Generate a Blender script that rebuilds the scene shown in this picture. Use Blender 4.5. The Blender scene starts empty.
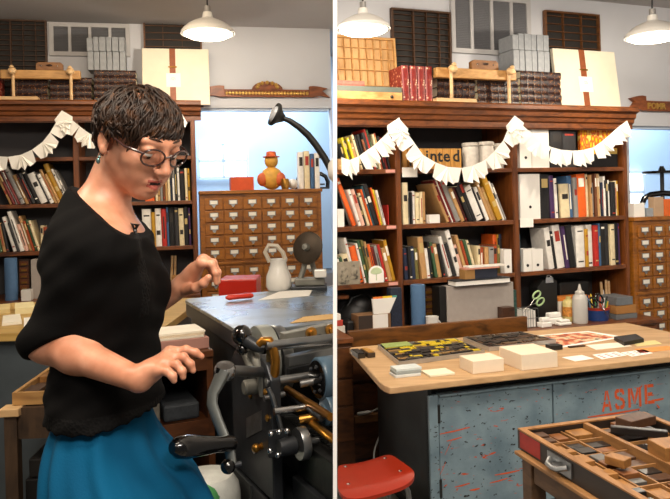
import bpy, bmesh, math, random
import numpy as np
from mathutils import Vector as V, Matrix, noise as mnoise
random.seed(7)
C = bpy.context.scene.collection
PI = math.pi
# ---------------------------------------------------------------- camera
F, CX, CY, H = 700.0, 335.0, 200.0, 1.54
RHO = math.radians(1.5)
CR, SR = math.cos(RHO), math.sin(RHO)
def P(px, py, d):
    xc = (px-CX)/F*d; yc = (CY-py)/F*d
    return V((xc*CR+yc*SR, d, H-xc*SR+yc*CR))
def PX(w):
    x, z = w[0], w[2]-H
    xc = x*CR-z*SR; yc = x*SR+z*CR
    return CX+F*xc/w[1], CY-F*yc/w[1]
def PZ(px, py, z):
    r = P(px, py, 1.0); r.z -= H
    t = (z-H)/r.z
    return V((r.x*t, r.y*t, z))
cam = bpy.data.cameras.new('camera'); camo = bpy.data.objects.new('camera', cam); C.objects.link(camo)
cam.sensor_fit = 'HORIZONTAL'; cam.sensor_width = 36; cam.lens = F*36/670; cam.shift_y = (CY-249.5)/670; cam.clip_start = .05
camo.matrix_world = Matrix(((CR, SR, 0, 0), (0, 0, -1, 0), (-SR, CR, 0, H), (0, 0, 0, 1)))
bpy.context.scene.camera = camo
# ---------------------------------------------------------------- materials
def lin(h):
    h = h.lstrip('#'); c = [int(h[i:i+2], 16)/255 for i in (0, 2, 4)]
    return tuple(x/12.92 if x <= .04045 else ((x+.055)/1.055)**2.4 for x in c)+(1,)
MATS = {}
def nodes(name):
    m = bpy.data.materials.new(name); m.use_nodes = True
    nt = m.node_tree; return m, nt, nt.nodes['Principled BSDF']
def ramp(nt, fac, stops):
    r = nt.nodes.new('ShaderNodeValToRGB'); e = r.color_ramp.elements
    while len(e) < len(stops): e.new(.5)
    for q, (p, c) in zip(e, stops): q.position = p; q.color = c
    nt.links.new(fac, r.inputs[0]); return r.outputs[0]
def tex(nt, kind='Noise', scale=10, vec=None, **kw):
    t = nt.nodes.new('ShaderNodeTex'+kind); t.inputs['Scale'].default_value = scale
    for k, v in kw.items():
        if k in t.inputs: t.inputs[k].default_value = v
        else: setattr(t, k, v)
    if vec is None:
        c = nt.nodes.new('ShaderNodeTexCoord'); vec = c.outputs['Object']
    nt.links.new(vec, t.inputs['Vector']); return t
def mapping(nt, scale=(1, 1, 1), rot=(0, 0, 0)):
    c = nt.nodes.new('ShaderNodeTexCoord'); m = nt.nodes.new('ShaderNodeMapping')
    m.inputs['Scale'].default_value = scale; m.inputs['Rotation'].default_value = rot
    nt.links.new(c.outputs['Object'], m.inputs['Vector']); return m.outputs[0]
def mix(nt, fac, a, b, mode='MIX'):
    m = nt.nodes.new('ShaderNodeMix'); m.data_type = 'RGBA'; m.blend_type = mode
    for s, v in ((m.inputs[0], fac), (m.inputs[6], a), (m.inputs[7], b)):
        if hasattr(v, 'is_output'): nt.links.new(v, s)
        else: s.default_value = v
    return m.outputs[2]
def bump(nt, b, h, s=.2, dist=.01):
    n = nt.nodes.new('ShaderNodeBump'); n.inputs['Strength'].default_value = s; n.inputs['Distance'].default_value = dist
    nt.links.new(h, n.inputs['Height']); nt.links.new(n.outputs[0], b.inputs['Normal'])
def dim(c, k): return (c[0]*k, c[1]*k, c[2]*k, 1)
def M(hexc, rough=.55, metal=0., var=.18, scale=14, bmp=.05, name=None, coat=0., sss=0.):
    key = (hexc, rough, metal, var, scale, bmp, coat)
    if key in MATS: return MATS[key]
    m, nt, b = nodes(name or 'tone_'+hexc.strip('#')); c = lin(hexc)
    t = tex(nt, 'Noise', scale, Detail=5.)
    nt.links.new(ramp(nt, t.outputs['Fac'], [(.25, dim(c, 1-var)), (.75, tuple(min(1, x*(1+var)) for x in c[:3])+(1,))]), b.inputs['Base Color'])
    b.inputs['Roughness'].default_value = rough; b.inputs['Metallic'].default_value = metal
    if coat: b.inputs['Coat Weight'].default_value = coat; b.inputs['Coat Roughness'].default_value = .08
    if bmp: bump(nt, b, t.outputs['Fac'], bmp)
    MATS[key] = m; return m
def wood(hexa, hexb, rough=.45, scale=9, stretch=(1, 1, 8), dist=3., name='wood', coat=0.):
    key = ('w', hexa, hexb, rough, scale, stretch, coat)
    if key in MATS: return MATS[key]
    m, nt, b = nodes(name)
    v = mapping(nt, tuple(1/s if s > 1 else 1 for s in stretch))
    w = tex(nt, 'Noise', scale*1.6, v, Detail=6., Distortion=dist*.5)
    n2 = tex(nt, 'Noise', scale*9, mapping(nt, tuple(1/(s*2) if s > 1 else 1 for s in stretch)), Detail=3.)
    col = ramp(nt, w.outputs['Fac'], [(.32, lin(hexb)), (.5, lin(hexa)), (.62, dim(lin(hexa), 1.15)), (.75, lin(hexb))])
    col = mix(nt, .35, col, ramp(nt, n2.outputs['Fac'], [(.35, dim(lin(hexb), .7)), (.65, lin(hexa))]), 'MIX')
    nt.links.new(col, b.inputs['Base Color']); b.inputs['Roughness'].default_value = rough
    if coat: b.inputs['Coat Weight'].default_value = coat; b.inputs['Coat Roughness'].default_value = .2
    bump(nt, b, n2.outputs['Fac'], .12, .004)
    MATS[key] = m; return m
def emit(hexc, s, name):
    m, nt, b = nodes(name); b.inputs['Base Color'].default_value = lin(hexc)
    b.inputs['Emission Color'].default_value = lin(hexc); b.inputs['Emission Strength'].default_value = s; return m
# ---------------------------------------------------------------- mesh builder
ORG = {}
class MB:
    def __init__(s): s.v = []; s.f = []; s.mi = []; s.m = 0
    def add(s, vs, fs):
        o = len(s.v); s.v += [V(p) for p in vs]; s.f += [tuple(i+o for i in f) for f in fs]; s.mi += [s.m]*len(fs); return s
    def hexa(s, p):   # 8 corners: bottom 4 ccw, top 4 ccw
        return s.add(p, [(3, 2, 1, 0), (4, 5, 6, 7), (0, 1, 5, 4), (1, 2, 6, 5), (2, 3, 7, 6), (3, 0, 4, 7)])
    def box(s, a, b, fr=None):
        (x0, y0, z0), (x1, y1, z1) = a, b
        if x1 < x0: x0, x1 = x1, x0
        if y1 < y0: y0, y1 = y1, y0
        if z1 < z0: z0, z1 = z1, z0
        p = [(x0, y0, z0), (x1, y0, z0), (x1, y1, z0), (x0, y1, z0), (x0, y0, z1), (x1, y0, z1), (x1, y1, z1), (x0, y1, z1)]
        return s.hexa([fr.w(*q) for q in p] if fr else p)
    def prism(s, poly, e, fr=None):   # poly: 3d points, e: extrusion vector
        p = [V(fr.w(*q)) if fr else V(q) for q in poly]; e = V(fr.dirw(*e)) if fr else V(e); n = len(p)
        nn = sum(((p[i]-p[0]).cross(p[(i+1) % n]-p[0]) for i in range(1, n-1)), V())
        if nn.dot(e) > 0: p.reverse()
        return s.add(p+[q+e for q in p], [tuple(range(n)), tuple(range(2*n-1, n-1, -1))]+[(i, i+n, (i+1) % n+n, (i+1) % n) for i in range(n)])
    def tube(s, pts, r, n=10, caps=True, flat=None):
        pts = [V(p) for p in pts]; k = len(pts); rs = r if isinstance(r, (list, tuple)) else [r]*k
        vs = []; up = None
        for i, p in enumerate(pts):
            t = (pts[min(i+1, k-1)]-pts[max(i-1, 0)])
            if t.length < 1e-9: t = (pts[min(i+2, k-1)]-pts[max(i-2, 0)])
            t.normalize()
            if up is None: up = V((0, 0, 1)) if abs(t.z) < .9 else V((1, 0, 0))
            a = t.cross(up); a.normalize(); up = a.cross(t); up.normalize()
            for j in range(n):
                th = 2*PI*j/n; vs.append(p+(a*math.cos(th)+up*math.sin(th)*(flat or 1))*rs[i])
        fs = [(i*n+j, i*n+(j+1) % n, (i+1)*n+(j+1) % n, (i+1)*n+j) for i in range(k-1) for j in range(n)]
        if caps: fs += [tuple(range(n-1, -1, -1)), tuple(range((k-1)*n, k*n))]
        return s.add(vs, fs)
    def lathe(s, prof, o, axis=(0, 0, 1), n=24):   # prof: (r, h) list
        o = V(o); ax = V(axis).normalized(); a = ax.orthogonal().normalized(); b = ax.cross(a); vs = []; k = len(prof)
        for r, h in prof:
            for j in range(n):
                th = 2*PI*j/n; vs.append(o+ax*h+(a*math.cos(th)+b*math.sin(th))*max(r, 1e-5))
        fs = [(i*n+j, i*n+(j+1) % n, (i+1)*n+(j+1) % n, (i+1)*n+j) for i in range(k-1) for j in range(n)]
        if prof[0] != prof[-1]: fs += [tuple(range(n-1, -1, -1)), tuple(range((k-1)*n, k*n))]
        return s.add(vs, fs)
    def cyl(s, p0, p1, r, r1=None, n=16):
        p0, p1 = V(p0), V(p1); return s.lathe([(r, 0), (r1 if r1 is not None else r, (p1-p0).length)], p0, p1-p0, n)
    def ball(s, c, r, n=12, sc=(1, 1, 1), R=None):
        c = V(c); vs = []; fs = []; m = n//2+1
        for i in range(m):
            ph = PI*i/(m-1)
            for j in range(n):
                th = 2*PI*j/n; q = V((math.sin(ph)*math.cos(th)*sc[0], math.sin(ph)*math.sin(th)*sc[1], math.cos(ph)*sc[2]))*r
                vs.append(c+(R@q if R else q))
        fs = [(i*n+j, (i+1)*n+j, (i+1)*n+(j+1) % n, i*n+(j+1) % n) for i in range(m-1) for j in range(n)]
        return s.add(vs, fs)
    def build(s, name, mat, parent=None, smooth=False, bevel=0, loc=None, auto=True):
        me = bpy.data.meshes.new(name)
        if parent is not None: L = ORG[parent.name]
        elif loc is not None: L = V(loc)
        else:
            xs = [p.x for p in s.v]; ys = [p.y for p in s.v]; L = V(((min(xs)+max(xs))/2, (min(ys)+max(ys))/2, min(p.z for p in s.v)))
        me.from_pydata([tuple(p-L) for p in s.v], [], s.f); me.validate()
        for q in (mat if isinstance(mat, (list, tuple)) else [mat]): me.materials.append(q)
        if len(me.polygons) == len(s.mi): me.polygons.foreach_set('material_index', s.mi)
        bm = bmesh.new(); bm.from_mesh(me); bmesh.ops.remove_doubles(bm, verts=bm.verts, dist=1e-6); bmesh.ops.recalc_face_normals(bm, faces=bm.faces); bm.to_mesh(me); bm.free()
        o = bpy.data.objects.new(name, me); C.objects.link(o)
        if parent is not None: o.parent = parent
        else: o.location = L
        ORG[o.name] = L
        if smooth:
            me.polygons.foreach_set('use_smooth', [True]*len(me.polygons))
            if auto:
                try: me.set_sharp_from_angle(angle=math.radians(40))
                except Exception: pass
        if bevel:
            b = o.modifiers.new('bevel', 'BEVEL'); b.width = bevel; b.segments = 2; b.limit_method = 'ANGLE'
        return o
class FR:   # a piece of furniture's own frame: u along its front, n into depth, z up
    def __init__(s, ox, oy, yaw): s.o = V((ox, oy, 0)); s.yaw = yaw; c, q = math.cos(yaw), math.sin(yaw); s.u = V((c, q, 0)); s.n = V((-q, c, 0))
    def w(s, u, n, z): return s.o+s.u*u+s.n*n+V((0, 0, z))
    def dirw(s, u, n, z): return s.u*u+s.n*n+V((0, 0, z))
    def hit(s, px, py, n=0.):
        r = P(px, py, 1.)-V((0, 0, H)); a = s.o+s.n*n; t = s.n.dot(a)/s.n.dot(r); w = r*t
        return s.u.dot(w-s.o), w.z+H
    def u_at(s, px, z, n=0.):
        u = s.hit(px, 200, n)[0]
        for _ in range(6):
            a = PX(s.w(u, n, z))[0]; b = PX(s.w(u+.01, n, z))[0]; u += (px-a)/((b-a)/.01)
        return u
    def z_at(s, px, py, n=0.): return s.hit(px, py, n)[1]
LABELS = set()
def tag(o, label, cat, group=None, kind=None):
    assert label not in LABELS, label
    LABELS.add(label); o['label'] = label; o['category'] = cat
    if group: o['group'] = group
    if kind: o['kind'] = kind
    return o
def root(name, loc, label, cat, group=None):
    o = bpy.data.objects.new(name, None); C.objects.link(o); o.location = loc; o.empty_display_size = .05; ORG[o.name] = V(loc)
    return tag(o, label, cat, group)
def struct(o): o['kind'] = 'structure'; return o
def dup(o, delta, label, cat=None, group=None):    # copy of a thing, its parts and their sub-parts
    r = o.copy(); C.objects.link(r); r.location = o.location+V(delta); ORG[r.name] = ORG[o.name]+V(delta)
    def kids(a, b):
        for ch in [q for q in a.children]:
            c = ch.copy(); C.objects.link(c); c.parent = b; ORG[c.name] = ORG[r.name]; kids(ch, c)
    kids(o, r); assert label not in LABELS, label
    LABELS.add(label); r['label'] = label
    if group: r['group'] = group
    return r
def cut_at_partition(o, side):   # things that butt against the partition end on its face
    bm = bmesh.new(); bm.from_mesh(o.data)
    n = V((CR, 0, -SR)); L = ORG[o.name]; base = V((0, 0, H))+n*(side*(PART_T/2+.0005))-L
    g = bmesh.ops.bisect_plane(bm, geom=bm.verts[:]+bm.edges[:]+bm.faces[:], plane_co=base, plane_no=n*side, clear_inner=True)
    bmesh.ops.holes_fill(bm, edges=[e for e in bm.edges if e.is_boundary], sides=0)
    bm.to_mesh(o.data); bm.free(); return o
PART_D = 1.24; PART_T = 4.0*PART_D/F
ORDS = '1st 2nd 3rd 4th 5th 6th 7th 8th 9th 10th 11th 12th 13th 14th 15th 16th 17th 18th 19th 20th 21st 22nd 23rd 24th 25th 26th 27th 28th 29th 30th 31st 32nd 33rd 34th 35th 36th'.split()
# ---------------------------------------------------------------- palette
OAK = wood('#743f18', '#3d1c08', .4, 7, (6, 1, 1), name='brown_oak', coat=.15)
OAKV = wood('#743f18', '#3f1d08', .4, 7, (1, 1, 8), name='brown_oak_upright', coat=.15)
DARKOAK = wood('#4a2912', '#1c0d05', .38, 6, (5, 1, 1), 4., 'dark_oak', coat=.2)
CARDOAK = wood('#9a5e1a', '#6e3e10', .4, 6, (4, 1, 1), name='golden_oak', coat=.15)
PINE = wood('#c99a5e', '#a5733a', .55, 8, (6, 1, 1), name='pale_pine')
MAPLE = wood('#dcb887', '#c79b66', .5, 5, (6, 1, 1), 2., 'pale_maple')
WHITE = M('#e9e6df', .6, 0, .04, 9, .02, 'white_card'); PAPER = M('#f1eee6', .8, 0, .03, 20, .05, 'white_paper')
CREAMP = M('#e3d9bd', .75, 0, .06, 60, .1, 'page_cream')
BLACK = M('#141312', .5, 0, .3, 20, .08, 'matt_black'); GLOSS = M('#0b0a0a', .15, 0, .1, 20, 0, 'gloss_black', .6)
STEEL = M('#8d8f90', .3, .9, .2, 18, .08, 'worn_steel'); DSTEEL = M('#3a3b3b', .38, .75, .35, 16, .15, 'dark_steel')
BRIGHT = M('#c9cacb', .2, 1., .1, 20, .02, 'bright_steel'); BRASS = M('#b0803a', .3, .9, .25, 16, .08, 'brass')
ENAMEL = M('#dcd9d2', .3, 0, .03, 8, 0, 'white_enamel', .4)
KRAFT = M('#b98a55', .8, 0, .08, 30, .05, 'kraft_board')
# ---------------------------------------------------------------- setting
B = FR(*P(337, 200, 4.5).xy, math.radians(21))
L = FR(*P(190, 200, 5.8).xy, math.radians(12))
WALLW = M('#c6c7cb', .85, 0, .03, 3, .03, 'painted_wall')
WALLB = M('#b9cde0', .85, 0, .03, 3, .03, 'daylight_tinted_wall')  # blue cast of the daylight put into the wall colour
CEIL = M('#a9a5a3', .9, 0, .03, 3, .03, 'ceiling_paint')
m, nt, b = nodes('worn_floorboards')
t = tex(nt, 'Brick', 3.2, mapping(nt, (1, 1, 1)), Mortar_Size=.01) if False else tex(nt, 'Checker', 3.2)
n_ = tex(nt, 'Noise', 9, Detail=5.)
t.inputs['Color1'].default_value = lin('#3c3f42'); t.inputs['Color2'].default_value = lin('#8f8a7c')
nt.links.new(mix(nt, .35, t.outputs['Color'], ramp(nt, n_.outputs['Fac'], [(.3, lin('#2a2724')), (.7, lin('#7c776c'))])), b.inputs['Base Color']); b.inputs['Roughness'].default_value = .5
FLOORM = m
CEILZ = 3.12
struct(MB().box((-4.2, -.6, -.12), (4.2, 8.6, 0)).build('floor', FLOORM))
struct(MB().box((-4.2, -.6, CEILZ), (4.2, 8.6, CEILZ+.1)).build('ceiling', CEIL))
struct(MB().box((-4.3, -.6, -.1), (-4.2, 8.6, CEILZ+.1)).build('wall_left', WALLW))
struct(MB().box((4.2, -.6, -.1), (4.3, 8.6, CEILZ+.1)).build('wall_right', WALLW))
# added thin white partition, stands in for the border strip between two views
h = PART_T/2
def pp(z, s, y): return V(((z-H)*SR/CR+s*h/CR, y, z))
struct(MB().hexa([pp(0, -1, PART_D), pp(0, 1, PART_D), pp(0, 1, 6.6), pp(0, -1, 6.6), pp(CEILZ, -1, PART_D), pp(CEILZ, 1, PART_D), pp(CEILZ, 1, 6.6), pp(CEILZ, -1, 6.6)]).build('added_partition', M('#f6f5f3', .7, 0, .01, 3, 0, 'partition_white')))
def xpart(fr, n, z=1.5):   # u where the frame's plane n meets the partition
    lo, hi = -6., 6.
    for _ in range(50):
        mid = (lo+hi)/2; q = fr.w(mid, n, z)
        if q.x*CR-(z-H)*SR > 0: hi = mid
        else: lo = mid
    return lo
def back_wall(name, fr, n, u0, u1, hu0, hu1, hz0, hz1):
    mb = MB()
    for a, c in (((u0, n, 0), (hu0, n+.12, CEILZ)), ((hu1, n, 0), (u1, n+.12, CEILZ)), ((hu0, n, 0), (hu1, n+.12, hz0)), ((hu0, n, hz1), (hu1, n+.12, CEILZ))):
        mb.box(a, c, fr)
    return struct(cut_at_partition(mb.build(name, WALLW), 1 if fr is B else -1))
NB, NL = .40, .40
bx = B.u_at(630, 1.6, NB)+.0; LU0, LU1 = L.u_at(191, 1.7, NL), xpart(L, NL)-.01
zR = B.z_at(645, 126, NB); zL = L.z_at(260, 108, NL)
back_wall('wall_back_right', B, NB, xpart(B, NB)-.02, 4.35, bx, bx+1.5, .9, zR)
back_wall('wall_back_left', L, NL, -3.7, LU1+.004, LU0, LU1-.004, .9, zL)
def far_window(n, fr, u0, u1, z0, z1, back, panes):
    w = struct(MB().box((u0-.3, back+.3, 0), (u1+.3, back+.4, CEILZ), fr).box((u0-.3, NB+.13, 0), (u0-.25, back+.3, CEILZ), fr).build('trim_%d' % n, WALLB)); cut_at_partition(w, 1 if fr is B else -1)
    fw = MB()
    for a, c in (((u0, NB-.015, z0-.03), (u1, NB+.12, z0)), ((u0, NB+.03, z1-.02), (u1, NB+.12, z1)), ((u0, NB+.03, z0), (u0+.02, NB+.12, z1))): fw.box(a, c, fr)
    f = struct(fw.build('window_%d' % n, M('#c9d6e4', .5, 0, .03, 8, 0, 'window_paint')))
    for a0, a1, b0, b1 in panes:
        p = struct(MB().box((a0, back+.27, b0), (a1, back+.29, b1), fr).build('window_%d' % (n+2), emit('#eaf5ff', 3.2, 'daylit_glass')))
        q = MB()
        for k in range(3): q.box((a0+(a1-a0)*k/2-.015, back+.25, b0), (a0+(a1-a0)*k/2+.015, back+.269, b1), fr)
        for zz in (b0, (b0+b1)/2, b1): q.box((a0, back+.25, zz-.015), (a1, back+.268, zz+.015), fr)
        g = q.build('window_frame', M('#c9d6e4', .5, 0, .03, 8, 0, 'window_paint'), parent=p)
    return w
def area(name, loc, tgt, sx, sy, e, col):
    l = bpy.data.lights.new(name, 'AREA'); l.shape = 'RECTANGLE'; l.size = sx; l.size_y = sy; l.energy = e; l.color = col
    o = bpy.data.objects.new(name, l); C.objects.link(o); o.location = loc
    o.rotation_euler = (V(tgt)-V(loc)).to_track_quat('-Z', 'Y').to_euler(); return o
bk = 1.3
far_window(1, B, bx, bx+1.5, .9, zR, bk, [(B.u_at(610, 1.6, bk+.27), B.u_at(643, 1.6, bk+.27), B.z_at(640, 212, bk+.27), B.z_at(640, 172, bk+.27))])
far_window(2, L, LU0, LU1-.02, .9, zL, bk, [(L.u_at(199, 1.8, bk+.27), L.u_at(248, 1.8, bk+.27), L.z_at(220, 178, bk+.27), L.z_at(220, 144, bk+.27))])
area('daylight_right', B.w(bx+.9, .9, 2.9), B.w(bx+.7, 1.5, 1.2), 1.2, .5, 42, (.72, .86, 1))
area('daylight_left', L.w((LU0+LU1)/2, .9, 2.9), L.w((LU0+LU1)/2, 1.5, 1.2), 1.2, .5, 42, (.72, .86, 1))
# ---------------------------------------------------------------- books
COL = dict(black='#151416', charcoal='#2b2a2c', grey='#8d8a86', white='#e6e2da', cream='#ddcda6', tan='#b98f5c', brown='#6a3c20', rust='#a2441f', orange='#e0601c', red='#b3261c', darkred='#6d1512', maroon='#43110f',
           yellow='#d9c51f', mustard='#b98a1f', olive='#6b6433', green='#3c5a3c', teal='#1f4c58', navy='#1b2740', blue='#3b5f87', purple='#3f2452', pink='#d7aa97')
TITLE = [M('#c9b074', .5, .3, .1, 10, 0, 'title_gilt'), M('#efe9da', .7, 0, .05, 10, 0, 'title_white'), M('#26211d', .6, 0, .1, 10, 0, 'title_dark'), M('#a03020', .6, 0, .1, 10, 0, 'title_red')]
def book(fr, u, n, z, t, h, dp, lean, col, tip=0, band=None):
    # hard-cover book: boards, rounded spine, page block, title band; rests on its lower left edge, leaning left
    mb = MB(); c, s = math.cos(lean), math.sin(lean); k = .0028 if t > .012 else t*.2
    def q(a, d, e):   # local: a across thickness, d into the shelf, e up
        return fr.w(u+a*c-e*s, n+d, z+a*s+e*c)
    def bx(a0, a1, d0, d1, e0, e1): mb.hexa([q(a0, d0, e0), q(a1, d0, e0), q(a1, d1, e0), q(a0, d1, e0), q(a0, d0, e1), q(a1, d0, e1), q(a1, d1, e1), q(a0, d1, e1)])
    mb.m = 0
    r = min(.006, t*.3); pr = [(0, r), (t*.2, r*.25), (t*.5, 0), (t*.8, r*.25), (t, r), (t-k, r+k), (t*.5, k), (k, r+k)]
    vs = [q(a, d, e) for e in (0, h) for a, d in pr]; N = 8
    mb.add(vs, [tuple(range(N-1, -1, -1)), tuple(range(N, 2*N))]+[(i, (i+1) % N, (i+1) % N+N, i+N) for i in range(N)])
    bx(0, k, r+k*.6, dp, 0, h); bx(t-k, t, r+k*.6, dp, 0, h)
    mb.m = 1; bx(k, t-k, r+k, dp-.004, .003, h-.003)
    if t > .011:
        mb.m = 2
        for e0, e1 in band or [(.62, .86)]:
            g_ = .26 if e1-e0 > .3 else .08; mb.add([q(a, d-.0008, e) for e in (h*e0, h*e1) for a, d in ((t*(g_+.1), r*.25*(1-g_)), (t*.5, 0), (t*(.9-g_), r*.25*(1-g_)))], [(0, 1, 4, 3), (1, 2, 5, 4)])
    rnd = random.random()
    return mb.build('book', [M(COL[col], .5 if rnd < .6 else .75, 0, .12, 25, .06, col+'_cloth'), CREAMP, TITLE[random.choice([0, 1, 2, 3]) if col not in ('white', 'cream', 'pink') else random.choice([2, 2, 3])]], smooth=False)
ROWZ = {1: 1.735, 2: 1.364, 3: .99}
ROWN = {1: 'top shelf', 2: 'second shelf', 3: 'third shelf'}
# (row, bay, first px, lean, [(width px, height px, colour)])  measured on the photograph
BK = [
 (1, 0, 339, 0, [(5, 11, 'tan')]),
 (1, 0, 347.6, 16, [(2.5, 27, 'black'), (2.5, 33, 'yellow'), (2.5, 30, 'charcoal'), (2.5, 33, 'yellow'), (3, 27, 'tan'), (2.5, 36, 'cream'), (2.5, 35, 'black'), (3, 36, 'black'), (2.5, 31, 'brown'), (3, 38, 'charcoal'), (2.2, 42, 'red'), (2, 41, 'green')]),
 (1, 0, 380.5, 12, [(2, 36, 'cream'), (2, 37, 'rust'), (2.5, 34, 'black'), (2, 33, 'darkred'), (2, 32, 'black'), (2, 31, 'white')]),
 (1, 0, 393.6, 3, [(1.7, 30, 'navy'), (1.7, 30, 'tan')]),
 (1, 2, 551.5, 0, [(13, 46, 'black'), (14, 46, 'charcoal')]),
 (2, 0, 354.0, 20, [(4.5, 51, 'orange')]),
 (2, 0, 358.6, 17, [(3, 38, 'white'), (4, 38, 'pink'), (2, 38, 'black'), (3, 34, 'cream'), (2, 38, 'orange'), (2.2, 41, 'teal'), (4.6, 43, 'black')]),
 (2, 0, 379.5, 14, [(1.6, 39, 'orange'), (1.6, 37, 'yellow'), (2.4, 36, 'white')]),
 (2, 0, 389.5, 1, [(1.1, 20, 'red'), (5, 50, 'yellow')]),
 (2, 1, 403.5, 0, [(5.5, 42, 'cream'), (2.4, 33, 'grey'), (2, 32, 'black'), (3, 33, 'white'), (4, 31, 'cream'), (3, 32, 'cream'), (3, 32, 'tan')]),
 (2, 1, 447, 23, [(3, 42, 'tan'), (3, 46, 'darkred'), (1.6, 46, 'white'), (2.6, 45, 'darkred'), (5, 46, 'grey'), (4, 36, 'tan'), (2.4, 37, 'maroon'), (4, 38, 'black'), (4.6, 44, 'black'), (7.5, 37, 'white'), (1.6, 36, 'charcoal'), (4, 36, 'white'), (3, 42, 'tan'), (3, 36, 'tan'), (5.5, 48, 'mustard'), (2.4, 42, 'white'), (2.4, 40, 'grey')]),
 (2, 2, 541.5, 0, [(9.5, 45, 'black')]),
 (2, 2, 552, 2, [(4.6, 43, 'purple'), (3, 40, 'white'), (1.2, 36, 'black'), (9, 34, 'cream'), (4.4, 42, 'blue'), (4, 40, 'grey'), (8.6, 44, 'orange')]),
 (2, 2, 589, 1, [(2.2, 43, 'cream'), (2.2, 42, 'tan'), (2.2, 34, 'grey'), (2.2, 44, 'brown'), (2.2, 43, 'tan'), (2.2, 42, 'cream'), (2, 34, 'navy'), (2, 40, 'white'), (2.4, 36, 'black'), (2, 36, 'white'), (4.6, 34, 'black'), (2.4, 35, 'cream'), (2.2, 35, 'mustard'), (2, 34, 'white')]),
 (3, 0, 342.5, 13, [(3, 26, 'white'), (3, 28, 'green'), (6.5, 30, 'cream'), (3, 47, 'white'), (6, 38, 'orange'), (2.2, 41, 'white'), (3, 44, 'green'), (2.5, 44, 'olive'), (2.5, 42, 'tan'), (3, 39, 'orange'), (3, 36, 'darkred'), (3.4, 37, 'grey'), (3, 38, 'red'), (4, 34, 'tan'), (3.6, 42, 'mustard'), (3, 42, 'orange')]),
 (3, 1, 406, 3, [(4, 32, 'navy'), (3, 33, 'black'), (4, 33, 'navy'), (3.4, 31, 'olive')]),
 (3, 1, 422.5, 6, [(5.5, 42, 'tan'), (3.6, 30, 'white'), (2.4, 36, 'black')]),
 (3, 1, 436.5, 10, [(3, 36, 'green'), (4, 34, 'tan'), (3, 34, 'black')]),
 (3, 1, 447.5, 16, [(4, 42, 'white'), (3, 35, 'charcoal'), (4.5, 49, 'white'), (4, 32, 'pink'), (3.4, 42, 'tan'), (2.6, 36, 'rust'), (2.8, 37, 'green'), (2.6, 36, 'cream')]),
 (3, 1, 476, 0, [(3, 29, 'cream'), (4.5, 27, 'rust'), (4, 27, 'tan'), (5, 27, 'grey'), (4, 28, 'rust'), (3, 28, 'olive')]),
 (3, 1, 503.6, 1, [(4, 38, 'orange'), (2, 38, 'mustard'), (3, 38, 'navy')]),
 (3, 2, 520, 0, [(1.6, 38, 'teal')]),
 (3, 2, 551, 8, [(5.5, 42, 'white'), (3, 38, 'black'), (7.5, 47, 'white'), (4, 42, 'purple'), (6, 43, 'black')]),
 (3, 2, 575, 1, [(8.5, 42, 'white'), (3.4, 38, 'mustard'), (5.6, 42, 'white'), (4.6, 41, 'red'), (2, 46, 'blue'), (5, 42, 'black'), (4, 42, 'charcoal'), (4.6, 41, 'cream'), (4, 42, 'black'), (2, 41, 'purple')]),
]
BAYN = {'R': ['partition bay', 'middle bay', 'binder bay'], 'L': ['outer bay', 'middle bay', 'bay near the card cabinet']}
CASEN = {'R': 'behind steel table', 'L': 'behind the woman'}
cnt = {}
BAYLIM = {0: (338.2, 396.6), 1: (402.4, 513), 2: (519.6, 624.4)}
def put_books(side, fr, f):
    prev = {}
    for row, bay, px, lean, items in BK:
        if side == 'L' and bay == 0: continue
        z = ROWZ[row]; a = math.radians(lean); x = px; back = .11 if (row, bay, px) == (3, 1, 503.6) else 0
        lo_u, hi_u = B.u_at(BAYLIM[bay][0], z if bay == 0 else 1.4, .0)+.002, B.u_at(BAYLIM[bay][1], 1.4, .0)-.003; cur = B.u_at(x, z, .02)
        for w, hh, col in items:
            wu = B.u_at(x+w, z, .02)-B.u_at(x, z, .02); x += w
            d = B.w(cur, 0, z).y; hgt = min(hh*d/F, ((.27 if row == 1 else .322)-.02*math.sin(a))/math.cos(a)); dp = random.uniform(.16, .24) if not back else .16
            pr = prev.get((row, bay))
            if pr:
                need = pr[0]+max(0, (math.tan(a)-math.tan(pr[1]))*min(pr[2]*math.cos(pr[1]), hgt*math.cos(a)))+.0008
                if not back: cur = max(cur, need)
            cur = max(cur, lo_u+hgt*math.sin(a)*.98)
            u0, u1 = cur, cur+wu; cur = u1
            th = (u1-u0)*math.cos(a)-.0014
            if u0+th/math.cos(a) > hi_u: continue
            prev[(row, bay)] = (u1+.0004, a, hgt)
            U0, U1, Z = f(u0), f(u1), z+(DZL if side == 'L' else 0)
            th = (U1-U0)*math.cos(a)-.0014
            key = (side, row, bay); i = cnt[key] = cnt.get(key, 0)+1
            if side == 'L':
                q = PX(fr.w((U0+U1)/2-.1*math.sin(a), 0, Z+.15))[0]
                lo, hi = {1: (84, 999), 2: (96, 146), 3: (46, 143)}[row]
                if q < -6 or lo < q < hi: continue
            if side == 'R' and bay == 0: dp = max(.02, min(dp, (u0-hgt*math.sin(a)-xpart(B, 0, z+.2))/math.tan(B.yaw)-.05))
            nb_ = [[(.62, .86)], [(.7, .9)], [(.3, .42), (.8, .84)], [(.12, .15), (.85, .88)], [(.2, .8)], [(.55, .7)], [(.88, .93)], [(.06, .1)]][random.randrange(8)]
            o = book(fr, U0, .015+random.uniform(0, .025)+back, Z+.0005, th, hgt, dp, a, col, 0, nb_)
            sz = 'slim ' if w < 2.7 else 'thick ' if w > 5 else ''
            st = 'leaning ' if lean > 5 else ''
            nm = dict(darkred='dark-red').get(col, col)
            tag(o, f'{sz}{nm} {st}book, {ORDS[i-1]} along {ROWN[row]}, {BAYN[side][bay]}, {CASEN[side]}', 'book', f'books on the shelves {CASEN[side]}')
DZL, SU = .205, .92
def fR(u): return u
def fL(u): return (u-2.351)*SU+.02
put_books('R', B, fR); put_books('L', L, fL)
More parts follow.
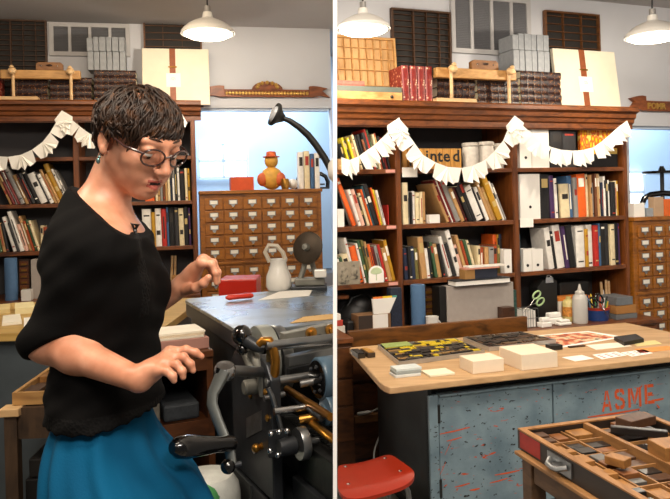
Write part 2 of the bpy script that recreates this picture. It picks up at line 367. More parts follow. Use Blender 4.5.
# ---------------------------------------------------------------- bookcases
def bookcase(side, fr, f, dz, u0, label):
    r = root('bookcase', fr.w(f(1.2), .1, 0), label, 'bookcase'); ub = f(2.351); D = NB-.012
    p1, p2 = f(B.u_at(396.8, 1.4)), f(B.u_at(401.8, 1.4)); q1, q2 = f(B.u_at(513.2, 1.4)), f(B.u_at(519, 1.4)); e1 = f(B.u_at(625, 1.2)); e2 = e1+.04
    top, cb = 2.183+dz, .62+dz
    def fin(o):
        if side == 'R': cut_at_partition(o, 1)
        return o
    fin(MB().box((u0, D-.012, .1), (e2-.01, D, top-.03), fr).build('back_panel', M('#4b4a4c', .8, 0, .1, 6, .03, 'grey_backing'), r))
    for a, c in ((p1, p2), (q1, q2), (e1, e2)):
        if side == 'L' and c < u0: continue
        mb = MB().box((a, 0, cb), (c, D-.013, top-.13), fr)
        mb.box((a+.006, -.006, cb), (c-.006, 0, top-.14), fr); mb.build('upright', OAKV, r, bevel=.002)
    bays = [(p2+.0005, q1-.0005), (q2+.0005, e1-.0005)] + ([(u0, p1-.0005)] if u0 < p1-.1 else [])
    for a, c in bays:
        if side == 'L' and c < u0: continue
        a = max(a, u0)
        for row in (1, 2, 3):
            z = ROWZ[row]+dz; mb = MB().box((a, .004, z-.028), (c, D-.013, z), fr).box((a, -.004, z-.03), (c, .004, z-.001), fr)
            fin(mb.build('shelf', OAK, r, bevel=.0015))
    # stepped cornice
    prof = [(.0, -.16), (-.012, -.16), (-.012, -.125), (-.028, -.115), (-.034, -.09), (-.05, -.08), (-.055, -.05), (-.085, -.035), (-.085, -.012), (-.075, 0), (.36, 0), (.36, -.02), (0, -.02)]
    mb = MB(); mb.prism([fr.w(u0, n, top+z) for n, z in prof], fr.dirw(e2+.05-u0, 0, 0)); fin(mb.build('cornice', OAK, r))
    fin(MB().box((u0, .0, top-.17), (e1, .02, top-.12), fr).build('frieze_rail', OAK, r))
    # base cabinet and worktop
    fin(MB().box((u0, -.3, cb-.03), (e2+.005, D, cb), fr).build('worktop', OAK, r, bevel=.004))
    fin(MB().box((u0, -.27, .08), (e2+.003, D, cb-.031), fr).build('base_cabinet', OAK, r))
    fin(MB().box((u0, -.23, 0), (e2-.02, D-.02, .08), fr).build('plinth', DARKOAK, r))
    us = [f(x) for x in (.06, .62, 1.2, 1.78, 2.36)]; us = [x for x in us if x > u0]
    for a, c in zip(us, us[1:]):
        for z0, z1 in ((cb-.19, cb-.05), (.12, cb-.21)):
            dr = MB().box((a+.012, -.288, z0), (c-.012, -.271, z1), fr).build('drawer', OAK, r, bevel=.003)
            ORG[dr.name] = ORG[r.name]; MB().ball(fr.w((a+c)/2, -.3, (z0+z1)/2), .013).build('knob', BRASS, dr, smooth=True)
    for (px, row) in (((410, 1), (527, 2)) if side == 'R' else ()):
        u = B.u_at(px, ROWZ[row]-.02, -.006); MB().box((u-.058, -.006, ROWZ[row]-.055), (u+.055, -.0045, ROWZ[row]+.01), fr).build('shelf_card', PAPER, r)
    if side == 'R':
        for (px, row) in ((391, 1), (392, 2), (394, 3)):
            u = B.u_at(px, ROWZ[row]-.02, -.006); MB().box((u-.038, -.0055, ROWZ[row]-.024), (u+.03, -.0042, ROWZ[row]-.004), fr).build('label_strip', M('#d99a8c', .7, 0, .05, 20, 0, 'pink_label'), r)
    return r
bookcase('R', B, fR, 0, xpart(B, 0)-.03, 'tall brown oak bookcase crowded with books behind the blue steel table')
bookcase('L', L, fL, DZL, -1.75, 'tall brown oak bookcase behind the woman, beside the card catalogue cabinet')
# ---------------------------------------------------------------- things on top of and around the bookcases
def strip(fr, pts, w, t, n): pass
def type_case(fr, u0, u1, z0, z1, n, tilt, cols, rows, mat, backm, label, thick=.035, wide=(), side=None):
    r = root('type_case', fr.w((u0+u1)/2, n, z0), label, 'type case'); hh = z1-z0; tl = math.tan(tilt)
    def q(u, d, z): return fr.w(u, n+d+(z-z0)*tl, z)
    def bx(mb, a0, a1, d0, d1, e0, e1): mb.hexa([q(a0, d0, e0), q(a1, d0, e0), q(a1, d1, e0), q(a0, d1, e0), q(a0, d0, e1), q(a1, d0, e1), q(a1, d1, e1), q(a0, d1, e1)])
    fr_ = MB(); b_ = .014
    for a in ((u0, u1, 0, thick, z0, z0+b_), (u0, u1, 0, thick, z1-b_, z1), (u0, u0+b_, 0, thick, z0+b_, z1-b_), (u1-b_, u1, 0, thick, z0+b_, z1-b_)): bx(fr_, *a)
    bk = MB(); bx(bk, u0+.004, u1-.004, thick-.006, thick-.001, z0+.004, z1-.004)
    dv = MB(); g = .004
    xs = [u0+(u1-u0)*c for c in cols]; zs = [z0+hh*c for c in rows]
    for x in xs: k = .008 if x in [u0+(u1-u0)*c for c in wide] else g; bx(dv, x-k/2, x+k/2, .003, thick-.006, z0+b_, z1-b_)
    for z in zs: bx(dv, u0+b_, u1-b_, .005, thick-.006, z-g/2, z+g/2)
    o = [fr_.build('case_frame', mat, r), bk.build('case_bottom', backm, r), dv.build('divider_grid', mat, r)]
    if side: [cut_at_partition(x, side) for x in o]
    return r
CASEDK = M('#1d1813', .7, 0, .2, 20, .05, 'dark_case_lining')
CASEWD = wood('#4a2e16', '#2c1a0c', .55, 8, (4, 1, 1), name='old_case_wood')
LEATHER = None
def leather_mat():
    global LEATHER
    if LEATHER: return LEATHER
    m, nt, b = nodes('gilt_leather'); v = mapping(nt, (1, 1, 1))
    w_ = tex(nt, 'Voronoi', 95, v); n_ = tex(nt, 'Noise', 30, v)
    c = ramp(nt, w_.outputs['Distance'], [(.12, lin('#c98a3c')), (.26, lin('#4a2012')), (.5, lin('#1d0d0f'))])
    nt.links.new(c, b.inputs['Base Color']); b.inputs['Roughness'].default_value = .45; LEATHER = m; return m
def red_gilt():
    m, nt, b = nodes('red_gilt_leather'); w_ = tex(nt, 'Voronoi', 42, mapping(nt, (1, 1, 1)))
    c = ramp(nt, w_.outputs['Distance'], [(.1, lin('#efd9b8')), (.24, lin('#c08a6a')), (.36, lin('#8a2a20')), (.7, lin('#7a1c18'))])
    nt.links.new(c, b.inputs['Base Color']); b.inputs['Roughness'].default_value = .4; return m
REDG = red_gilt()
def flat_book(fr, u0, u1, n0, n1, z0, z1, mats, name='leather_volume'):   # lying flat, spine to the front
    mb = MB(); k = .003; r = (z1-z0)*.25
    pr = [(n0+r*.6, z0), (n0+r*.15, z0+(z1-z0)*.25), (n0, (z0+z1)/2), (n0+r*.15, z0+(z1-z0)*.75), (n0+r*.6, z1), (n0+r*.6+k, z1-k), (n0+k+.002, (z0+z1)/2), (n0+r*.6+k, z0+k)]
    mb.prism([fr.w(u0, a, b) for a, b in pr], fr.dirw(u1-u0, 0, 0))
    mb.box((u0, n0+r*.7, z0), (u1, n1, z0+k), fr); mb.box((u0, n0+r*.7, z1-k), (u1, n1, z1), fr)
    for q in range(1, 6):
        x = u0+(u1-u0)*q/6; mb.box((x-.003, n0-.002, z0+.002), (x+.003, n0+.004, z1-.002), fr)
    mb.m = 1; mb.box((u0+.004, n0+r+k, z0+k), (u1-.004, n1-.005, z1-k), fr)
    return mb.build(name, mats)
def pendant(px, py, d, label, pw):
    c = P(px, py, d); R = 27.0/700*d; top = c+V((0, 0, R*.78))
    r = root('pendant_lamp', c, label, 'lamp', 'enamel pendant lamps')
    prof = [(R, 0), (R*.985, .02), (R*.9, R*.2), (R*.72, R*.36), (R*.45, R*.5), (R*.2, R*.6), (R*.17, R*.8), (.01, R*.82), (.01, R*.8), (R*.155, R*.78), (R*.18, R*.58), (R*.43, R*.48), (R*.7, R*.33), (R*.875, R*.17), (R*.965, .012), (R*.97, 0)]
    MB().lathe(prof, c, n=40).build('lamp_shade', ENAMEL, r, smooth=True)
    MB().cyl(top, top+V((0, 0, R*.25)), R*.12).build('socket_cap', M('#8d8a86', .4, .2, .1, 10, 0, 'grey_cap'), r)
    MB().cyl(top+V((0, 0, R*.25)), V((top.x, top.y, CEILZ)), .006, n=8).build('cord', BLACK, r)
    MB().lathe([(R*.93, R*.1), (R*.9, R*-.02), (R*.7, R*-.12), (R*.35, R*-.17), (.002, R*-.18)], c, n=36).build('diffuser', emit('#fff3dc', 9, 'lit_diffuser'), r, smooth=True)
    l = point('pendant_light', c-V((0, 0, R*.3)), pw, (1, .88, .72), .05); return r
def point(name, loc, e, col, r=.03):
    l = bpy.data.lights.new(name, 'POINT'); l.energy = e; l.color = col; l.shadow_soft_size = r
    o = bpy.data.objects.new(name, l); C.objects.link(o); o.location = loc; return o
LAMPW = 26
pendant(363.5, 30, 4.1, 'white enamel pendant lamp hanging before the pale divided type case', 30)
pendant(653, 37, 4.6, 'white enamel pendant lamp hanging above the ribbon-shaped carved sign end', 60)
pendant(208, 34, 5.2, 'white enamel pendant lamp over the long carved sign with centre crest', 40)

def garland(fr, f, dz, strands, label, side=None, n=-.1):
    mb = MB()
    for pts, ns in strands:
        pp_ = []
        for x, y in pts:
            u, z = B.hit(x, y, n); pp_.append(V((u, z)))
        # resample a smooth curve
        fine = []
        for i in range(len(pp_)-1):
            a, b, c, d = pp_[max(i-1, 0)], pp_[i], pp_[i+1], pp_[min(i+2, len(pp_)-1)]
            for k in range(12):
                t = k/12; fine.append(.5*((2*b)+(c-a)*t+(2*a-5*b+4*c-d)*t*t+(3*b-a-3*c+d)*t**3))
        fine.append(pp_[-1]); cum = [0]
        for a, b in zip(fine, fine[1:]): cum.append(cum[-1]+(b-a).length)
        def at(s):
            for i in range(len(cum)-1):
                if cum[i+1] >= s: return fine[i].lerp(fine[i+1], (s-cum[i])/max(1e-9, cum[i+1]-cum[i]))
            return fine[-1]
        Lh = cum[-1]; seg = Lh/ns
        for i in range(ns):
            a, b, c = at(i*seg), at((i+1)*seg), at((i+.5)*seg)
            t = (b-a).normalized(); nn = V((t.y, -t.x)) if t.x > 0 else V((-t.y, t.x))
            if nn.y > 0: nn = -nn
            hh = .112
            out = [(a, 0), (a+nn*hh*.86, .012), (a.lerp(b, .12)+nn*hh*.95, .02), (a.lerp(b, .25)+nn*hh*1.08, -.012), (a.lerp(b, .38)+nn*hh*.9, .022), (c+nn*hh*1.14, -.012), (a.lerp(b, .62)+nn*hh*.9, .022), (a.lerp(b, .75)+nn*hh*1.08, -.012), (a.lerp(b, .88)+nn*hh*.95, .02), (b+nn*hh*.86, .012), (b, 0)]
            teeth = [(0, 0), (0, .0), (0, .03), (0, 0), (0, .03)]
            vs = [fr.w(f(c.x), n-.02, c.y+dz)]+[fr.w(f(p.x), n-.03+q, p.y+dz) for p, q in out]
            mb.add(vs, [(0, k, k+1) for k in range(1, len(out))])
    o = mb.build('paper_garland', PAPER); s = o.modifiers.new('thickness', 'SOLIDIFY'); s.thickness = .0015
    tag(o, label, 'garland')
    if side: cut_at_partition(o, side)
    return o
SA = ([(339.5, 157.5), (350, 160), (362, 153), (380, 139), (397, 119)], 4)
SB = ([(397, 118), (408, 137), (425, 158), (452, 168), (478, 163), (498, 145), (512, 116)], 6)
SC = ([(512, 116), (526, 131), (545, 146), (570, 151), (592, 147), (608, 134), (624, 121)], 6)
garland(B, fR, 0, [SA, SB, SC], 'white folded paper garland swagged across bookcase behind the steel table', 1)
garland(L, fL, DZL, [SB, SC], 'white folded paper garland swagged across bookcase behind the woman')

def top_things(side, fr, f, dz):
    Z = 2.1835+dz; wl = 'behind steel table' if side == 'R' else 'behind the woman'
    def U(px, n): return f(B.u_at(px, 2.3, n))
    def ZZ(px, py, n): return B.z_at(px, py, n)+dz
    if side == 'R':
        ux = xpart(fr, .3)-.1
        type_case(fr, U(337, .3)-.25, U(395.5, .3), Z, ZZ(380, 39, .33), .24, .09, [.28, .36, .44, .52, .60, .68, .76, .84, .92], [.3, .52, .68, .84], PINE, wood('#cfa874', '#b58a55', .6, 7, (1, 1, 5), name='case_floor'), 'pale wooden type case lit by the lamp, beside the white partition', wide=(.52,), side=1)
        zt = ZZ(380, 92, .0)
        t = root('loose_tray', fr.w(.1, .1, Z), 'shallow pine tray with a dark knob lying on the bookcase top', 'tray')
        o = MB().box((-.3, 0, Z+.0005), (U(402, 0), .22, zt), fr).build('tray_body', PINE, t, bevel=.002); cut_at_partition(o, 1)
        MB().ball(fr.w(U(391, 0), -.008, (Z+zt)/2), .011).build('knob', DSTEEL, t, smooth=True)
        z2 = ZZ(380, 86.5, 0)
        o = MB().box((-.3, .004, zt+.0005), (U(402, 0), .2, z2), fr).build('slate_slab', M('#5d655c', .6, 0, .15, 12, .05, 'slate'), bevel=.002); cut_at_partition(o, 1)
        tag(o, 'grey-green slab lying on the shallow pine tray', 'slab')
        o = flat_book(fr, -.25, U(366, 0), .02, .18, z2+.0005, ZZ(355, 80, 0), [M('#a85a4c', .6, 0, .3, 60, .1, 'mottled_red'), CREAMP], 'ledger'); cut_at_partition(o, 1)
        tag(o, 'mottled red book lying flat on the grey-green slab', 'book')
    tcz = ZZ(420, 10, .36)
    type_case(fr, U(393.5, .355), U(452.5, .355), Z, tcz, .345, .005, [.36, .37, .58, .8], [i/17 for i in range(1, 17)], CASEWD, CASEDK, 'tall dark type case standing on bookcase against the wall '+wl, wide=(.36,), side=None)
    x = 402.5
    for i in range(4):
        u0, u1 = U(x, .05), U(x+7, .05); x += 7.6
        o = book(fr, u0, .04, Z+.0005, (u1-u0)-.002, ZZ(410, 66, .05)-Z, .2, .03 if i == 0 else 0, 'red'); o.data.materials[0] = REDG; o.data.materials[2] = REDG; o.name = 'gilt_volume'
        tag(o, f'red gilt-tooled volume, {ORDS[i]} of four upright on bookcase top {wl}', 'book', 'red gilt volumes '+wl)
    # wooden press frame (a beam on two screws over a plank)
    r = root('sewing_frame', fr.w(U(476, 0), .05, Z), 'pale wooden bookbinding frame with two posts on bookcase top '+wl, 'bookbinding frame')
    n0 = 0.02; zb0, zb1 = ZZ(470, 78.5, n0), ZZ(470, 68.5, n0)
    MB().box((U(437, n0), n0, zb0), (U(517, n0), n0+.055, zb1), fr).build('beam', PINE, r, bevel=.006)
    MB().box((U(435, n0), n0-.02, Z+.0005), (U(475, n0), n0+.075, ZZ(450, 98.5, n0)), fr).build('base_plank', MAPLE, r, bevel=.002)
    for px, by in ((450.5, 98.5), (508, 99)):
        u = U(px, n0); MB().cyl(fr.w(u, n0-.012, Z if px > 500 else ZZ(450, 98.5, n0)), fr.w(u, n0-.012, zb1-.01), .0125, n=10).build('screw_post', MAPLE, r, smooth=True)
        MB().lathe([(.012, -.005), (.03, .005), (.034, .02), (.026, .036), (.014, .042), (.018, .052), (.008, .062), (.001, .064)], fr.w(u, n0-.03, zb1-.03), -fr.n*.5+V((0, 0, .8)), 14).build('screw_nut', MAPLE, r, smooth=True)
    t = root('wooden_block', fr.w(U(486, .03), .05, zb1), 'arched wooden block with two rivets on the bookbinding frame beam '+wl, 'block')
    a0, a1, z1 = U(473, n0), U(500, n0), ZZ(486, 60, n0)
    MB().prism([fr.w(u, n0+.01, z) for u, z in ((a0, zb1+.0005), (a1, zb1+.0005), (a1, z1-.015), (a1-.02, z1), (a0+.02, z1), (a0, z1-.015))], fr.dirw(0, .04, 0)).build('block_body', wood('#8a5c2e', '#6b4220', .5, 8, (4, 1, 1), name='block_wood'), t, bevel=.003)
    for k in (.2, .8): MB().ball(fr.w(a0+(a1-a0)*k, n0+.008, (zb1+z1)/2+.002), .006).build('rivet', BRIGHT, t, smooth=True)
    MB().ball(fr.w((a0+a1)/2, n0+.008, (zb1+z1)/2+.006), .016, sc=(1.6, .5, .6)).build('grip', DARKOAK, t, smooth=True)
    # stacks of dark leather volumes lying flat
    mats = [leather_mat(), CREAMP]
    for si, (a, b, ys) in enumerate(((436, 474.5, (79, 85.3, 91.6, 97.5)), (476, 517.5, (78.5, 84.5, 90.5, 96, 101.5)), (519, 560, (72, 77.5, 83, 89, 95, 101.5)))):
        zs = [ZZ((a+b)/2, y, .13) for y in ys]; zz = Z; hs = (max(zs)-Z)/(len(ys)-1)
        names = ['below the frame beam', 'beside the frame right post', 'below the grey volumes']
        for k in range(len(ys)-1):
            jit = random.uniform(-.008, .008); g = U(a, .13)
            o = flat_book(fr, g+.004+jit*.3, U(b, .13)-.004+jit*.5, .11, .33, zz+.0004, zz+hs-.0008, mats); zz += hs
            tag(o, f'dark gilt leather volume, {ORDS[k]} up in stack {names[si]}, {wl}', 'book', 'flat leather volumes '+wl)
        if si == 2: zt = zz
    # grey volumes in two tiers
    for tier, (za, zb) in enumerate(((zt, ZZ(532, 50.5, .12)), (ZZ(532, 50.5, .12), ZZ(532, 34, .12)))):
        x = 514.5 if tier == 0 else 514
        if tier: za += .001
        for k in range(6):
            wv = (6, 5.4, 6.6, 5.2, 6.4, 5.6)[k]; u0, u1 = max(U(x, .12), U(519.2, .13)-.06), U(x+wv, .12)-.0012; x += wv+.3
            mb = MB(); mb.box((u0, .12+.004*(k % 2), za+.0005), (u1, .3, zb-(.012 if tier and k == 0 else 0)), fr)
            o = mb.build('grey_volume', M('#85888b', .5, 0, .14, 40, .1, 'grey_paper'), bevel=.004)
            tag(o, f'grey paper-bound volume, {ORDS[k]} along the {"upper" if tier else "lower"} tier, bookcase top {wl}', 'book', 'grey volumes '+wl)
    type_case(fr, U(547, .36), U(601.5, .36), Z, ZZ(575, 13, .37), .345, .01, [.02, .33, .66], [.16, .27, .38]+[.5+i*.075 for i in range(7)], CASEWD if False else wood('#6e4420', '#4a2b12', .5, 8, (4, 1, 1), name='brown_case_wood'), CASEDK, 'brown compartment tray leaning on wall above cream portfolio '+wl)
    # cream portfolio with strap
    n1 = .2; r = root('portfolio', fr.w(U(590, n1), n1, Z), 'large cream portfolio closed by a brown leather strap, bookcase top '+wl, 'portfolio')
    uA, uB, zA = U(559, n1), U(621.5, n1), ZZ(590, 50, n1+.05)
    def q(u, d, z): return fr.w(u, n1+d+(z-Z)*.13, z)
    def slab(u0, u1, d0, d1, z0, z1): return MB().hexa([q(u0, d0, z0), q(u1, d0, z0), q(u1, d1, z0), q(u0, d1, z0), q(u0, d0, z1), q(u1, d0, z1), q(u1, d1, z1), q(u0, d1, z1)])
    slab(uA, uB, 0, .035, Z+.0005, zA).build('cover_board', M('#e2d8c0', .75, 0, .04, 12, .03, 'cream_cloth'), r, bevel=.004)
    us0, us1 = U(585, n1), U(590.5, n1)
    slab(us0, us1, -.004, -.0003, Z+.001, zA).build('strap', M('#8a4a26', .5, 0, .15, 30, .05, 'strap_leather'), r)
    zz = ZZ(588, 69, n1); slab(us0-.012, us1+.012, -.009, -.0045, zz-.006, zz+.006).build('buckle', BRASS, r)
    slab(U(581.5, n1), U(595, n1), -.006, -.0042, ZZ(588, 91.5, n1), ZZ(588, 76, n1)).build('label_card', WHITE, r)
    um, zm = U(588, n1), ZZ(588, 83, n1)
    ring = MB(); ring.lathe([(.016, 0), (.019, 0), (.019, .0006), (.016, .0006), (.016, 0)], q(um, -.0068, zm), fr.n, 20); ring.lathe([(.004, 0), (.007, 0), (.007, .0006), (.004, .0006), (.004, 0)], q(um, -.0068, zm), fr.n, 14)
    ring.build('printed_emblem', M('#b9b2a6', .7, 0, .05, 10, 0, 'faint_print'), r)
    # white grille on the wall
    r = root('wall_grille', fr.w(U(493, NB), NB, ZZ(493, 55, NB)), 'white framed grille of four grey louvred panels on wall '+wl, 'wall grille')
    n2 = NB-.03; a, b, z0, z1 = U(453.5, n2), U(533, n2), ZZ(493, 54.5, n2), min(ZZ(493, -4, n2), CEILZ-.01); mb = MB(); t = .035
    for p in (((a, n2, z0), (b, NB-.001, z0+t)), ((a, n2, z1-t), (b, NB-.001, z1)), ((a, n2, z0+t), (a+t, NB-.001, z1-t)), ((b-t, n2, z0+t), (b, NB-.001, z1-t))): mb.box(*p, fr)
    for k in (1, 2, 3): x = a+(b-a)*k/4; mb.box((x-.012, n2, z0+t), (x+.012, NB-.001, z1-t), fr)
    mb.build('grille_frame', M('#b3b1b0', .6, 0, .03, 10, 0, 'grille_white'), r)
    mb = MB(); k = 0
    z = z0+t
    while z < z1-t-.012: mb.hexa([fr.w(a+t, n2+.022, z), fr.w(b-t, n2+.022, z), fr.w(b-t, n2+.028, z), fr.w(a+t, n2+.028, z), fr.w(a+t, n2+.008, z+.01), fr.w(b-t, n2+.008, z+.01), fr.w(b-t, n2+.012, z+.012), fr.w(a+t, n2+.012, z+.012)]); z += .013
    mb.build('louvres', M('#77777a', .6, 0, .05, 10, 0, 'grille_grey'), r)
top_things('R', B, fR, 0); top_things('L', L, fL, DZL)

# ---------------------------------------------------------------- carved signs on the wall
def text_mesh(s, size, ext, fr, u, n, z, bold=False):
    c = bpy.data.curves.new('t', 'FONT'); c.body = s; c.size = size; c.extrude = ext; c.resolution_u = 2
    if bold: c.offset = size*.02
    o = bpy.data.objects.new('t', c); C.objects.link(o); dg = bpy.context.evaluated_depsgraph_get(); me = bpy.data.meshes.new_from_object(o.evaluated_get(dg))
    mb = MB(); mb.add([fr.w(u+v.co.x, n-v.co.z, z+v.co.y) for v in me.vertices], [tuple(p.vertices) for p in me.polygons])
    bpy.data.objects.remove(o); bpy.data.meshes.remove(me); bpy.data.curves.remove(c); return mb
SIGNW = wood('#8a4a20', '#5f2d10', .45, 8, (4, 1, 1), name='carved_sign_wood'); GILT = M('#c39a4e', .35, .6, .2, 30, .05, 'gilt')
def sign(fr, u0, u1, z0, z1, crest, text, label):
    n = NB-.035; r = root('carved_sign', fr.w((u0+u1)/2, n, z0), label, 'sign'); hh = z1-z0
    mb = MB().box((u0+.1, n, z0), (u1-.1, NB-.002, z1), fr)
    mb.box((u0+.1, n-.006, z1-.012), (u1-.1, n, z1), fr).box((u0+.1, n-.006, z0), (u1-.1, n, z0+.012), fr); mb.build('board', SIGNW, r, bevel=.002)
    for s, ue in ((1, u0), (-1, u1)):   # ribbon tails
        e = MB(); x = lambda t: ue+s*t
        e.prism([fr.w(x(t), n-.01, z) for t, z in ((.1, z0), (.14, z0), (.14, z1+hh*.45), (.1, z1+hh*.5), (.06, z1+hh*.45), (-.03, z1+hh*.2), (.02, z0+hh*.85), (.0, z0+hh*.6), (-.05, z0-hh*.05), (.04, z0+hh*.2))], fr.dirw(0, .035, 0)); e.build('ribbon_end', SIGNW, r, bevel=.002)
    if crest:
        um = (u0+u1)/2; ps = [(um-.15, z1), (um+.15, z1)]+[(um+.12*math.cos(a)*(1.15), z1+hh*1.05*math.sin(a)) for a in [PI*k/10 for k in range(11)]]
        MB().prism([fr.w(a, n-.012, b) for a, b in ps], fr.dirw(0, .035, 0)).build('crest', SIGNW, r)
        sc = MB()
        for k in range(7): sc.ball(fr.w(um+.09*math.cos(PI*k/6), n-.014, z1+.02+hh*.6*math.sin(PI*k/6)), .018, 10)
        sc.build('crest_rosette', GILT, r, smooth=True)
        sc = MB()
        for k in range(26):
            uu = u0+.16+(u1-u0-.32)*k/25; sc.ball(fr.w(uu, n-.004, (z0+z1)/2), .014, 8, (1, .6, 1.3))
        sc.build('carved_beading', GILT, r, smooth=True)
    else:
        text_mesh(text, hh*.86, .006, fr, u0+.155, n-.004, z0+hh*.2, True).build('raised_letters', GILT, r)
    return r
n = NB-.035
sign(B, B.u_at(633, 2.2, n)+.0, B.u_at(633, 2.2, n)+1.3, B.z_at(655, 111, n), B.z_at(655, 101, n), False, 'POMR', 'carved wooden ribbon sign with gilt letters on wall past the steel-table bookcase')
sign(L, L.u_at(209, 2.3, n), L.u_at(325, 2.3, n), L.z_at(265, 97, n), L.z_at(265, 89.5, n), True, '', 'long carved wooden sign with gilt beading and a round crest at its centre')

# ---------------------------------------------------------------- card catalogue cabinets
LABELM = M('#e8e4d8', .6, 0, .05, 30, 0, 'card_label')
def card_cabinet(fr, u0, cols, cw, rh, ztop, r1, r2, n0, label, side=0):
    D = NB-.02; u1 = u0+cols*cw+.07; r = root('card_cabinet', fr.w((u0+u1)/2, n0+.2, 0), label, 'card catalogue')
    o = [MB().box((u0, n0, .06), (u1, D, ztop-.03), fr).build('carcass', CARDOAK, r, bevel=.003), MB().box((u0-.004, n0-.02, ztop-.029), (u1+.01, D, ztop), fr).build('cabinet_top', CARDOAK, r, bevel=.004), MB().box((u0+.02, n0+.03, 0), (u1-.02, D, .059), fr).build('plinth', DARKOAK, r)]
    z = ztop-.06
    for j in range(r1+r2):
        if j == r1:
            o.append(MB().box((u0+.02, n0-.014, z-.035), (u1-.02, n0-.0005, z-.015), fr).build('middle_rail', CARDOAK, r, bevel=.002)); z -= .05
        for i in range(cols):
            a = u0+.035+i*cw
            d = MB().box((a+.006, n0-.012, z-rh+.006), (a+cw-.006, n0-.0005, z-.004), fr).build('drawer', CARDOAK, r, bevel=.003); ORG[d.name] = ORG[r.name]
            um, zm = a+cw/2, z-rh*.36
            h_ = MB(); w_, g = .036, .02
            h_.box((um-w_, n0-.016, zm-g), (um+w_, n0-.0125, zm+g), fr); h_.m = 1; h_.box((um-w_+.006, n0-.0172, zm-g+.006), (um+w_-.006, n0-.0161, zm+g-.005), fr)
            h_.m = 0; h_.prism([fr.w(um-.018, n0-.016, zm-g), fr.w(um+.018, n0-.016, zm-g), fr.w(um+.006, n0-.018, zm-g-.022), fr.w(um-.006, n0-.018, zm-g-.022)], fr.dirw(0, .003, 0))
            k = h_.build('label_holder', [STEEL, LABELM], d); kb = MB().ball(fr.w(um, n0-.018, zm-g-.03), .009, 10).build('knob', BRASS, d, smooth=True)
        z -= rh
    return r
cR0 = B.u_at(632.5, 1.2, -.02); zcR = B.z_at(645, 217, -.02)
if cR0 < fR(B.u_at(625, 1.2))+.06: cR0 = fR(B.u_at(625, 1.2))+.06
card_cabinet(B, cR0, 8, .138, .1, zcR, 5, 5, -.02, 'golden oak card catalogue with label holders beside the steel-table bookcase')
cL0 = L.u_at(199.5, 1.6, -.02); zcL = L.z_at(250, 190, -.02); cL1 = L.u_at(321, 1.6, -.02)
card_cabinet(L, cL0, 6, (cL1-cL0-.07)/6, .104, zcL, 5, 5, -.02, 'golden oak card catalogue with label holders beyond the proof press')
# ---------------------------------------------------------------- right half: worktop items, table, stool, type case stand
CW = .62
def wk(px, n): return B.u_at(px, CW+.1, n)
def zt(px, py, n): return B.z_at(px, py, n)
def bxi(name, px0, px1, ytop, n0, n1, mat, label, cat, zb=CW, bevel=.002, group=None):
    o = MB().box((wk(px0, n0), n0, zb+.0006), (wk(px1, n0), n1, zt((px0+px1)/2, ytop, n0)), B).build(name, mat, bevel=bevel)
    return tag(o, label, cat, group)
def filebox(px0, px1, ytop, n0, row, label, D=.24):
    z0 = ROWZ[row]+.0006; u0, u1 = B.u_at(px0, z0, n0), B.u_at(px1, z0, n0); z1 = B.z_at((px0+px1)/2, ytop, n0)
    r = root('magazine_file', B.w((u0+u1)/2, n0, z0), label, 'file box', 'white magazine files behind steel table'); hf = (z1-z0)
    mb = MB(); mb.box((u0, n0, z0), (u1, n0+.004, z1), B)
    for a in (u0, u1-.003):
        mb.prism([B.w(a, d, z) for d, z in ((n0+.004, z0), (n0+D, z0), (n0+D, z1), (n0+.004, z1))], B.dirw(.003, 0, 0))
    mb.box((u0+.003, n0+D-.003, z0), (u1-.003, n0+D, z1), B).box((u0+.003, n0+.004, z0), (u1-.003, n0+D-.003, z0+.003), B); mb.build('file_body', WHITE, r)
    um = (u0+u1)/2; MB().cyl(B.w(um, n0-.0015, z0+hf*.27), B.w(um, n0+.0005, z0+hf*.27), .011, n=14).build('finger_hole', BLACK, r)
    return r
filebox(520.2, 531.8, 130, .02, 1, 'white magazine file in the binder bay top shelf, beside the post')
filebox(532.3, 549.5, 124, .03, 1, 'white magazine file beside the black binders on the top shelf')
filebox(520.6, 540.6, 174, .02, 2, 'wide white magazine file on the second shelf of the binder bay')
filebox(523.8, 532, 249, .0, 3, 'short white magazine file nearest the post on the third shelf', .1)
filebox(532.6, 543.4, 249, .0, 3, 'short white magazine file beside leaning white books on third shelf', .1)
filebox(504.6, 512, 249.5, -.03 if False else .0, 3, 'short white magazine file at the end of the middle bay', .1)
# boxed portfolio with an orange woven pattern on a low black case
z0 = ROWZ[1]+.0006; u0, u1 = B.u_at(582, z0, .03), B.u_at(618, z0, .03); zb_ = B.z_at(600, 154, .03)
tag(MB().box((u0, .03, z0), (u1, .26, zb_), B).build('archive_case', BLACK, bevel=.003), 'low black archive case at the end of the binder bay top shelf', 'case')
m, nt, b = nodes('orange_weave'); w_ = tex(nt, 'Voronoi', 38, mapping(nt, (1, 1, .6), (.3, .4, .2))); nt.links.new(ramp(nt, w_.outputs['Distance'], [(.15, lin('#f0c21c')), (.4, lin('#e07a14')), (.6, lin('#b5371c')), (.8, lin('#f2d060'))]), b.inputs['Base Color'])
ZT_ = B.z_at(595, 123.5, .05)
tag(MB().prism([B.w(B.u_at(580, ZT_, .05), .05, zb_+.001), B.w(B.u_at(611, ZT_, .05), .05, zb_+.001), B.w(B.u_at(613, ZT_, .05), .05, ZT_-.004), B.w(B.u_at(580, ZT_, .05), .05, ZT_)], B.dirw(0, .03, 0)).build('woven_folder', m), 'orange and yellow woven-pattern folder standing on the low black case', 'folder')
tag(MB().box((B.u_at(606, zb_, .035), .032, zb_+.001), (B.u_at(617, zb_, .035), .048, zb_+.045), B).build('yellow_packet', M('#e8c668', .7, 0, .3, 40, .05, 'packet_paper')), 'small yellow packet leaning before the orange woven folder', 'packet')
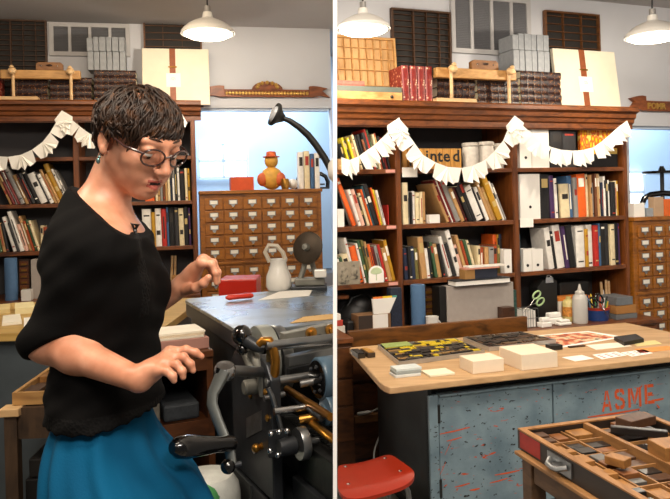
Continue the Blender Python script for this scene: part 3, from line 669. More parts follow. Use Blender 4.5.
# wooden letter blocks
LB = wood('#c08a3e', '#a06f2c', .5, 8, (1, 1, 4), name='letter_wood')
zL_ = ROWZ[1]+.0006; seq = [(403, 407.5, ''), (409, 417, 'p'), (417.3, 424.5, 'r'), (424.8, 430, 'i'), (430.3, 437.2, 'n'), (437.5, 443, 't'), (443.3, 450.6, 'e'), (450.9, 461.8, 'd')]
for i, (a, c, ch) in enumerate(seq):
    n0 = .03; uu0, uu1 = B.u_at(a, zL_, n0), B.u_at(c, zL_, n0); zz1 = B.z_at(440, 148.5, n0)-(.0 if ch else .004)
    r = root('letter_block', B.w((uu0+uu1)/2, n0, zL_), f'wooden printing block with letter {ch} on the top shelf, middle bay' if ch else 'plain wooden printing block standing beside the bookcase post', 'letter block', 'wooden letter blocks')
    MB().box((uu0, n0, zL_), (uu1-.001, n0+.03, zz1), B).build('block_body', LB, r, bevel=.002)
    if ch:
        t = text_mesh(ch, .115, .001, B, 0, n0-.0012, 0, True); us = [B.u.dot(v-B.o) for v in t.v]; du = (uu0+uu1)/2-(min(us)+max(us))/2
        t.v = [v+B.u*du+V((0, 0, zL_+.05)) for v in t.v]; t.build('letter', BLACK, r)
# paper-wrapped jars
for i, (a, c, y, lb) in enumerate(((463, 478, 142, 'white crinkled paper-wrapped jar beside the letter d block'), (479, 493, 141, 'white paper-wrapped jar second along from the letter blocks'), (494.5, 503.5, 143, 'narrow white paper-wrapped jar near the middle bay right post'))):
    n0 = .08; uu0, uu1 = B.u_at(a, 1.8, n0), B.u_at(c, 1.8, n0); R = (uu1-uu0)/2; hh = B.z_at((a+c)/2, y, n0-R)-zL_
    r = root('wrapped_jar', B.w((uu0+uu1)/2, n0, zL_), lb, 'jar', 'paper-wrapped jars')
    MB().lathe([(R*.86, 0), (R*.93, hh*.1), (R*.96, hh*.7), (R*.9, hh*.84), (R*.6, hh*.86)], B.w((uu0+uu1)/2, n0, zL_), n=20).build('jar_body', M('#d9d2c6', .7, 0, .12, 40, .4, 'crinkled_paper'), r, smooth=True)
    MB().lathe([(R, hh*.865), (R*1.02, hh*.9), (R, hh*.98), (R*.8, hh), (.002, hh)], B.w((uu0+uu1)/2, n0, zL_), n=20).build('lid', M('#c9c2b6', .6, 0, .15, 40, .3, 'paper_cover'), r, smooth=True)
# shelf-front pieces
z0 = ROWZ[3]+.0006; n0 = -.003
m, nt, b = nodes('etched_plate'); w_ = tex(nt, 'Noise', 26, Detail=4.); nt.links.new(ramp(nt, w_.outputs['Fac'], [(.36, lin('#3d3a34')), (.5, lin('#8d8472')), (.7, lin('#a2998a'))]), b.inputs['Base Color'])
uu0, uu1 = B.u_at(338, z0, n0), B.u_at(360.5, z0, n0); r = root('etched_plate', B.w((uu0+uu1)/2, 0, z0), 'grey plate with two faint portrait heads leaning on third shelf books', 'printing plate')
zp = B.z_at(349, 261.5, n0); MB().box((uu0, n0, z0), (uu1, n0+.012, zp), B).build('plate', M('#8f8675', .7, 0, .2, 30, .05, 'stone_grey'), r, bevel=.002)
e = MB()
for fx, fz, s in ((.27, .5, .04), (.72, .6, .034)):
    c_ = B.w(uu0+(uu1-uu0)*fx, n0-.0015, z0+(zp-z0)*fz); e.ball(c_, s, 12, (.8, .03, 1.15), Matrix.Rotation(B.yaw, 3, 'Z')); e.ball(c_-V((0, 0, s*1.3)), s*.9, 12, (1.1, .03, .5), Matrix.Rotation(B.yaw, 3, 'Z'))
e.build('portrait', m, r)
uu0, uu1 = B.u_at(369, z0, n0), B.u_at(384, z0, n0); r = root('tree_card', B.w((uu0+uu1)/2, 0, z0), 'round-topped cream card printed with a pale green tree, third shelf', 'card')
um, R, zc = (uu0+uu1)/2, (uu1-uu0)/2, B.z_at(376, 273, n0)
MB().prism([B.w(uu0, n0, z0), B.w(uu1, n0, z0)]+[B.w(um+R*math.cos(PI*k/12), n0, zc+R*.9*math.sin(PI*k/12)) for k in range(13)], B.dirw(0, .003, 0)).build('card', PAPER, r)
e = MB().prism([B.w(um+R*.75*math.cos(PI*k/10), n0-.001, zc+R*.08+R*.6*math.sin(PI*k/10)*(1 if k < 11 else .4)) for k in range(20)], B.dirw(0, .0005, 0)); e.box((um-.003, n0-.001, z0+.015), (um+.003, n0-.0003, zc), B); e.build('printed_tree', M('#b9c9a0', .7, 0, .1, 30, 0, 'tree_green'), r)
uu0 = B.u_at(430, 1.37, .0); tag(MB().box((uu0, -.0, ROWZ[2]+.0006), (B.u_at(440, 1.37, 0), .06, B.z_at(435, 214.5, 0)), B).build('small_carton', WHITE, bevel=.002), 'small white carton on the second shelf before leaning books', 'carton')
uu0 = B.u_at(338, 1.37, .0); tag(MB().box((uu0, -.0, ROWZ[2]+.0006), (B.u_at(344.5, 1.37, 0), .06, B.z_at(341, 209, 0)), B).build('small_carton', PAPER, bevel=.002), 'small white carton tucked by the partition on the second shelf', 'carton')
# ---- worktop items
r = root('shoulder_bag', B.w(wk(378, .16), .16, CW), 'black slouched bag against the bookcase back, behind the cardboard box', 'bag')
bg = MB(); c0 = B.w(wk(358, .2), .2, CW+.002); ztop = min(zt(385, 290, .12), .9)-CW
bg.ball(c0+V((0, 0, ztop*.44)), 1, 20, (.13, .09, ztop*.44), Matrix.Rotation(B.yaw, 3, 'Z')); bg.ball(c0+B.u*.02+V((0, 0, ztop*.62)), 1, 16, (.1, .08, ztop*.37), Matrix.Rotation(B.yaw, 3, 'Z')); bg.build('bag_body', BLACK, r, smooth=True)
MB().tube([c0+B.u*x-B.n*.02+V((0, 0, z)) for x, z in ((-.1, ztop*.6), (-.05, ztop*.9), (.05, ztop*1.0), (.1, ztop*.9), (.12, ztop*.5))], .011, 8).build('strap', BLACK, r, smooth=True)
bxi('navy_ledger', 391.5, 402.5, 288, -.07, -.008, M('#1c2436', .6, 0, .6, 90, .05, 'navy_marbled'), 'tall navy marbled ledger standing beside the oak post on the worktop', 'ledger')
zb = zt(376, 314.5, -.1); r = root('cardboard_box', B.w(wk(376, -.1), -.05, CW), 'brown cardboard box with a white label behind the oak plank', 'box')
MB().box((wk(358.5, -.1), -.1, CW+.0006), (wk(391, -.1), .02, zb), B).build('carton', M('#7c5a3a', .8, 0, .1, 20, .05, 'brown_card'), r, bevel=.002)
MB().box((wk(373, -.1), -.1016, CW+.003), (wk(388, -.1), -.1002, zb-.001), B).build('label', WHITE, r); MB().box((wk(358.7, -.1), -.1012, CW+.003), (wk(372.6, -.1), -.1002, zb-.001), B).build('dark_sleeve', M('#33261d', .7, 0, .1, 20, .05, 'dark_sleeve'), r)
r = root('tabbed_folder', B.w(wk(385, -.06), -.06, zb), 'white folder with coloured index tabs standing on the cardboard box', 'folder')
za, zc = zb+.0006, zt(385, 297.5, -.06); MB().prism([B.w(wk(374, -.09), -.09, za), B.w(wk(390, -.09), -.09, za), B.w(wk(397, -.09), -.09, zc), B.w(wk(373, -.09), -.09, zc)], B.dirw(0, .015, 0)).build('folder_body', WHITE, r)
for k, cc in enumerate(('#d9701f', '#d9701f', '#e8c42e', '#e8c42e', '#4f9a8c')): a = 374+k*4.8; MB().box((wk(a, -.088), -.088, zc), (wk(a+4.4, -.088), -.08, zc+.012), B).build('index_tab', M(cc, .7, 0, .05, 20, 0, 'tab'), r)
bxi('camera_pouch', 347.5, 354.5, 321, -.06, .05, BLACK, 'black soft pouch on the worktop between papers and cardboard box', 'pouch', bevel=.012)
o = MB().box((B.u_at(330, .9, .1), .08, zt(343, 299, .08)), (wk(349.5, .08), .3, zt(343, 295.5, .08)), B).build('small_board', OAK); cut_at_partition(o, 1); tag(o, 'short oak board wedged under the third shelf beside the partition', 'board')
for k, (cc, ya, lb) in enumerate((('#d8d2c6', 330, 'white paper pad lowest of the small pile by the partition'), ('#b23a2c', 324, 'red-edged booklet in the middle of the pile by the partition'), ('#e6e0d4', 318, 'white booklet topmost of the small pile by the partition'))):
    zz0 = CW if k == 0 else zpile; zpile = zt(342, ya-4 if k else ya-4, -.05)+.0; o = MB().box((B.u_at(330, .7, -.05), -.05, zz0+.0008), (wk(345-k*2, -.05), .12, zpile), B).build('booklet', M(cc, .7, 0, .08, 20, .02, 'booklet')); cut_at_partition(o, 1); tag(o, lb, 'booklet')
r = root('paint_tray', B.w(wk(408, -.12), -.1, CW), 'white tray of small red and white tubes beside the blue tube', 'tray')
MB().box((wk(405, -.15), -.15, CW+.0006), (wk(411.5, -.15), -.03, CW+.02), B).build('tray_base', WHITE, r)
for k, cc in enumerate(('#b8322a', '#d8d4cc', '#2a3f5c', '#c9542a')): q = B.w(wk(405.5+k*1.6, -.12), -.1, CW+.03); MB().cyl(q-B.u*.018+B.n*.016*(k-1.5), q+B.u*.018+B.n*.016*(k-1.5), .01, .007, 10).build('paint_tube', M(cc, .5, 0, .05, 20, 0, 'tube'), r)
uc = wk(418.5, -.07); R = (wk(425, -.07)-wk(412, -.07))/2; hh = zt(418, 284.5, -.07)-CW
tag(MB().lathe([(R, .0006), (R, hh-.006), (R*.97, hh), (.002, hh)], B.w(uc, -.07, CW), n=24).build('mailing_tube', M('#47688c', .7, 0, .08, 30, .03, 'blue_paper'), smooth=True), 'blue cardboard tube standing upright on the worktop behind the plank', 'tube')
r = root('drawer_chest', B.w(wk(434, .05), .1, CW), 'small dark chest of five shallow drawers between blue tube and grey portfolio', 'drawer chest')
a, c, zz = wk(425.5, .05), wk(434.5, .05), zt(434, 286, .05); MB().box((a, .05, CW+.0006), (c, .3, zz), B).build('carcass', DARKOAK, r)
for k in range(6):
    h0 = CW+.01+(zz-CW-.02)*k/6; d_ = MB().box((a+.006, .04, h0+.004), (c-.006, .0495, h0+(zz-CW-.02)/6-.004), B).build('drawer', wood('#5a3517', '#3a1f0c', .45, 8, (4, 1, 1), name='chest_wood'), r, bevel=.001); ORG[d_.name] = ORG[r.name]
    MB().box(((a+c)/2-.035, .036, h0+.012), ((a+c)/2+.02, .0398, h0+.03), B).build('pull', BRASS, d_)
r = root('mug', B.w(wk(432.5, -.14), -.14, CW), 'white enamel mug with its handle to the side, behind the oak plank', 'mug'); R = (wk(438, -.14)-wk(426.5, -.14))/2; hh = zt(432, 316.5, -.14)-CW; q = B.w(wk(432.2, -.14), -.14, CW+.0006)
MB().lathe([(R*.9, 0), (R*.95, hh*.1), (R, hh*.95), (R*1.03, hh), (R*.95, hh), (R*.9, hh*.15), (.002, hh*.12)], q, n=24).build('mug_body', ENAMEL, r, smooth=True)
MB().tube([q+B.u*(R*.95+.028*math.sin(PI*k/8))+V((0, 0, hh*(.82-.6*k/8))) for k in range(9)], .006, 8).build('mug_handle', ENAMEL, r, smooth=True)
# grey portfolio box with things on top
n0 = -.08; zg = zt(480, 284.5, n0); r = root('flat_file_box', B.w(wk(478, n0), .05, CW), 'large grey flat box standing with a black spine behind the oak plank', 'flat box')
MB().box((wk(447.5, n0), n0, CW+.0006), (wk(514, n0), .03, zg), B).build('box_body', M('#a39a92', .8, 0, .05, 30, .03, 'grey_board'), r, bevel=.002)
MB().box((wk(440.5, n0), n0+.005, CW+.0006), (wk(447.3, n0), .03, zg+.004), B).build('black_spine', BLACK, r, bevel=.002)
z1 = zt(480, 279.6, n0-.01)
r = root('sketchbook', B.w(wk(482, n0), 0, zg), 'dark-covered sketchbook with white pages lying on the grey flat box', 'sketchbook'); a, c = wk(455, n0-.01), wk(509, n0-.01)
MB().box((a, n0-.03, zg+.005), (c, -.012, z1), B).build('page_block', PAPER, r); MB().box((a-.006, n0-.036, z1+.0002), (c+.004, -.008, z1+.006), B).build('cover', M('#22262c', .5, 0, .1, 20, .03, 'dark_cover'), r); MB().box((a-.006, n0-.036, zg+.0008), (c+.004, -.008, zg+.0048), B).build('cover', M('#22262c', .5, 0, .1, 20, .03, 'dark_cover'), r)
z2 = zt(480, 269, n0+.0); r = root('slipcase', B.w(wk(482, n0), 0, z1), 'tan and dark blue slipcase box resting on the sketchbook', 'slipcase'); MB().box((wk(466, n0), n0, z1+.007), (wk(476, n0), -.009, z2), B).build('tan_end', M('#9c7440', .7, 0, .15, 20, .03, 'tan_board'), r); MB().box((wk(476, n0)+.0004, n0, z1+.007), (wk(498.5, n0), -.009, z2), B).build('case_body', M('#1f2433', .6, 0, .1, 20, .03, 'blue_black'), r)
for k, (a, c, cc, lb) in enumerate(((466, 500, '#cf8f7a', 'pink printed pamphlet lying on the tan and blue slipcase'), (470, 507, '#e9e4da', 'white pamphlet with blue corner topmost on the slipcase'))):
    zz = z2+.0008+k*.011; o = MB().box((wk(a, n0), n0-.01, zz), (wk(c, n0), -.009, zz+.01), B).build('pamphlet', M(cc, .7, 0, .06, 20, .02, 'pamphlet')); tag(o, lb, 'pamphlet')
bxi('dark_wood_box', 503.5, 515, 307.5, -.16, -.09, DARKOAK, 'small dark wooden box standing before the grey flat box', 'box')
bxi('patterned_tin', 513.2, 517, 290, -.07, -.008, M('#2f5049', .5, .2, .5, 60, .03, 'green_tin'), 'narrow green patterned tin beside the right oak post', 'tin')
# wire basket with cards and scissors
r = root('wire_basket', B.w(wk(531, -.1), -.1, CW), 'small wire basket of white cards on the worktop, scissors leaning on it', 'basket'); a, c, z1 = wk(523, -.15), wk(538, -.15), zt(531, 309, -.15); wb = MB()
for i in range(7):
    x = a+(c-a)*i/6; wb.tube([B.w(x, -.15, CW+.002), B.w(x, -.15, z1)], .0016, 5); wb.tube([B.w(x, -.06, CW+.002), B.w(x, -.06, z1)], .0016, 5)
for z in (CW+.003, (CW+z1)/2, z1): wb.tube([B.w(a, -.15, z), B.w(c, -.15, z), B.w(c, -.06, z), B.w(a, -.06, z), B.w(a, -.15, z)], .0018, 5)
wb.build('basket_wires', STEEL, r)
for k in range(4): g = a+.008+(c-a-.016)*k/4; MB().box((g, -.14, CW+.004), (g+(c-a)/5.2, -.07, z1-.012*(k % 2)-.004), B).build('card_bundle', PAPER, r)
def scissors(p, ax, ay, s, hm, label, bm=BRIGHT):
    r = root('scissors', p, label, 'scissors')
    for k in (-1, 1):
        R_ = .028*s; cc = p+ax*(.075*s)+ay*(k*.03*s); MB().tube([cc+ax*(R_*1.3*math.cos(t))+ay*(R_*.8*math.sin(t)) for t in [2*PI*i/14 for i in range(15)]], .007*s, 8, caps=False).build('handle', hm, r, smooth=True)
        MB().tube([p+ax*(.04*s)+ay*(k*.018*s), p-ax*(.01*s), p-ax*(.09*s)-ay*(k*.012*s)], [.006*s, .006*s, .001*s], 6, flat=.4).build('blade', bm, r)
pz = B.w(wk(531, -.16), -.165, zt(532, 304, -.16)); scissors(pz, (B.u*.85+V((0, 0, .5))).normalized(), (V((0, 0, .85))-B.u*.5).normalized(), .95, M('#a8c48e', .4, 0, .05, 10, 0, 'green_plastic'), 'pale green handled scissors leaning over the wire basket')
r = root('clipboard_box', B.w(wk(548, .02), .02, CW), 'tall black folder with a silver bulldog clip on top, right worktop', 'folder'); a, c, z1 = wk(538, .0), wk(557.5, .0), min(zt(548, 280, 0), .92)
MB().prism([B.w(a, 0, CW+.0006), B.w(c, 0, CW+.0006), B.w(c, 0, z1-.01), B.w(c-.03, 0, z1), B.w(a+.05, 0, z1), B.w(a, 0, z1-.05)], B.dirw(0, .1, 0)).build('folder_body', BLACK, r)
um = wk(549.5, 0); MB().prism([B.w(um-.035, -.008, z1-.02), B.w(um+.035, -.008, z1-.02), B.w(um+.03, -.008, z1+.018), B.w(um-.03, -.008, z1+.018)], B.dirw(0, .02, 0)).build('bulldog_clip', BRIGHT, r)
MB().tube([B.w(um-.015, 0, z1+.018), B.w(um-.02, 0, z1+.028), B.w(um, 0, z1+.034), B.w(um+.02, 0, z1+.028), B.w(um+.015, 0, z1+.018)], .003, 6).build('clip_handle', BRIGHT, r)
for k, (px, y, w_, lb) in enumerate(((547, 318, 11, 'white paper parcel at the base of the black folder'), (556, 313, 15, 'larger white paper parcel beside the base of the black folder'), (566, 320, 13, 'white folded paper bundle in front of the yellow bottle'))):
    n_ = -.2+.07*(k == 1); a, c = wk(px-w_/2, n_), wk(px+w_/2-.6, n_); zz = zt(px, y, n_); mb = MB(); mb.box((a, n_, CW+.0006), (c, n_+.06, CW+(zz-CW)*.55), B).box((a+.012, n_+.005, CW+(zz-CW)*.55), (c-.01, n_+.055, zz), B); tag(mb.build('paper_parcel', PAPER, bevel=.008), lb, 'parcel')
r = root('bottle', B.w(wk(570, -.06), -.05, CW), 'yellow labelled bottle behind the clear squeeze bottle', 'bottle'); q = B.w(wk(569.5, -.06), -.05, CW+.0006); R = (wk(575, -.06)-wk(564.5, -.06))/2; hh = zt(569, 297, -.06)-CW
MB().lathe([(R, 0), (R, hh*.75), (R*.75, hh*.86), (R*.4, hh*.9), (R*.4, hh), (.002, hh)], q, n=20).build('bottle_body', M('#c9b877', .4, 0, .1, 20, 0, 'yellow_glaze'), r, smooth=True)
MB().lathe([(R*1.01, hh*.2), (R*1.01, hh*.6)], q, n=20).build('label', M('#d08a3c', .6, 0, .5, 60, 0, 'mottled_label'), r)
r = root('squeeze_bottle', B.w(wk(580, -.16), -.16, CW), 'translucent white squeeze bottle with pointed nozzle on right worktop', 'bottle'); q = B.w(wk(580, -.16), -.16, CW+.0006); R = (wk(586, -.16)-wk(574, -.16))/2; hh = zt(580, 284, -.16)-CW
mt, nt, b = nodes('translucent_plastic'); b.inputs['Base Color'].default_value = lin('#e4e0d8'); b.inputs['Roughness'].default_value = .35; b.inputs['Transmission Weight'].default_value = .35
MB().lathe([(R*.95, 0), (R, hh*.04), (R, hh*.62), (R*.85, hh*.7), (R*.6, hh*.74), (.002, hh*.74)], q, n=24).build('bottle_body', mt, r, smooth=True); MB().lathe([(R*.62, hh*.742), (R*.62, hh*.8), (R*.3, hh*.84), (R*.1, hh), (.002, hh)], q, n=20).build('nozzle', mt, r, smooth=True)
bxi('black_satchel', 560, 591, 281, .12, .3, BLACK, 'black satchel lying at the back of the right worktop', 'satchel', bevel=.02)
for k, (cc, y, lb) in enumerate((('#d4cfc4', 300, 'white paper ream at the back under the orange folder'), ('#cf7a2c', 296.5, 'orange folder lying on the white paper ream at the back'))):
    za = zpr if k else CW; zpr = zt(575, y, -.0); o = MB().box((wk(558.5, 0), .0, za+.0008), (wk(590, 0), .11, zpr), B).build('paper_ream' if k == 0 else 'folder', M(cc, .7, 0, .05, 20, .02, 'ream')); tag(o, lb, 'paper')
r = root('pen_pot', B.w(wk(597, -.12), -.12, CW), 'blue pot with a red rim full of pens on the right worktop', 'pen pot'); q = B.w(wk(597, -.12), -.12, CW+.0006); R = (wk(608, -.12)-wk(588.5, -.12))/2; hh = zt(598, 309, -.12-R)-CW
MB().lathe([(R*.85, 0), (R*.97, hh*.8), (R*.9, hh*.8), (R*.8, .004), (.002, .004)], q, n=28).build('pot_body', M('#22407c', .35, 0, .1, 20, 0, 'blue_glaze'), r, smooth=True)
MB().lathe([(R*.975, hh*.8), (R, hh), (R*.92, hh), (R*.9, hh*.8), (R*.975, hh*.8)], q, n=28).build('pot_rim', M('#b8402c', .4, 0, .1, 20, 0, 'red_glaze'), r, smooth=True)
pc = ['#1c1c1c', '#e6e2da', '#c8482c', '#3f8a5a', '#e0c03a', '#1f2a4a', '#d8d4cc', '#2a2a2a', '#6a9fc0']
for k in range(14):
    an = 2*PI*k/14; q0 = q+V((R*.55*math.cos(an), R*.55*math.sin(an), .01)); q1 = q+V((R*.85*math.cos(an), R*.85*math.sin(an), hh+.04+.05*random.random()))
    o = MB().cyl(q0, q1, .006, .005, 8).build('pen', M(pc[k % 9], .4, 0, .03, 10, 0, 'pen')); tag(o, f'{["black","white","red","green","yellow","navy","ivory","dark grey","light blue"][k%9]} pen standing in the blue pot, {ORDS[k]} around its rim', 'pen', 'pens in the blue pot')
pz = B.w(wk(603, -.22), -.22, CW+.095); scissors(pz, (V((0, 0, .75))-B.u*.45+B.n*.25).normalized(), (B.u*.9+V((0, 0, .4))).normalized(), 1.0, GLOSS, 'black handled scissors hanging over the front of the right worktop')
zc0, zc1, zc2 = zt(622, 314, -.2), zt(622, 305.5, -.2), zt(621, 297, -.2)
bxi('plastic_tub', 616, 637, 314, -.2, -.008, M('#6c7072', .4, 0, .1, 20, .02, 'grey_plastic'), 'grey clear plastic tub lowest of the box stack by the card catalogue', 'tub')
bxi('kraft_box', 616.5, 636, 305.5, -.2, -.009, M('#a9773f', .8, 0, .06, 20, .03, 'kraft'), 'brown kraft box in the middle of the box stack', 'box', zb=zc0)
bxi('grey_tin', 617, 633, 297, -.2, -.01, M('#7b8084', .35, .3, .1, 20, .02, 'grey_tin'), 'grey metal tin topmost of the box stack by the card catalogue', 'tin', zb=zc1)
for k, (xa, ya, xb, yb) in enumerate(((604, 300, 605, 282), (608, 300, 610, 280), (611, 300, 612.6, 281), (606, 300, 606.4, 290))):
    o = MB().cyl(B.w(wk(xa, .12), .13, CW+.006), B.w(wk(xb, .12), .16, min(.90, zt(xb, yb, .14))), .011, n=8).build('paint_stirrer', MAPLE if k < 3 else WHITE); tag(o, ['short pale wooden stick behind the grey tin', 'long pale wooden stick leaning behind the tin', 'second long wooden stick leaning toward the card catalogue', 'short white stick behind the grey tin'][k], 'stick', 'sticks behind the grey tin')
# ---------------------------------------------------------------- steel-bodied work table
TZ = .74; nl, fl_ = PZ(385, 388, TZ), PZ(349, 347.5, TZ)
YT = math.radians(17); T = FR(nl.x, nl.y, YT); LEN = 1.95
tb = root('work_table', T.w(1, .4, 0), 'large blue steel work table with a pale wooden top and orange stencil', 'work table')
nr, frr = nl+T.u*LEN, fl_+T.u*(LEN-.16)
def lerp(a, b, t): return a*(1-t)+b*t
out = [nl+T.u*.05, nr, frr, fl_+T.u*.012, fl_-T.u*.0+(nl-fl_)*.012, nl+(fl_-nl)*.12, nl+(fl_-nl)*.05+T.u*.006, nl+T.u*.02-(fl_-nl)*.0+V((0, .004, 0))]
PLY = wood('#c09c72', '#ad8759', .5, 5, (5, 1, 1), 2., 'worn_plywood')
MB().prism([p-V((0, 0, .03)) for p in out], (0, 0, .03)).build('table_top', PLY, tb, bevel=.005)
m, nt, b = nodes('scuffed_blue_steel')
n1 = tex(nt, 'Noise', 6, Detail=6.); n2 = tex(nt, 'Noise', 34, mapping(nt, (1, 1, 1.6)), Detail=4., Roughness=.6); n3 = tex(nt, 'Noise', 26, mapping(nt, (.5, .5, 1.8), (.1, .25, .1)), Detail=6., Distortion=1.2); n4 = tex(nt, 'Voronoi', 26)
base = ramp(nt, n1.outputs['Fac'], [(.3, lin('#5f7480')), (.55, lin('#7e939d')), (.75, lin('#6d828d'))])
c = mix(nt, ramp(nt, n2.outputs['Fac'], [(.63, (0, 0, 0, 1)), (.67, (1, 1, 1, 1))]), base, lin('#1e1d1c'))
c = mix(nt, ramp(nt, n3.outputs['Fac'], [(.66, (0, 0, 0, 1)), (.68, (1, 1, 1, 1))]), c, lin('#c24a1c'))
c = mix(nt, ramp(nt, n4.outputs['Distance'], [(.07, (.8, .8, .8, 1)), (.11, (0, 0, 0, 1))]), c, lin('#2a2826'))
nt.links.new(c, b.inputs['Base Color']); b.inputs['Roughness'].default_value = .42; b.inputs['Metallic'].default_value = .15; bump(nt, b, n2.outputs['Fac'], .1)
BLUE = m
uL = T.u_at(429, .5, .07); NB_ = .72; zT = TZ-.031; zp = TZ-.075
MB().box((uL+.02, .1, .12), (LEN-.12, NB_, zT), T).build('inner_frame', M('#161718', .5, .4, .2, 14, .05, 'gap_shadow_black'), tb)  # black face in the gap paints the shadow under the top
dm, nt, b = nodes('mottled_side_steel'); n1 = tex(nt, 'Noise', 5, Detail=5.); nt.links.new(ramp(nt, n1.outputs['Fac'], [(.35, lin('#1d1f20')), (.6, lin('#33393c')), (.8, lin('#4a2a1c'))]), b.inputs['Base Color']); b.inputs['Roughness'].default_value = .28; b.inputs['Metallic'].default_value = .6  # dark steel colour with random red-brown patches
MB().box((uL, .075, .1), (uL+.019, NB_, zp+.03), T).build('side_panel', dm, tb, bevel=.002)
MB().box((uL, .062, .1), (uL+.045, .099, zp), T).build('corner_post', BLUE, tb, bevel=.004)
ud = T.u_at(553.5, .5, .07)
for a, c in ((uL+.05, ud-.004), (ud+.004, LEN-.15)):
    d = MB().box((a, .07, .115), (c, .098, zp-.012), T).build('steel_door', BLUE, tb, bevel=.003); ORG[d.name] = ORG[tb.name]
for z in (.58, .25): MB().cyl(T.w(uL+.047, .066, z-.04), T.w(uL+.047, .066, z+.04), .008, n=10).build('hinge', DSTEEL, tb)
MB().box((uL+.05, .055, zp-.008), (LEN-.15, .11, zp), T).build('drip_rail', BLUE, tb)
MB().box((uL+.05, .12, .0), (LEN-.16, NB_-.03, .114), T).build('plinth', BLACK, tb)
# orange stencil, each character from strokes with stencil gaps
OR = M('#c64f1e', .6, 0, .12, 40, .02, 'stencil_orange')
def glyph(mb, ch, px0, px1, pyt, pyb):
    S = {'A': [[(0, 0), (.2, 0), (.38, .48), (.22, .48)], [(.24, .53), (.4, .53), (.52, .86), (.52, 1), (.4, 1)], [(.56, 1), (.56, .8), (.66, .53), (.8, .53), (.64, 1)], [(.68, .48), (.82, .48), (1, 0), (.8, 0)], [(.3, .22), (.7, .22), (.66, .36), (.36, .36)]],
         'S': [[(.46, 1), (.2, 1), (.02, .86), (.02, .62), (.16, .52), (.46, .46), (.46, .62), (.24, .66), (.22, .8), (.46, .84)], [(.54, 1), (.54, .84), (.76, .8), (.78, .7), (.96, .7), (.94, .88), (.8, 1)], [(.54, .6), (.54, .44), (.76, .38), (.78, .22), (.54, .16), (.54, 0), (.8, 0), (.98, .14), (.98, .4), (.84, .52)], [(.46, 0), (.46, .16), (.24, .2), (.22, .3), (.03, .3), (.06, .1), (.2, 0)]],
         'M': [[(0, 0), (.18, 0), (.18, .96), (0, .96)], [(.22, .96), (.22, .7), (.47, .12), (.47, .5), (.3, .96)], [(.53, .12), (.78, .7), (.78, .96), (.7, .96), (.53, .5)], [(.82, 0), (1, 0), (1, .96), (.82, .96)]],
         'E': [[(.05, 0), (.3, 0), (.3, 1), (.05, 1)], [(.36, .84), (.95, .84), (.95, 1), (.36, 1)], [(.36, .42), (.8, .42), (.8, .58), (.36, .58)], [(.36, 0), (1, 0), (1, .16), (.36, .16)]]}
    nn = .0664
    for poly in S[ch]:
        ps = [T.hit(px0+(px1-px0)*x-(.8*y), pyb+(pyt-pyb)*y-(px0+(px1-px0)*x-px0)*.11, nn) for x, y in poly]
        mb.prism([T.w(u, nn+.0026, z) for u, z in ps], T.dirw(0, .0006, 0))
mb = MB()
for ch, a, c, t, q in (('A', 602.5, 612.5, 391.5, 412), ('S', 615.5, 625.5, 389.5, 410), ('M', 629, 642, 388, 408), ('E', 645, 655, 385, 404.5)): glyph(mb, ch, a, c, t, q)
mb.build('stencil_lettering', OR, tb)
for (xa, ya, xb, yb, w_) in ((588, 417, 640, 408.6, 1.3), (652, 400, 664, 398, 1.4), (657, 404, 660, 407, 1.6), (440, 434, 470, 427, .9), (447, 441, 462, 437, .8), (495, 475, 520, 470, 1.), (490, 483, 508, 478, .8), (455, 487, 470, 483, .9), (536, 487, 541, 470, .8), (445, 455, 452, 440, .7), (470, 490, 480, 488, 1.2), (440, 475, 446, 462, .8)):
    mb = MB(); ps = [T.hit(x, y, .0668) for x, y in ((xa, ya), (xb, yb), (xb, yb+w_), ((xa+xb)/2, (ya+yb)/2+w_*1.6), (xa, ya+w_*.8))]; mb.prism([T.w(u, .0692, z) for u, z in ps], T.dirw(0, .0005, 0)); mb.build('orange_scratch', OR, tb)
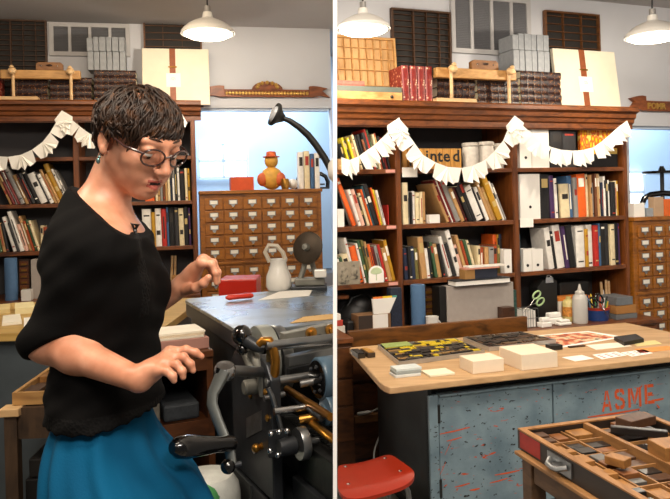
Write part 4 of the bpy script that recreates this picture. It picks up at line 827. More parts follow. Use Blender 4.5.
# ---- things lying on the table
def onT(px, py): return PZ(px, py, TZ)
def tbox(name, pn, w_px, dep, hpx, mat, label, cat, z=TZ, bevel=.002, group=None):   # pn near-left bottom corner, along T
    a = PZ(pn[0], pn[1], z); s = a.y/F; u, n = T.u.dot(a-T.o), T.n.dot(a-T.o)
    o = MB().box((u, n, z+.0006), (u+w_px*s/math.cos(YT)*1.02, n+dep, z+hpx*s), T).build(name, mat, bevel=bevel); return tag(o, label, cat, group)
ALU = M('#b9bcbe', .3, .8, .08, 20, .02, 'galley_metal')
def galley(c4, label, cols, seed, green=False):   # c4: near-left, near-right, far-right, far-left on the table
    q = [onT(*p) for p in c4]; cx = sum(q, V())/4; r = root('type_galley', cx, label, 'type galley', 'galleys of metal type on the work table')
    def at(s, t, h): return q[0].lerp(q[1], s).lerp(q[3].lerp(q[2], s), t)+V((0, 0, h))
    def bar(mb, s0, s1, t0, t1, h0, h1): mb.hexa([at(s0, t0, h0), at(s1, t0, h0), at(s1, t1, h0), at(s0, t1, h0), at(s0, t0, h1), at(s1, t0, h1), at(s1, t1, h1), at(s0, t1, h1)])
    t_ = MB(); bar(t_, 0, 1, 0, 1, .001, .004); bar(t_, 0, 1, 0, .02, .004, .022); bar(t_, 0, 1, .98, 1, .004, .022); bar(t_, 0, .014, .02, .98, .004, .022); bar(t_, .986, 1, .02, .98, .004, .022); t_.build('tray', ALU, r)
    rd = random.Random(seed); mbs = {}; nrow = 11
    for j in range(nrow):
        t0 = .04+.92*j/nrow; t1 = t0+.92/nrow*.86; s = .03; domin = rd.choice(cols)
        while s < .955:
            w_ = min(rd.choice([.02, .03, .05, .1, .16]), .97-s); cc = domin if rd.random() < .6 else rd.choice(cols)
            if not (green and s < .36 and t0 > .72): bar(mbs.setdefault(cc, MB()), s, s+w_*.94, t0, t1, .004, .02+rd.random()*.006)
            s += w_
    for k, (cc, mb) in enumerate(mbs.items()):
        o = mb.build('metal_type', M(cc, .4, .3 if cc in ('#2b2622', '#4a453f') else 0, .15, 40, .02, 'type_tone'), r); o['kind'] = 'stuff'
    if green: mb = MB(); bar(mb, .03, .36, .72, .97, .026, .029); g = mb.build('green_card', M('#8a9a55', .7, 0, .05, 20, .02, 'green_card')); tag(g, 'sage green card lying over the back corner of the type galley', 'card')
    return r
galley([(399, 366.5), (485, 354.5), (455.5, 341.8), (377.8, 348.8)], 'metal galley of black and yellow type lines under the green card', ['#1f1b18', '#1f1b18', '#c9ae1e', '#2b2622', '#8a6a3c', '#c9ae1e', '#4a453f'], 4, True)
galley([(489, 351.5), (556, 343.5), (521, 335.3), (463, 341.0)], 'metal galley of dark grey type behind the cream boxes', ['#2b2622', '#1f1b18', '#4a453f', '#6a5238', '#5a3f2c'], 5)
CB = M('#dfcdb4', .8, 0, .03, 20, .02, 'cream_carton'); 
tbox('cream_box', (473, 374.5), 33, .13, 13, CB, 'smaller cream cardboard box on the table, next to the galley of yellow type', 'box')
tbox('cream_box', (522, 371), 39, .2, 16, CB, 'larger cream cardboard box on the table in front of grey type galley', 'box')
for k in range(3):
    tbox('grey_card_stack' if 0 else 'note_card', (395.5+k*.4, 378.5-k*3.2), 26, .075, 2.6, M(('#cfd0cc', '#8f9490', '#c4cbc8')[k], .6, 0, .05, 20, .02, 'note_card'), ('lowest', 'middle', 'topmost')[k]+' grey card of the small stack at the near table corner', 'card', z=TZ+k*.0116, bevel=.001, group='grey cards at the table corner')
tbox('paper_block', (430, 377.5), 26, .1, 2.2, CREAMP, 'cream paper block lying beside the small stack of grey cards', 'paper', bevel=.001)
for k, (p, lb) in enumerate((((358, 359), 'black wood-type block at the far left table corner'), ((368, 358.2), 'black and tan wood-type block beside the first, near the galley'))):
    r = root('type_block', onT(*p), lb, 'type block'); a = onT(*p); s = a.y/F; u, n = T.u.dot(a-T.o), T.n.dot(a-T.o)
    MB().box((u, n, TZ+.0006), (u+8*s, n+.12, TZ+5*s), T).build('block_body', GLOSS if k == 0 else M('#3a2a1a', .5, 0, .3, 30, .05, 'inked_wood'), r, bevel=.002); MB().box((u+.004, n+.004, TZ+5*s+.0002), (u+8*s-.004, n+.11, TZ+5*s+.004), T).build('type_face', BLACK if k == 0 else M('#a3742e', .5, 0, .4, 40, .05, 'tan_face'), r)
def sheet(name, pts, mat, label, cat='paper', h=.001, z0=.0006, grp=None):
    o = MB().prism([onT(*p)+V((0, 0, z0)) for p in pts], (0, 0, h)).build(name, mat); return tag(o, label, cat, grp)
m, nt, b = nodes('printed_map'); n1 = tex(nt, 'Noise', 16, Detail=6.); nt.links.new(ramp(nt, n1.outputs['Fac'], [(.35, lin('#5c3a2a')), (.46, lin('#c8552e')), (.52, lin('#e0b48a')), (.58, lin('#d8c9a8')), (.66, lin('#7a6a52'))]), b.inputs['Base Color'])
sheet('colour_print', [(557, 348.6), (625, 337.2), (588, 331.2), (527, 336.6)], PAPER, 'large mottled orange print with white border lying on the table', 'print')
o = MB().prism([onT(*p)+V((0, 0, .0018)) for p in ((557, 347), (616, 337.4), (587, 332.4), (535, 336.6))], (0, 0, .0004)).build('printed_area', m, bpy.data.objects['colour_print'])
sheet('card', [(575, 361.5), (594, 358.8), (582, 355.3), (562, 357.6)], WHITE, 'plain white card on the table right of the larger cream box', 'card')
REDP = [PAPER, M('#c23c2c', .7, 0, .1, 40, 0, 'red_ink')]
for k, pts in enumerate(([(602, 359.5), (627, 355.5), (616, 351.8), (592.5, 355)], [(632, 356.8), (653, 353.4), (644, 349.6), (621, 352.8)])):
    o = sheet('printed_card', pts, PAPER, ('red-printed white card nearest the larger cream box', 'red-printed white card partly beyond the first, near the orange sheet')[k], 'card', grp='red-printed cards')
    q = [onT(*p)+V((0, 0, .0018)) for p in pts]; mb = MB()
    for j in range(9):
        s_, t_ = .18+.3*(j % 3), .2+.26*(j//3); c_ = q[0].lerp(q[1], s_).lerp(q[3].lerp(q[2], s_), t_); e1, e2 = (q[1]-q[0])*.1, (q[3]-q[0])*.08
        mb.prism([c_-e1, c_-e2*.6, c_+e1*.8, c_+e2], (0, 0, .0004))
    mb.build('red_ornament', REDP[1], o)
sheet('paper_sheet', [(596, 350), (632, 346.4), (622, 342.4), (586, 345.4)], M('#ece2cf', .8, 0, .03, 20, .02, 'ivory_paper'), 'ivory paper sheet between the orange print and the red-printed cards')
sheet('orange_sheet', [(640, 353.4), (676, 349.5), (668, 346), (634, 349.2)], M('#d9924a', .8, 0, .06, 20, .02, 'orange_paper'), 'orange paper sheet at the far end of the table')
sheet('yellow_sheet', [(637, 346.6), (662, 344), (655, 340.4), (632, 342.6)], M('#d9c88a', .8, 0, .06, 20, .02, 'straw_paper'), 'straw yellow paper sheet beside the flat black plate')
sheet('black_plate', [(624, 346.2), (644, 342.6), (636, 337.8), (614, 340.6)], BLACK, 'flat black plate lying on the papers at the far end', 'plate', .02, .002)
tbox('black_block', (551, 351), 13, .05, 5, BLACK, 'small black block on the table just behind the larger cream box', 'block')
tbox('reglet', (570, 348.2), 17, .02, 1.5, DARKOAK, 'thin dark wooden strip lying before the mottled orange print', 'strip', bevel=0)
# ---- dark oak drawer units behind the table
kd = 3.95; K = FR(*P(349, 340, kd).xy, math.radians(17)); kL = xpart(K, 0, .6); k1 = K.u_at(527.5, .75)
zk = K.z_at(349, 331.5)
r = root('drawer_cabinet', K.w(.5, .2, 0), 'dark oak drawer cabinet with a raised plank back behind the steel table', 'cabinet')
MB().box((0, 0, zk-.13), (k1, .032, zk), K).build('plank', wood('#744619', '#38200b', .4, 4.5, (5, 1, 1), 5., 'figured_oak', .2), r, bevel=.003)
MB().box((0, .033, .06), (k1, .2, zk-.12), K).build('carcass', DARKOAK, r)
MB().box((.02, .06, 0), (k1-.02, .19, .059), K).build('plinth', BLACK, r)
zz = zk-.135
for k, hh in enumerate((.16, .17, .17)):
    for a, c in ((.004, .62), (.63, k1-.004)): MB().box((a, .006, zz-hh+.01), (c, .0325, zz), K).build('drawer', DARKOAK, r, bevel=.003)
    zz -= hh+.012
zs = K.z_at(375, 416, -.03); MB().box((.01, -.035, zs-.03), (.58, .0055, zs+.012), K).build('pull_out_board', wood('#6a4420', '#43270f', .5, 6, (5, 1, 1), 3., 'slide_board'), r, bevel=.002)
r = root('drawer_unit', K.w(kL/2, .1, 0), 'narrow dark oak drawer unit squeezed between the partition and plank cabinet', 'cabinet')
zt_ = K.z_at(343, 339, -.1)
os_ = [MB().box((kL-.05, -.07, .06), (-.004, .2, zt_-.03), K).build('carcass', DARKOAK, r), MB().box((kL-.05, -.09, zt_-.029), (-.003, .2, zt_), K).build('unit_top', OAK, r, bevel=.003)]
zz = zt_-.05
for hh in (.18, .15, .2): os_.append(MB().box((kL-.05, -.084, zz-hh+.012), (-.012, -.0705, zz), K).build('drawer', wood('#5a3313', '#33190a', .42, 6, (5, 1, 1), 3., 'drawer_oak'), r, bevel=.003)); zz -= hh
for o in os_: cut_at_partition(o, 1)
# ---- power cord
r = root('power_cord', K.w(.2, -.06, zs+.013), 'grey power cord with a plug resting on the pull-out board, hanging down', 'power cord')
pl0, pl1 = K.w(K.u_at(357, zs+.03, -.03), -.03, zs+.024), K.w(K.u_at(371, zs+.03, -.03), -.03, zs+.027)
MB().tube([pl0, pl0.lerp(pl1, .1), pl0.lerp(pl1, .8), pl1], [.006, .011, .011, .005], 10, flat=.8).build('plug', M('#8d8c88', .4, 0, .05, 20, 0, 'grey_plastic_plug'), r, smooth=True)
cp = [pl1, P(382, 407.5, 3.86), P(388, 410, 3.84), P(385, 423, 3.83), P(378, 440, 3.82), P(374, 455, 3.8), P(376, 478, 3.78), P(377, 505, 3.75), P(376, 540, 3.7)]
fine = []
for i in range(len(cp)-1):
    a, b_, c, d = cp[max(i-1, 0)], cp[i], cp[i+1], cp[min(i+2, len(cp)-1)]
    for k in range(6):
        t = k/6; fine.append(.5*((2*b_)+(c-a)*t+(2*a-5*b_+4*c-d)*t*t+(3*b_-a-3*c+d)*t**3))
fine.append(cp[-1]); MB().tube(fine, .0045, 8).build('cable', M('#a09f9a', .5, 0, .05, 20, 0, 'grey_cable'), r, smooth=True)
# ---- red stool
SZ = .45; c = [PZ(421, 475, SZ), PZ(386, 450.5, SZ), PZ(337.6, 461, SZ), PZ(337.8, 497, SZ)]
r = root('stool', V(((c[0].x+c[3].x)/2, (c[0].y+c[1].y)/2, 0)), 'red curved plywood seat on grey steel tube legs by the blue table', 'stool')
RED = M('#98250e', .32, 0, .05, 10, 0, 'red_lacquer', .3); mb = MB(); NS = 14; vs = []
def seat(s, t, dz): # s: left-right, t near-far
    p = c[3].lerp(c[0], s).lerp(c[2].lerp(c[1], s), t); e = max(abs(s-.5)*2, 0); return p+V((0, 0, dz-.028*max(0, t-.75)**2*8-.05*max(0, .2-t)**2*9-.012*(1-(2*s-1)**2)))
def rnd(s, t):   # rounded corners in parameter space
    x, y = 2*s-1, 2*t-1; k = 5; m_ = max(abs(x), abs(y)); q = (abs(x)**k+abs(y)**k)**(1/k)
    f_ = m_/q if q > 0 else 1; return (x*f_+1)/2, (y*f_+1)/2
g = [[rnd(i/NS, j/NS) for i in range(NS+1)] for j in range(NS+1)]
vs = [seat(s, t, 0) for row in g for s, t in row]+[seat(s, t, -.014) for row in g for s, t in row]; W = NS+1; O = W*W
fs = [(j*W+i, j*W+i+1, (j+1)*W+i+1, (j+1)*W+i) for j in range(NS) for i in range(NS)]; fs += [tuple(O+k for k in reversed(f_)) for f_ in fs]
ring = [i for i in range(W)]+[j*W+NS for j in range(1, W)]+[NS*W+i for i in range(NS-1, -1, -1)]+[j*W for j in range(NS-1, 0, -1)]
fs += [(ring[k], ring[(k+1) % len(ring)], ring[(k+1) % len(ring)]+O, ring[k]+O) for k in range(len(ring))]
mb.add(vs, fs).build('seat', RED, r, smooth=True)
for s, t in ((.14, .3), (.86, .3), (.14, .82), (.86, .8)): p = seat(s, t, .0); MB().ball(p, .008, 10, (1, 1, .45)).build('bolt', BRIGHT, r, smooth=True)
for (s, t, ds, dt) in ((.2, .22, -.0, -.12), (.84, .22, .16, -.15), (.2, .8, -.0, .12), (.84, .8, .12, .12)):
    p0 = seat(.5, t, -.028); p1 = seat(s, t, -.026); foot = c[3].lerp(c[0], s+ds).lerp(c[2].lerp(c[1], s+ds), t+dt); foot.z = .002; el = p1.lerp(foot, .12)+ (p1-p0).normalized()*.02
    MB().tube([p0, p0.lerp(p1, .8), p1, p1.lerp(el, .5)+V((0, 0, .004)), el, el.lerp(foot, .5), foot], .0105, 10).build('leg', STEEL, r, smooth=True)
# ---- wooden type case on a stand in the near corner
cz = .90; cl, cf = PZ(517.5, 428, cz), PZ(644, 411.5, cz); yw = math.atan2((cf-cl).y, (cf-cl).x); S = FR(cl.x, cl.y, yw); Wd = (cf-cl).length; Ld = .80
r = root('type_case_stand', S.w(Wd/2, -Ld/2, 0), 'worn wooden stand carrying the open type case in the near corner', 'stand')
SW = wood('#5a4029', '#3a2817', .6, 8, (1, 4, 1), name='stand_wood'); CW_ = wood('#241b15', '#150f0b', .5, 8, (1, 4, 1), name='dark_case_side')
h0 = cz-.055
for a in (-.004, Wd-.045):
    for n_ in (-.05, -Ld+.03): MB().box((a, n_-.02, 0), (a+.045, n_+.025, h0-.002), S).build('leg', SW, r, bevel=.003)
    MB().box((a+.005, -Ld+.0, h0-.07), (a+.04, -.074, h0-.012), S).build('side_rail', SW, r, bevel=.003); MB().box((a-.014, -Ld-.04, h0-.011), (a+.05, -.01, h0-.001), S).build('runner', wood('#94693c', '#6f4c28', .6, 8, (1, 4, 1), name='runner_wood'), r, bevel=.002)
MB().box((.06, -.06, h0-.08), (Wd-.06, -.03, h0-.012), S).build('back_rail', SW, r, bevel=.003); MB().box((.06, -.5, .25), (Wd-.06, -.06, .27), S).build('lower_shelf', SW, r)
r = root('open_type_case', S.w(Wd/2, -Ld/2, h0), 'open wooden type case full of loose blocks on the near stand', 'type case'); RIM = wood('#94683a', '#6f4926', .55, 8, (1, 4, 1), name='case_rim')
mb = MB()
for a in ((0, -Ld, .018, 0), (Wd-.018, -Ld, Wd, 0), (.018, -.018, Wd-.018, 0), (.018, -Ld, Wd-.018, -Ld+.018)): mb.box((a[0], a[1], h0+.0005), (a[2], a[3], cz-.004), S)
mb.build('case_side', CW_, r); mb = MB()
for a in ((0, -Ld, .018, 0), (Wd-.018, -Ld, Wd, 0), (.018, -.018, Wd-.018, 0), (.018, -Ld, Wd-.018, -Ld+.018)): mb.box((a[0], a[1], cz-.0039), (a[2], a[3], cz), S)
mb.build('rim_strip', RIM, r)
MB().box((.018, -Ld+.018, h0+.0005), (Wd-.018, -.018, h0+.006), S).build('case_bottom', wood('#2a1d13', '#170f09', .6, 8, (1, 4, 1), name='case_floor_dark'), r)
um = Wd*.49; mb = MB().box((um-.007, -Ld+.018, h0+.006), (um+.007, -.018, cz-.003), S).build('main_divider', RIM, r)
mb = MB(); nd = [-.1, -.2, -.3, -.4, -.52, -.64]
for n_ in nd: mb.box((.018, n_-.002, h0+.006), (um-.007, n_+.002, cz-.016), S)
for n_ in (-.16, -.34, -.55): mb.box((um+.007, n_-.002, h0+.006), (Wd-.018, n_+.002, cz-.016), S)
for u_ in (.07, .125): mb.box((u_-.002, -Ld+.018, h0+.006), (u_+.002, -.018, cz-.018), S)
mb.build('thin_divider', RIM, r)
MB().box((-.0008, -.11, h0+.006), (-.0001, -.012, cz-.006), S).build('red_patch', M('#8a2018', .6, 0, .2, 30, .05, 'red_paint'), r)
uh = MB().prism([S.w(-.001, n_, z) for n_, z in ((-.15, h0+.008), (-.25, h0+.008), (-.25, cz-.01), (-.15, cz-.01))], S.dirw(-.004, 0, 0)).build('label_holder', STEEL, r); ORG[uh.name] = ORG[r.name]
MB().tube([S.w(-.005, -.165, h0+.03), S.w(-.022, -.18, h0+.024), S.w(-.024, -.2, h0+.022), S.w(-.022, -.22, h0+.024), S.w(-.005, -.235, h0+.03)], .009, 10, flat=.7).build('pull', STEEL, uh, smooth=True)
rd = random.Random(11); WT = {'tan': wood('#946633', '#6a441d', .5, 9, (1, 3, 1), name='type_tan'), 'orange-brown': wood('#7a4a22', '#522c13', .5, 9, (1, 3, 1), name='type_orange'), 'black': M('#1b1817', .35, 0, .2, 30, .05, 'inked_black'), 'dark brown': wood('#4a2f1c', '#2d1b10', .5, 9, (1, 3, 1), name='type_brown'), 'grey': M('#5d5b57', .45, .2, .15, 30, .05, 'lead_grey')}
kk = {}
def blk(u, n_, w_, l_, h_, rot, z, tone, comp):
    c_, s_ = math.cos(rot), math.sin(rot); mb = MB()
    pt = [(x*c_-y*s_, x*s_+y*c_) for x, y in ((-w_/2, -l_/2), (w_/2, -l_/2), (w_/2, l_/2), (-w_/2, l_/2))]
    mb.prism([S.w(u+x, n_+y, z) for x, y in pt], (0, 0, h_)); o = mb.build('wood_type_block', WT[tone], bevel=.0015); k = kk[comp] = kk.get(comp, 0)+1
    sz = 'long ' if l_ > .1 else 'small ' if l_ < .05 else ''
    tag(o, f'{sz}{tone} wood block, number {k} from back, {comp}, near type case', 'type block', 'wood blocks in the near type case')
zb = h0+.0066
edges = [-.018]+nd+[-Ld+.018]
for i in range(len(edges)-1):   # narrow lanes: neat blocks
    hi, lo = edges[i]-.004, edges[i+1]+.004
    for (ua, ub, comp) in ((.021, .067, 'outer lane'), (.073, .122, 'second lane'), (.128, um-.01, 'third lane')):
        n_ = hi
        while n_-lo > .024:
            l_ = min(rd.uniform(.022, .055), n_-lo-.001); w_ = (ub-ua)*rd.uniform(.7, .97); blk((ua+ub)/2, n_-l_/2, w_, l_-.002, rd.uniform(.024, .04), 0, zb, rd.choice(['tan', 'orange-brown', 'dark brown', 'black', 'black', 'grey', 'tan', 'dark brown']), comp); n_ -= l_+rd.uniform(0, .012)
e2 = [-.018, -.16, -.34, -.55, -Ld+.018]
for i in range(4):
    hi, lo = e2[i]-.006, e2[i+1]+.006; n_ = hi; tier = 0
    while n_-lo > .035:
        l_ = min(rd.uniform(.028, .05), n_-lo); u = um+.012
        while Wd-.024-u > .03:
            w_ = min(rd.uniform(.03, .12), Wd-.024-u); blk(u+w_/2, n_-l_/2, w_-.004, l_-.006, rd.uniform(.024, .042), rd.uniform(-.03, .03), zb, rd.choice(['tan', 'tan', 'orange-brown', 'black', 'black', 'grey', 'dark brown', 'black']), 'wide half'); u += w_+.002
        n_ -= l_+.002

for u, n_, w_, l_, h_, rot, tone, lb in ((Wd-.09, -.075, .1, .055, .024, .2, 'dark brown', 'large dark brown block lying on top at the back of near type case'), (um+.07, -.15, .02, .14, .02, .9, 'black', 'long black bar lying slantwise over the back of near type case'), (um+.05, -.30, .1, .07, .035, -.1, 'tan', 'big tan block lying on top beside the main divider of near type case'), (Wd-.08, -.27, .02, .15, .02, -.6, 'black', 'thin black bar lying slantwise in the wide half of near type case'), (um+.1, -.42, .026, .13, .02, .9, 'black', 'black slug lying across the middle of the wide half, near type case'), (.09, -.3, .035, .05, .02, .4, 'tan', 'loose tan block sitting askew over the narrow lanes, near type case'), (um+.07, -.52, .03, .14, .024, -.8, 'tan', 'long tan stick lying askew in the near wide half of near type case')):
    c_, s_ = math.cos(rot), math.sin(rot); z = zb+.0425; mb = MB()
    mb.prism([S.w(u+x*c_-y*s_, n_+x*s_+y*c_, z) for x, y in ((-w_/2, -l_/2), (w_/2, -l_/2), (w_/2, l_/2), (-w_/2, l_/2))], (0, 0, h_)); tag(mb.build('wood_type_block', WT[tone], bevel=.002), lb, 'type block', 'blocks lying on top in the near type case')
# ---------------------------------------------------------------- left half: the proof press
BZ = 1.17; A_ = PZ(240, 332, BZ); Mf = FR(A_.x, A_.y, math.radians(27)); uP = xpart(Mf, 0, 1.1)
IRON = M('#33363a', .42, .45, .35, 12, .15, 'oiled_iron'); CAST = M('#7d7c74', .5, .4, .3, 10, .2, 'worn_casting'); BRONZE = M('#a8742c', .33, .85, .3, 14, .12, 'bronze'); RBLUE = M('#4b6478', .4, .0, .12, 10, .02, 'blue_rubber', .2)
m, nt, b = nodes('bed_steel'); n1 = tex(nt, 'Noise', 5, Detail=6.); n2 = tex(nt, 'Noise', 60, Detail=3.)
nt.links.new(ramp(nt, n1.outputs['Fac'], [(.3, lin('#6f7780')), (.55, lin('#98a0a6')), (.75, lin('#858683'))]), b.inputs['Base Color']); nt.links.new(ramp(nt, n1.outputs['Fac'], [(.3, (.2, .2, .2, 1)), (.7, (.38, .38, .38, 1))]), b.inputs['Roughness']); b.inputs['Metallic'].default_value = .75; bump(nt, b, n2.outputs['Fac'], .05); BED = m
r = root('proof_press', Mf.w(.15, .1, 0), 'old black and grey letterpress proof press with crank and blue rollers', 'printing press'); PR = r
def pc_(o): return cut_at_partition(o, -1)
Bf, Cf, Df = PZ(183, 299, BZ), PZ(341, 284.5, BZ), PZ(341, 321, BZ)
poly = [A_, Df, Cf, Bf+(Cf-Bf)*.06, Bf+(Cf-Bf)*.015+(A_-Bf)*.015, Bf+(A_-Bf)*.05]
pc_(MB().prism([p-V((0, 0, .012)) for p in poly], (0, 0, .012)).build('bed_plate', BED, r, bevel=.002))
cen = sum(poly, V())/6; pc_(MB().prism([p.lerp(cen, .012)-V((0, 0, .06)) for p in poly], (0, 0, .0475)).build('bed_frame', IRON, r, bevel=.003))
pc_(MB().prism([V((p.x, p.y, 0)) for p in [q.lerp(cen, .1) for q in poly]], (0, 0, 1.105)).build('cabinet', IRON, r))
# side frame, base and travel rails
MB().prism([Mf.w(-.028, n, z) for n, z in ((-.3, .8), (-.3, 1.1), (-.27, 1.135), (-.2, 1.15), (-.05, 1.14), (.0, 1.1), (.0, .8))], Mf.dirw(.028, 0, 0)).build('side_frame', IRON, r, bevel=.004)
pc_(MB().box((-.03, -.3, .02), (uP+.05, -.004, .79), Mf).build('base_body', IRON, r, bevel=.004))
for k, (u0, u1, zt_) in enumerate(((.035, .075, .95), (.13, .17, .93))): pc_(MB().box((u0, -.56, .86), (u1, -.02, zt_), Mf).build('travel_rail', DSTEEL, r, bevel=.002))
pc_(MB().box((.02, -.56, .6), (.3, -.305, .858), Mf).build('rail_bed', IRON, r, bevel=.003)); mb = MB()
for k in range(30): n_ = -.54+k*.016; mb.box((.085, n_, .93), (.115, n_+.008, .945), Mf)
mb.box((.085, -.55, .9), (.115, -.05, .93), Mf); pc_(mb.build('gear_rack', STEEL, r))
MB().box((-.034, -.15, .0), (-.0285, -.012, .79), Mf).build('cover_panel', M('#4c4f4f', .4, .5, .15, 8, .05, 'panel_grey'), r)
def rod(name, a, b_, rad, mat, n=14, cap=None):
    o = MB().cyl(P(*a), P(*b_), rad, n=n).build(name, mat, r, smooth=True); return pc_(o)
# impression cylinder with its bearer ring
ax = Mf.u; cc = P(268, 361, 2.0); cyl0 = cc+ax*.05
pc_(MB().lathe([(.07, 0), (.07, .5)], cyl0, ax, 40).build('impression_cylinder', DSTEEL, r, smooth=True))
pc_(MB().lathe([(.06, .0), (.098, .0), (.1, .003), (.1, .027), (.098, .03), (.06, .03), (.06, 0)], cc+ax*.012, ax, 44).build('bearer_ring', STEEL, r, smooth=True))
pc_(MB().lathe([(.03, 0), (.09, 0), (.092, .004), (.092, .04), (.03, .04)], cc-ax*.035+V((0, 0, .012)), ax, 36).build('end_casing', M('#8c8f88', .45, .35, .15, 10, .08, 'grey_casting'), r, smooth=True))
def slab4(name, pts, d, dep, mat, bevel=.002):
    ps = [P(x, y, d+(x-285)*.0009) for x, y in pts]; o = MB().prism(ps, Mf.n*dep).build(name, mat, r, bevel=bevel); return pc_(o)
slab4('cast_bar', [(284, 334), (341, 322), (341, 343), (284, 350)], 1.86, .03, CAST)
for x, y in ((310, 332.5), (329.5, 329.5)):
    q = P(x, y, 1.855+(x-285)*.0009); pc_(MB().lathe([(.014, 0), (.016, .004), (.016, .01), (.009, .012), (.008, .02), (.002, .021)], q, -Mf.n, 14).build('brass_bolt', BRASS, r, smooth=True))
for x, y, s in ((291, 343, .006), (300, 341, .008), (320, 336, .006)): MB().ball(P(x, y, 1.855+(x-285)*.0009), s, 10).build('bolt_head', IRON, r, smooth=True)
slab4('flat_bar', [(289, 357), (341, 346), (341, 357), (289, 367)], 1.83, .03, STEEL)
slab4('inner_bar', [(289, 369), (341, 358), (341, 372), (289, 380)], 1.9, .02, IRON)
rod('guide_rod', (266, 345.5, 1.73), (341, 336.5, 1.82), .0105, STEEL); rod('guide_rod', (266, 349, 1.75), (341, 341.5, 1.83), .005, BRIGHT)
rod('roller_shaft', (266, 382.5, 1.74), (320, 374.5, 1.8), .011, STEEL)
q0, q1 = P(319, 379, 1.72), P(319, 379, 1.72)+ax*.3
pc_(MB().lathe([(.018, -.006), (.05, -.004), (.053, 0), (.053, .3)], q0, ax, 36).build('form_roller', RBLUE, r, smooth=True)); mb = MB()
mb.lathe([(.012, -.012), (.046, -.0065), (.046, -.0045), (.01, -.0045)], q0, ax, 30); mb.build('roller_end', GLOSS, r, smooth=True)
for k in range(6): an = k*PI/3; MB().ball(q0-ax*.009+(ax.orthogonal().normalized()*math.cos(an)+ax.cross(ax.orthogonal().normalized())*math.sin(an))*.032, .0055, 8).build('end_bolt', IRON, r, smooth=True)
q0 = P(325, 411, 1.69); pc_(MB().lathe([(.012, -.02), (.012, 0), (.034, 0), (.036, .003), (.036, .2)], q0, ax, 30).build('ink_roller', RBLUE, r, smooth=True))
rod('brass_tube', (287, 389, 1.86), (331, 417, 1.6), .0095, BRONZE); rod('brass_tube', (308, 420, 1.72), (338, 443, 1.56), .0095, BRONZE)
rod('dark_arm', (288, 394, 1.86), (322, 418, 1.64), .008, IRON)
rod('cross_rod', (274, 411.5, 1.68), (317, 406, 1.73), .0085, BRIGHT); rod('cross_rod', (264, 398.5, 1.72), (284, 394, 1.75), .0075, STEEL); rod('cross_rod', (300, 384, 1.72), (316, 381, 1.73), .009, STEEL)
rod('cross_rod', (300, 420, 1.7), (322, 416, 1.7), .011, BRASS)
# bracket, links and the counter wheel
MB().tube([P(x, y, 1.74) for x, y in ((258, 345), (262, 341), (269, 341), (273, 348), (275.5, 360), (275, 372), (272, 385))], [.008, .011, .013, .012, .012, .012, .009], 12).build('bronze_bracket', BRONZE, r, smooth=True)
MB().hexa([P(x, y, d) for d in (1.76,) for x, y in ((270, 452), (276, 452))]+[P(276, 452, 1.785), P(270, 452, 1.785)]+[P(x, y, d) for d in (1.76,) for x, y in ((266, 350), (273, 350))]+[P(273, 350, 1.785), P(266, 350, 1.785)]).build('near_post', M('#5a4a26', .5, .4, .3, 12, .1, 'greasy_post'), r, bevel=.002)
MB().tube([P(x, y, 1.7) for x, y in ((268, 388), (272, 396), (276, 410), (279, 420), (282, 432))], .006, 8).build('link_arm', STEEL, r, smooth=True)
wq = P(298.5, 444, 1.66); MB().lathe([(.012, -.004), (.03, -.002), (.037, -.002), (.0385, .002), (.0385, .018), (.036, .02), (.012, .02)], wq, ax, 32).build('counter_wheel', STEEL, r, smooth=True)
MB().cyl(wq-ax*.045, wq+ax*.05, .009).build('wheel_axle', STEEL, r, smooth=True)
MB().lathe([(.0, -.05), (.018, -.05), (.021, -.03), (.021, -.01), (.014, -.004)], wq, ax, 18).build('wheel_hub', IRON, r, smooth=True)
for x, y in ((271, 434), (279, 432), (270, 451), (278, 455), (287, 431)): MB().ball(P(x, y, 1.64), .0075, 10).build('hub_nut', BRIGHT, r, smooth=True)
MB().hexa([P(268, 458, 1.67), P(288, 456, 1.68), P(288, 456, 1.73), P(268, 458, 1.72), P(268, 430, 1.67), P(288, 428, 1.68), P(288, 428, 1.73), P(268, 430, 1.72)]).build('bearing_block', IRON, r, bevel=.003)
# maker's plate and bolts on the side frame
def onSide(px, py): return Mf.w(-.0285, *(lambda q: q)(side_hit(px, py)))
def side_hit(px, py):
    ry = P(px, py, 1.)-V((0, 0, H)); a = Mf.o+Mf.u*-.0285; t = Mf.u.dot(a)/Mf.u.dot(ry); w = ry*t; return Mf.n.dot(w-Mf.o), w.z+H
pl = [onSide(*p) for p in ((247, 438), (247, 418), (262, 410), (262, 430))]; MB().prism(pl, Mf.u*-.002).build('maker_plate', M('#6d6f70', .35, .7, .3, 40, .03, 'etched_plate_grey'), r)
for x, y in ((252, 360), (266, 392), (251, 395), (255, 450), (268, 418), (262, 446), (246, 375)): q = onSide(x, y); MB().lathe([(.009, 0), (.009, .004), (.004, .007), (.001, .007)], q, -Mf.u, 8).build('frame_bolt', STEEL if (x+y) % 2 else BRASS, r, smooth=True)
q = onSide(256, 386); MB().lathe([(.02, 0), (.02, .03), (.016, .034), (.001, .034)], q, -Mf.u, 18).build('shaft_boss', CAST, r, smooth=True)
